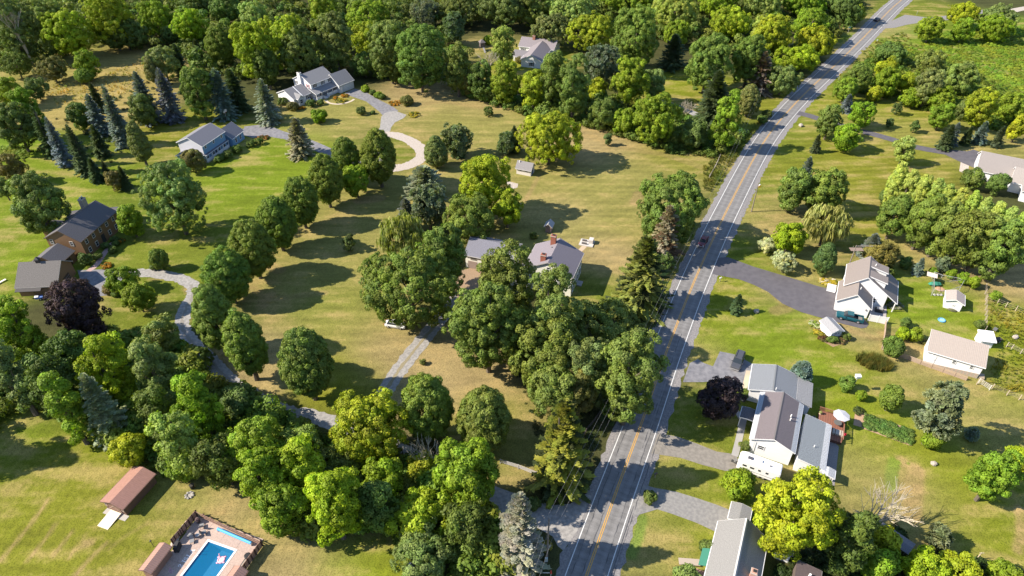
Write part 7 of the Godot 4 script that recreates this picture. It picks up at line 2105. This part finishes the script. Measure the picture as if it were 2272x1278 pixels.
	["dk",-148.5,-333.3,7.51,12.8,"dark tree at the top edge above the round yellow one","topleft"],
	["bg",-160.4,-252.5,4.23,11.7,"small sunny tree standing on the dry meadow","topleft"],
	["bl",-161,-249.2,3.51,5.8,"clipped round bush on the dry meadow","topleft"],
	["or",-173.2,-250.7,5.65,9.8,"brownish thicket at the left of the dry meadow","topleft"],
	["sh",-188.7,-254.5,6.05,10.3,"shaded thicket at the left picture edge","topleft"],
	["bg",-175,-226.6,3.85,12,"bright tree at the left edge above the tall blue spruce","topleft"],
	["bg",-152.5,-201.1,4.58,18.1,"bright green tree left of the dark spruce","topleft"],
	["bd",-151.4,-192.8,5.95,16.9,"dark tree at the left edge beside the vegetable patch","topleft"],
	["dk",-170,-233.6,4.17,8,"dark low thicket at the meadow's left end","topleft"],
	["or",-143,-173,3.66,9.9,"reddish brown bush at the left edge above the round maple","topleft"],
	["sh",-140.5,-163.7,2.43,7.6,"dark bush at the left picture edge beside the round maple","topleft"],
	["sd",-127.7,-275.1,2.15,8.2,"small fir behind the dark rounded tree","topleft"],
	["yg",-94.4,-260.8,5.87,21.1,"sunlit maple at the left of the white house woods","woods"],
	["yg",-82.8,-254.1,7.61,25.8,"big sunlit maple behind the white house, left of centre","woods"],
	["mp",-79.1,-250.5,7.41,21,"green maple directly behind the white house wing","woods"],
	["ol",-67.3,-259.3,8.07,24.3,"olive brown tinted tree behind the white house roof","woods"],
	["bg",-85.4,-317.8,7.74,14.8,"bright green treetop at the top edge above the white house","woods"],
	["bg",-63.4,-308.4,9.74,13.9,"bright treetop at the top edge left of the double maple","woods"],
	["yg",-58.2,-273.1,6.08,16.4,"yellow green layered tree left of the double maple","woods"],
	["mp",-45,-249.1,8.05,24.5,"left one of two great dark maples above the tan lawn","woods"],
	["mp",-33,-240.7,10.38,25.9,"right one of two great dark maples above the tan lawn","woods"],
	["pn",-39.1,-313.3,7.79,13.6,"blue green pine above the great dark maples","woods"],
	["dk",-23.6,-316.7,9.91,14.5,"dark woodland tree above the pine at the top edge","woods"],
	["pn",-24.3,-291.6,5.40,14.9,"grey green pine right of the great dark maples","woods"],
	["sh",-44.1,-249,2.92,6.1,"grey leaved bush at the foot of the great dark maples","woods"],
	["bd",-56.3,-255.3,5.53,9.7,"dark thicket behind the white house garage","woods"],
	["bd",-89.6,-243,4.78,16.2,"dark trunked tree left of the white house","woods"],
	["mp",-19.4,-236.5,5.35,20.3,"green tree right of the great dark maples","woods"],
	["or",-14.9,-236.5,3.81,10.8,"young tree with a few orange leaves at the lawn edge","woods"],
	["bd",-10.9,-232.7,4.66,15,"dark tree right of the orange leaved one","woods"],
	["cy",-3.6,-261.3,5.08,19.4,"light green upright tree left of the far white house","woods"],
	["bg",-2.2,-228.3,5.46,16.6,"green tree below the light upright one","woods"],
	["dd",-9.6,-253.9,3.18,9.9,"grey bare tree beside the light upright tree","woods"],
	["sh",-7.4,-231.4,3.41,7.4,"round green shrub at the lawn edge below the light upright tree","woods"],
	["yl",-10.4,-292.3,1.73,3.9,"yellow bush on the far lawn","woods"],
	["dk",-4.7,-313.7,10.43,18.9,"dark woods tree above the far white house, left","woods"],
	["dk",8.4,-315.5,9.48,17.6,"dark woods tree directly above the far white house","woods"],
	["ol",16.2,-288.7,8.49,14.8,"dusty olive tree behind the far white house","woods"],
	["pg",27,-313.3,10.87,17.2,"feathery light tree at the top edge right of the far white house","woods"],
	["yl",32.6,-283.1,10.16,16.3,"vivid yellow green tree right of the far white house","woods"],
	["mp",46.9,-260.6,10.04,26.5,"large green maple right of the vivid yellow green tree","woods"],
	["pg",71.8,-310.2,10.14,16.8,"pale green treetop at the top edge, middle right","woods"],
	["bg",69,-287.9,5.87,12,"green tree above the dark gap in the woods","woods"],
	["sd",63.3,-265.1,5.10,13.3,"shaded dark spruce with bare trunk in the woods gap","woods"],
	["mp",70.1,-240.1,8.67,22.4,"broad maple above the small yard by the road","woods"],
	["yg",93.7,-297.5,8.70,14.7,"yellow green treetop above the broad maple","woods"],
	["mp",86.4,-244.3,6.80,20.6,"green maple left of the half bare spruce by the road","woods"],
	["de",90.3,-240.5,5.14,15.2,"half bare pale spruce beside the road woods","woods"],
	["pg",103.1,-282.8,5.45,15.3,"light green treetop over the road woods","woods"],
	["pn",33.3,-245.9,8.01,16.5,"blue green pine with pale trunks at the middle of the woods edge","woods"],
	["mp",13.6,-222.3,5.29,22.6,"dark maple right in front of the far white house","woods"],
	["mp",20.2,-216,6.04,23.3,"second dark maple right of the far white house","woods"],
	["yg",7.3,-223.4,4.89,15.6,"young yellow green tree below the far white house","woods"],
	["bg",40.6,-224.9,6.22,19.3,"tall green tree right of the blue green pine","woods"],
	["ol",49.9,-230.9,4.40,13.1,"olive tree left of the small sunlit yard","woods"],
	["yg",30.1,-232.2,3.34,9.2,"small yellow tinted tree under the blue green pine","woods"],
	["dk",29.9,-208.7,4.40,11.5,"dark bushy tree at the field's woods edge","woods"],
	["bg",36.2,-205.8,4.46,9,"green bush at the field's woods edge, middle","woods"],
	["bg",44.5,-196.9,7.15,18.6,"dark green tree at the field's woods edge, right of the middle","woods"],
	["sd",65.3,-209,5.81,20.3,"very dark brownish spruce at the field corner","woods"],
	["bg",65.2,-193.1,4.32,20,"green tree at the field corner next to the road","woods"],
	["dk",56.7,-195.2,4.79,9.7,"low dark thicket at the field corner","woods"],
	["cd",80.5,-220,4.38,11.6,"yellow green arborvitae hedge beside the road pole","woods"],
	["dd",58.8,-216.9,2.47,6.2,"bare twiggy shrub by the side drive","woods"],
	["yg",103.5,-272.8,7.80,19.5,"sunlit tree in the road woods left of the curve","roadwoods"],
	["yg",110.2,-259.9,8.20,11.4,"low yellow green tree leaning to the road","roadwoods"],
	["ol",97.6,-238,6.11,11.3,"low olive bush tree at the roadside woods' lower end","roadwoods"],
	["bg",126.8,-293.3,7.95,15.8,"green tree in the middle of the road woods","roadwoods"],
	["yg",122.1,-274.4,7.36,13.7,"yellow green tree at the road edge before the junction","roadwoods"],
	["dk",153.6,-321.8,8.09,13.8,"dark tree at the junction's left side","roadwoods"],
	["bg",157.4,-320.6,4.03,9.7,"bright small tree beside the junction","roadwoods"],
	["dd",109.5,-275.2,2.60,7.4,"grey bare snag in the road woods","roadwoods"],
	["bg",135.9,-327.8,9.98,14.6,"green treetop at the top edge over the road woods","roadwoods"],
	["bg",95.6,-327.7,8.86,15.6,"green treetop at the top edge left of the road woods","roadwoods"],
	["pg",115.4,-326.4,10.09,16.9,"pale treetop at the top edge over the road woods","roadwoods"],
	["bg",53.9,-335.1,12.30,14.8,"green treetop at the top edge in the middle","roadwoods"],
	["bg",178.9,-295.3,5.50,11.5,"bushy green tree right of the junction","rightwoods"],
	["yg",202.7,-314.6,7.01,12,"sunny bush tree at the top right","rightwoods"],
	["ol",214.3,-307.6,7.28,12.3,"olive bush tree near the pale drive, top right","rightwoods"],
	["bg",193,-295.4,5.06,10.6,"round green tree below the sunny bush tree, top right","rightwoods"],
	["bg",207.6,-296.2,6.87,11.4,"green tree above the weed meadow","rightwoods"],
	["dk",151.1,-269.2,6.42,8.6,"low dark tree beside the road in the weeds","rightwoods"],
	["yg",141.5,-251.3,4.64,8.7,"yellow green bush tree at the roadside weeds","rightwoods"],
	["rw",124.8,-238.3,4.77,11.9,"dark rounded tree behind the yellow road sign","rightwoods"],
	["rn",117.5,-230.1,4.57,9.8,"low spreading tree beside the road sign","rightwoods"],
	["yg",129.3,-231.6,2.37,5.9,"small yellow green tree at the mown lawn edge","rightwoods"],
	["bg",133.9,-235.2,4.51,11.5,"green tree between the dark rounded and the yellow one","rightwoods"],
	["yl",142.5,-236.5,3.83,8.9,"yellow tree in the right thicket","rightwoods"],
	["ol",160.9,-256.9,5.31,10,"olive tree at the weed meadow edge","rightwoods"],
	["ol",144.1,-226.4,5.00,14.6,"dark olive tree in the middle of the right thicket","rightwoods"],
	["ol",161.2,-237.9,6.09,12.2,"grey olive tree touching the weed meadow","rightwoods"],
	["bg",139.8,-227,3.36,6.4,"low green bush at the mown lawn's upper edge","rightwoods"],
	["bg",147.2,-221.9,4.71,9.7,"green bush tree at the mown lawn's upper edge, right of the low one","rightwoods"],
	["yl",152.5,-208.8,5.32,15.2,"vivid yellow tree at the end of the right thicket","rightwoods"],
	["bg",167.1,-214.7,4.05,10.2,"green tree at the right picture edge behind the vivid yellow one","rightwoods"],
	["yg",160.9,-200,2.72,9.5,"yellow green tree at the right picture edge over the lawn","rightwoods"],
	["dk",152.9,-217,2.32,7,"dark shrub left of the vivid yellow tree","rightwoods"],
	["rn",140.6,-208.6,4.08,9.2,"leaning green tree on the mown lawn","rightlawn"],
	["mp",101.1,-201.8,3.82,12.2,"dark oval tree beside the long asphalt drive","rightlawn"],
	["bg",104,-193.3,4.09,9.2,"round green tree below the long asphalt drive","rightlawn"],
	["bg",115.2,-210.2,4.07,9.5,"round green tree above the long asphalt drive","rightlawn"],
	["sb",116.1,-223.2,1.84,6.5,"small blue spruce behind the dark oval tree","rightlawn"],
	["sd",94.7,-192.7,1.34,6.2,"little dark fir on the lawn by the road","rightlawn"],
	["pg",117.5,-184.4,3.09,9.3,"pale round tree at the bend of the asphalt drive","rightlawn"],
	["sd",136.3,-195,2.10,8.4,"dark broad spruce in the row before the tan roof house","rightlawn"],
	["sb",139.8,-197.9,1.86,7.7,"blue spruce behind the broad spruce, in the row before the tan roof house","rightlawn"],
	["sd",144.5,-198,1.43,6.3,"small dark spruce in the middle of the spruce row","rightlawn"],
	["sb",149.2,-199,1.86,7.6,"small blue spruce in the middle of the spruce row","rightlawn"],
	["sd",153.5,-196.5,1.50,7.1,"dark spruce at the right end of the spruce row","rightlawn"],
	["sp",132.5,-221,1.97,4.7,"thin little tree on the mown lawn, upper","rightlawn"],
	["sp",125.7,-210.7,1.18,3.5,"tiny bush on the mown lawn beside the round tree","rightlawn"],
	["sp",132.1,-206.8,1.54,4.5,"thin little tree on the mown lawn, lower","rightlawn"],
	["sh",83.9,-107.1,1.14,2.1,"reddish yellow bush on the cape house backyard","rightlawn"],
	["mp",75.3,-157.8,4.30,13.9,"left dark maple of the pair on the lawn beyond the road sign","rightlawn"],
	["mp",83.2,-157,5.90,13.7,"right broad dark maple of the pair on the lawn","rightlawn"],
	["sb",83.6,-171.2,1.99,9.8,"blue spruce tip behind the maple pair","rightlawn"],
	["wl",78.1,-141.4,5.22,12.3,"golden green weeping willow","rightlawn"],
	["yl",67.8,-137.3,3.63,9.7,"yellow green round tree beside the willow","rightlawn"],
	["bw",63.6,-138.9,2.30,4,"cream variegated bush left of the yellow green tree","rightlawn"],
	["bw",64.9,-130.7,3.29,5.3,"larger cream variegated bush above the cape house drive","rightlawn"],
	["tn",74.2,-129.9,2.73,9,"dense dark conical tree beside the cape house","rightlawn"],
	["or",88,-131.3,4.22,7.8,"rust tinged green tree behind the cape house","rightlawn"],
	["sb",88,-136.2,2.34,7.2,"blue spruce left of the rust tinged tree","rightlawn"],
	["sb",97.1,-129.5,1.11,4.8,"small blue spruce in the backyard bed","rightlawn"],
	["dk",95.2,-132.1,1.36,3.1,"dark bush beside the rust tinged tree","rightlawn"],
	["pn",103.1,-130.5,1.43,3.9,"small dark pine in the backyard bed","rightlawn"],
	["bg",104.2,-127.9,1.02,2.5,"green bush at the backyard bed left of the others","bed"],
	["bg",105.8,-125.9,1.18,2.9,"green bush second in the backyard bed row","bed"],
	["bg",107.5,-124.2,1.25,3.1,"green bush at the right end of the backyard bed row","bed"],
	["bg",100.3,-129,0.89,2.2,"small bush at the left start of the backyard bed row","bed"],
	["bg",109.9,-119.4,1.13,2.7,"dark green bush beside the pasture rail","bed"],
	["yg",82.8,-106.4,1.25,3.2,"yellow bush left of the pair in the cape backyard","bed"],
	["bg",85.3,-106,1.34,3.3,"green yellow bush right of the pair in the cape backyard","bed"],
	["dk",85.4,-110.5,1.09,2.5,"small dark shrub above the backyard bush pair","bed"],
	["dk",78.8,-101.9,2.02,4,"loose dull green shrub at the wooden fence corner","bed"],
	["sh",101.3,-110,1.03,2.1,"small bush at the pasture fence, below the hutch shed","bed"],
	["mp",96.4,-144.6,4.66,12.9,"dark tree with pale trunk at the left end of the right grove","grove"],
	["mp",100.9,-139.8,4.54,16.2,"leafy dark tree second in the front of the right grove","grove"],
	["mp",106.1,-132.2,4.62,16.9,"broad dark tree in the front middle of the right grove","grove"],
	["mp",112.5,-127.2,4.33,17.3,"leafy dark tree at the right end of the grove front","grove"],
	["dk",131.2,-170.2,3.01,5.9,"dark rounded tree at the tan roof house corner","grove"],
	["dk",136.5,-167.2,2.91,6.2,"second dark rounded tree along the tan roof house","grove"],
	["dk",103.2,-162.7,1.40,3.2,"dark low bush at the left of the grove","grove"],
	["pu",38.1,-84.6,3.93,11,"purple leaved maple in front of the ranch house","ranch"],
	["br",56.6,-93.5,2.18,6,"round blue spruce behind the ranch garage","ranch"],
	["sd",49.9,-115.1,1.25,5.4,"little dark fir on the lawn across the road","ranch"],
	["mp",65.3,-91.9,1.35,3.3,"small round bush beside the white bird house","ranch"],
	["bg",67.3,-89.3,0.91,2.3,"little green bush on the back lawn","ranch"],
	["rw",71,-86.5,2.07,6.9,"neat oval tree on the back lawn","ranch"],
	["pn",74.5,-78.6,3.79,15.8,"big grey green pine on the back lawn","ranch"],
	["bg",75.2,-78,1.57,3.8,"bright green bush beneath the big pine","ranch"],
	["br",83.3,-79.7,1.11,2.8,"tiny blue spruce right of the big pine","ranch"],
	["rn",77.6,-66.8,3.59,13,"spreading green tree near the right picture edge","ranch"],
	["yg",85.7,-72,1.86,7,"yellow green tree behind the spreading one at the right edge","ranch"],
	["yg",41.8,-57.7,5.71,18.6,"large yellow green maple between the ranch and the grey roofed house","ranch"],
	["bg",37.2,-67.4,2.71,6.6,"green tree left in front of the white camper","ranch"],
	["dd",56.4,-60.4,3.35,10.6,"pale bare leafless tree on the back lawn","ranch"],
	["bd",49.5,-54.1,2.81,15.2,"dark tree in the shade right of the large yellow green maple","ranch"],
	["yg",56.2,-56.5,2.11,7.5,"yellow green tree beside the dark sheet metal roof","ranch"],
	["bg",54.3,-53.2,2.69,7.1,"bright green tree at the bottom edge below the bare tree","ranch"],
	["yl",61.1,-52.9,2.66,6.8,"yellow green tree at the bottom edge, left of a pair","ranch"],
	["yg",66.3,-52.5,2.62,6.3,"yellow green tree at the bottom edge, right of a pair","ranch"],
	["bg",72.4,-51.6,2.24,5.3,"green bush tree at the bottom right corner","ranch"],
	["pn",66.5,-58.5,1.58,4.9,"small pine on the lower back lawn","ranch"],
	["sh",30.5,-57.3,1.48,2.9,"leafy vine bush at the grey roofed house wall","ranch"],
	["ol",26,-52,1.96,3.7,"olive bush at the bottom edge beside the grey roofed house","ranch"],
	["sh",45.2,-89.9,1.20,2.1,"clipped dark hedge at the ranch entrance","ranch"],
	["sh",41.6,-77.3,0.94,1.9,"dark shrub between ranch gable and walkway","ranch"],
	["mp",-108.3,-73.4,5.44,24.8,"big dark maple outside the left edge whose shadow lies on the lawn","L"],
	["pp",102,-158.1,2.11,15,"pale green upright tree first from the left in the grove's back row","grove"],
	["pp",104.3,-155.9,2.05,14.8,"pale green upright tree second from the left in the grove's back row","grove"],
	["pp",106.5,-153.7,2.04,14.7,"pale green upright tree third from the left in the grove's back row","grove"],
	["pp",108.7,-151.6,1.99,14.5,"pale green upright tree fourth from the left in the grove's back row","grove"],
	["pp",110.8,-149.5,1.99,14.3,"pale green upright tree fifth from the left in the grove's back row","grove"],
	["pp",112.9,-147.5,1.95,14.2,"pale green upright tree sixth from the left in the grove's back row","grove"],
	["pp",114.9,-145.4,1.89,14,"pale green upright tree seventh from the left in the grove's back row","grove"],
	["pp",117,-143.5,1.84,13.9,"pale green upright tree eighth from the left in the grove's back row","grove"],
	["pp",118.9,-141.5,1.78,13.7,"pale green upright tree ninth from the left in the grove's back row","grove"],
	["pp",120.9,-139.6,1.73,13.6,"pale green upright tree tenth from the left in the grove's back row","grove"],
	["pp",122.8,-137.7,1.69,13.4,"pale green upright tree eleventh from the left in the grove's back row","grove"],
	["pp",124.7,-135.9,1.64,13.3,"pale green upright tree twelfth from the left in the grove's back row","grove"],
	["mp",103.4,-136.7,3.84,16.1,"dark leafy tree behind the second and third trees of the grove front","grove"],
	["mp",109.4,-130.3,3.37,17.3,"dark leafy tree between the third and last trees of the grove front","grove"],
]
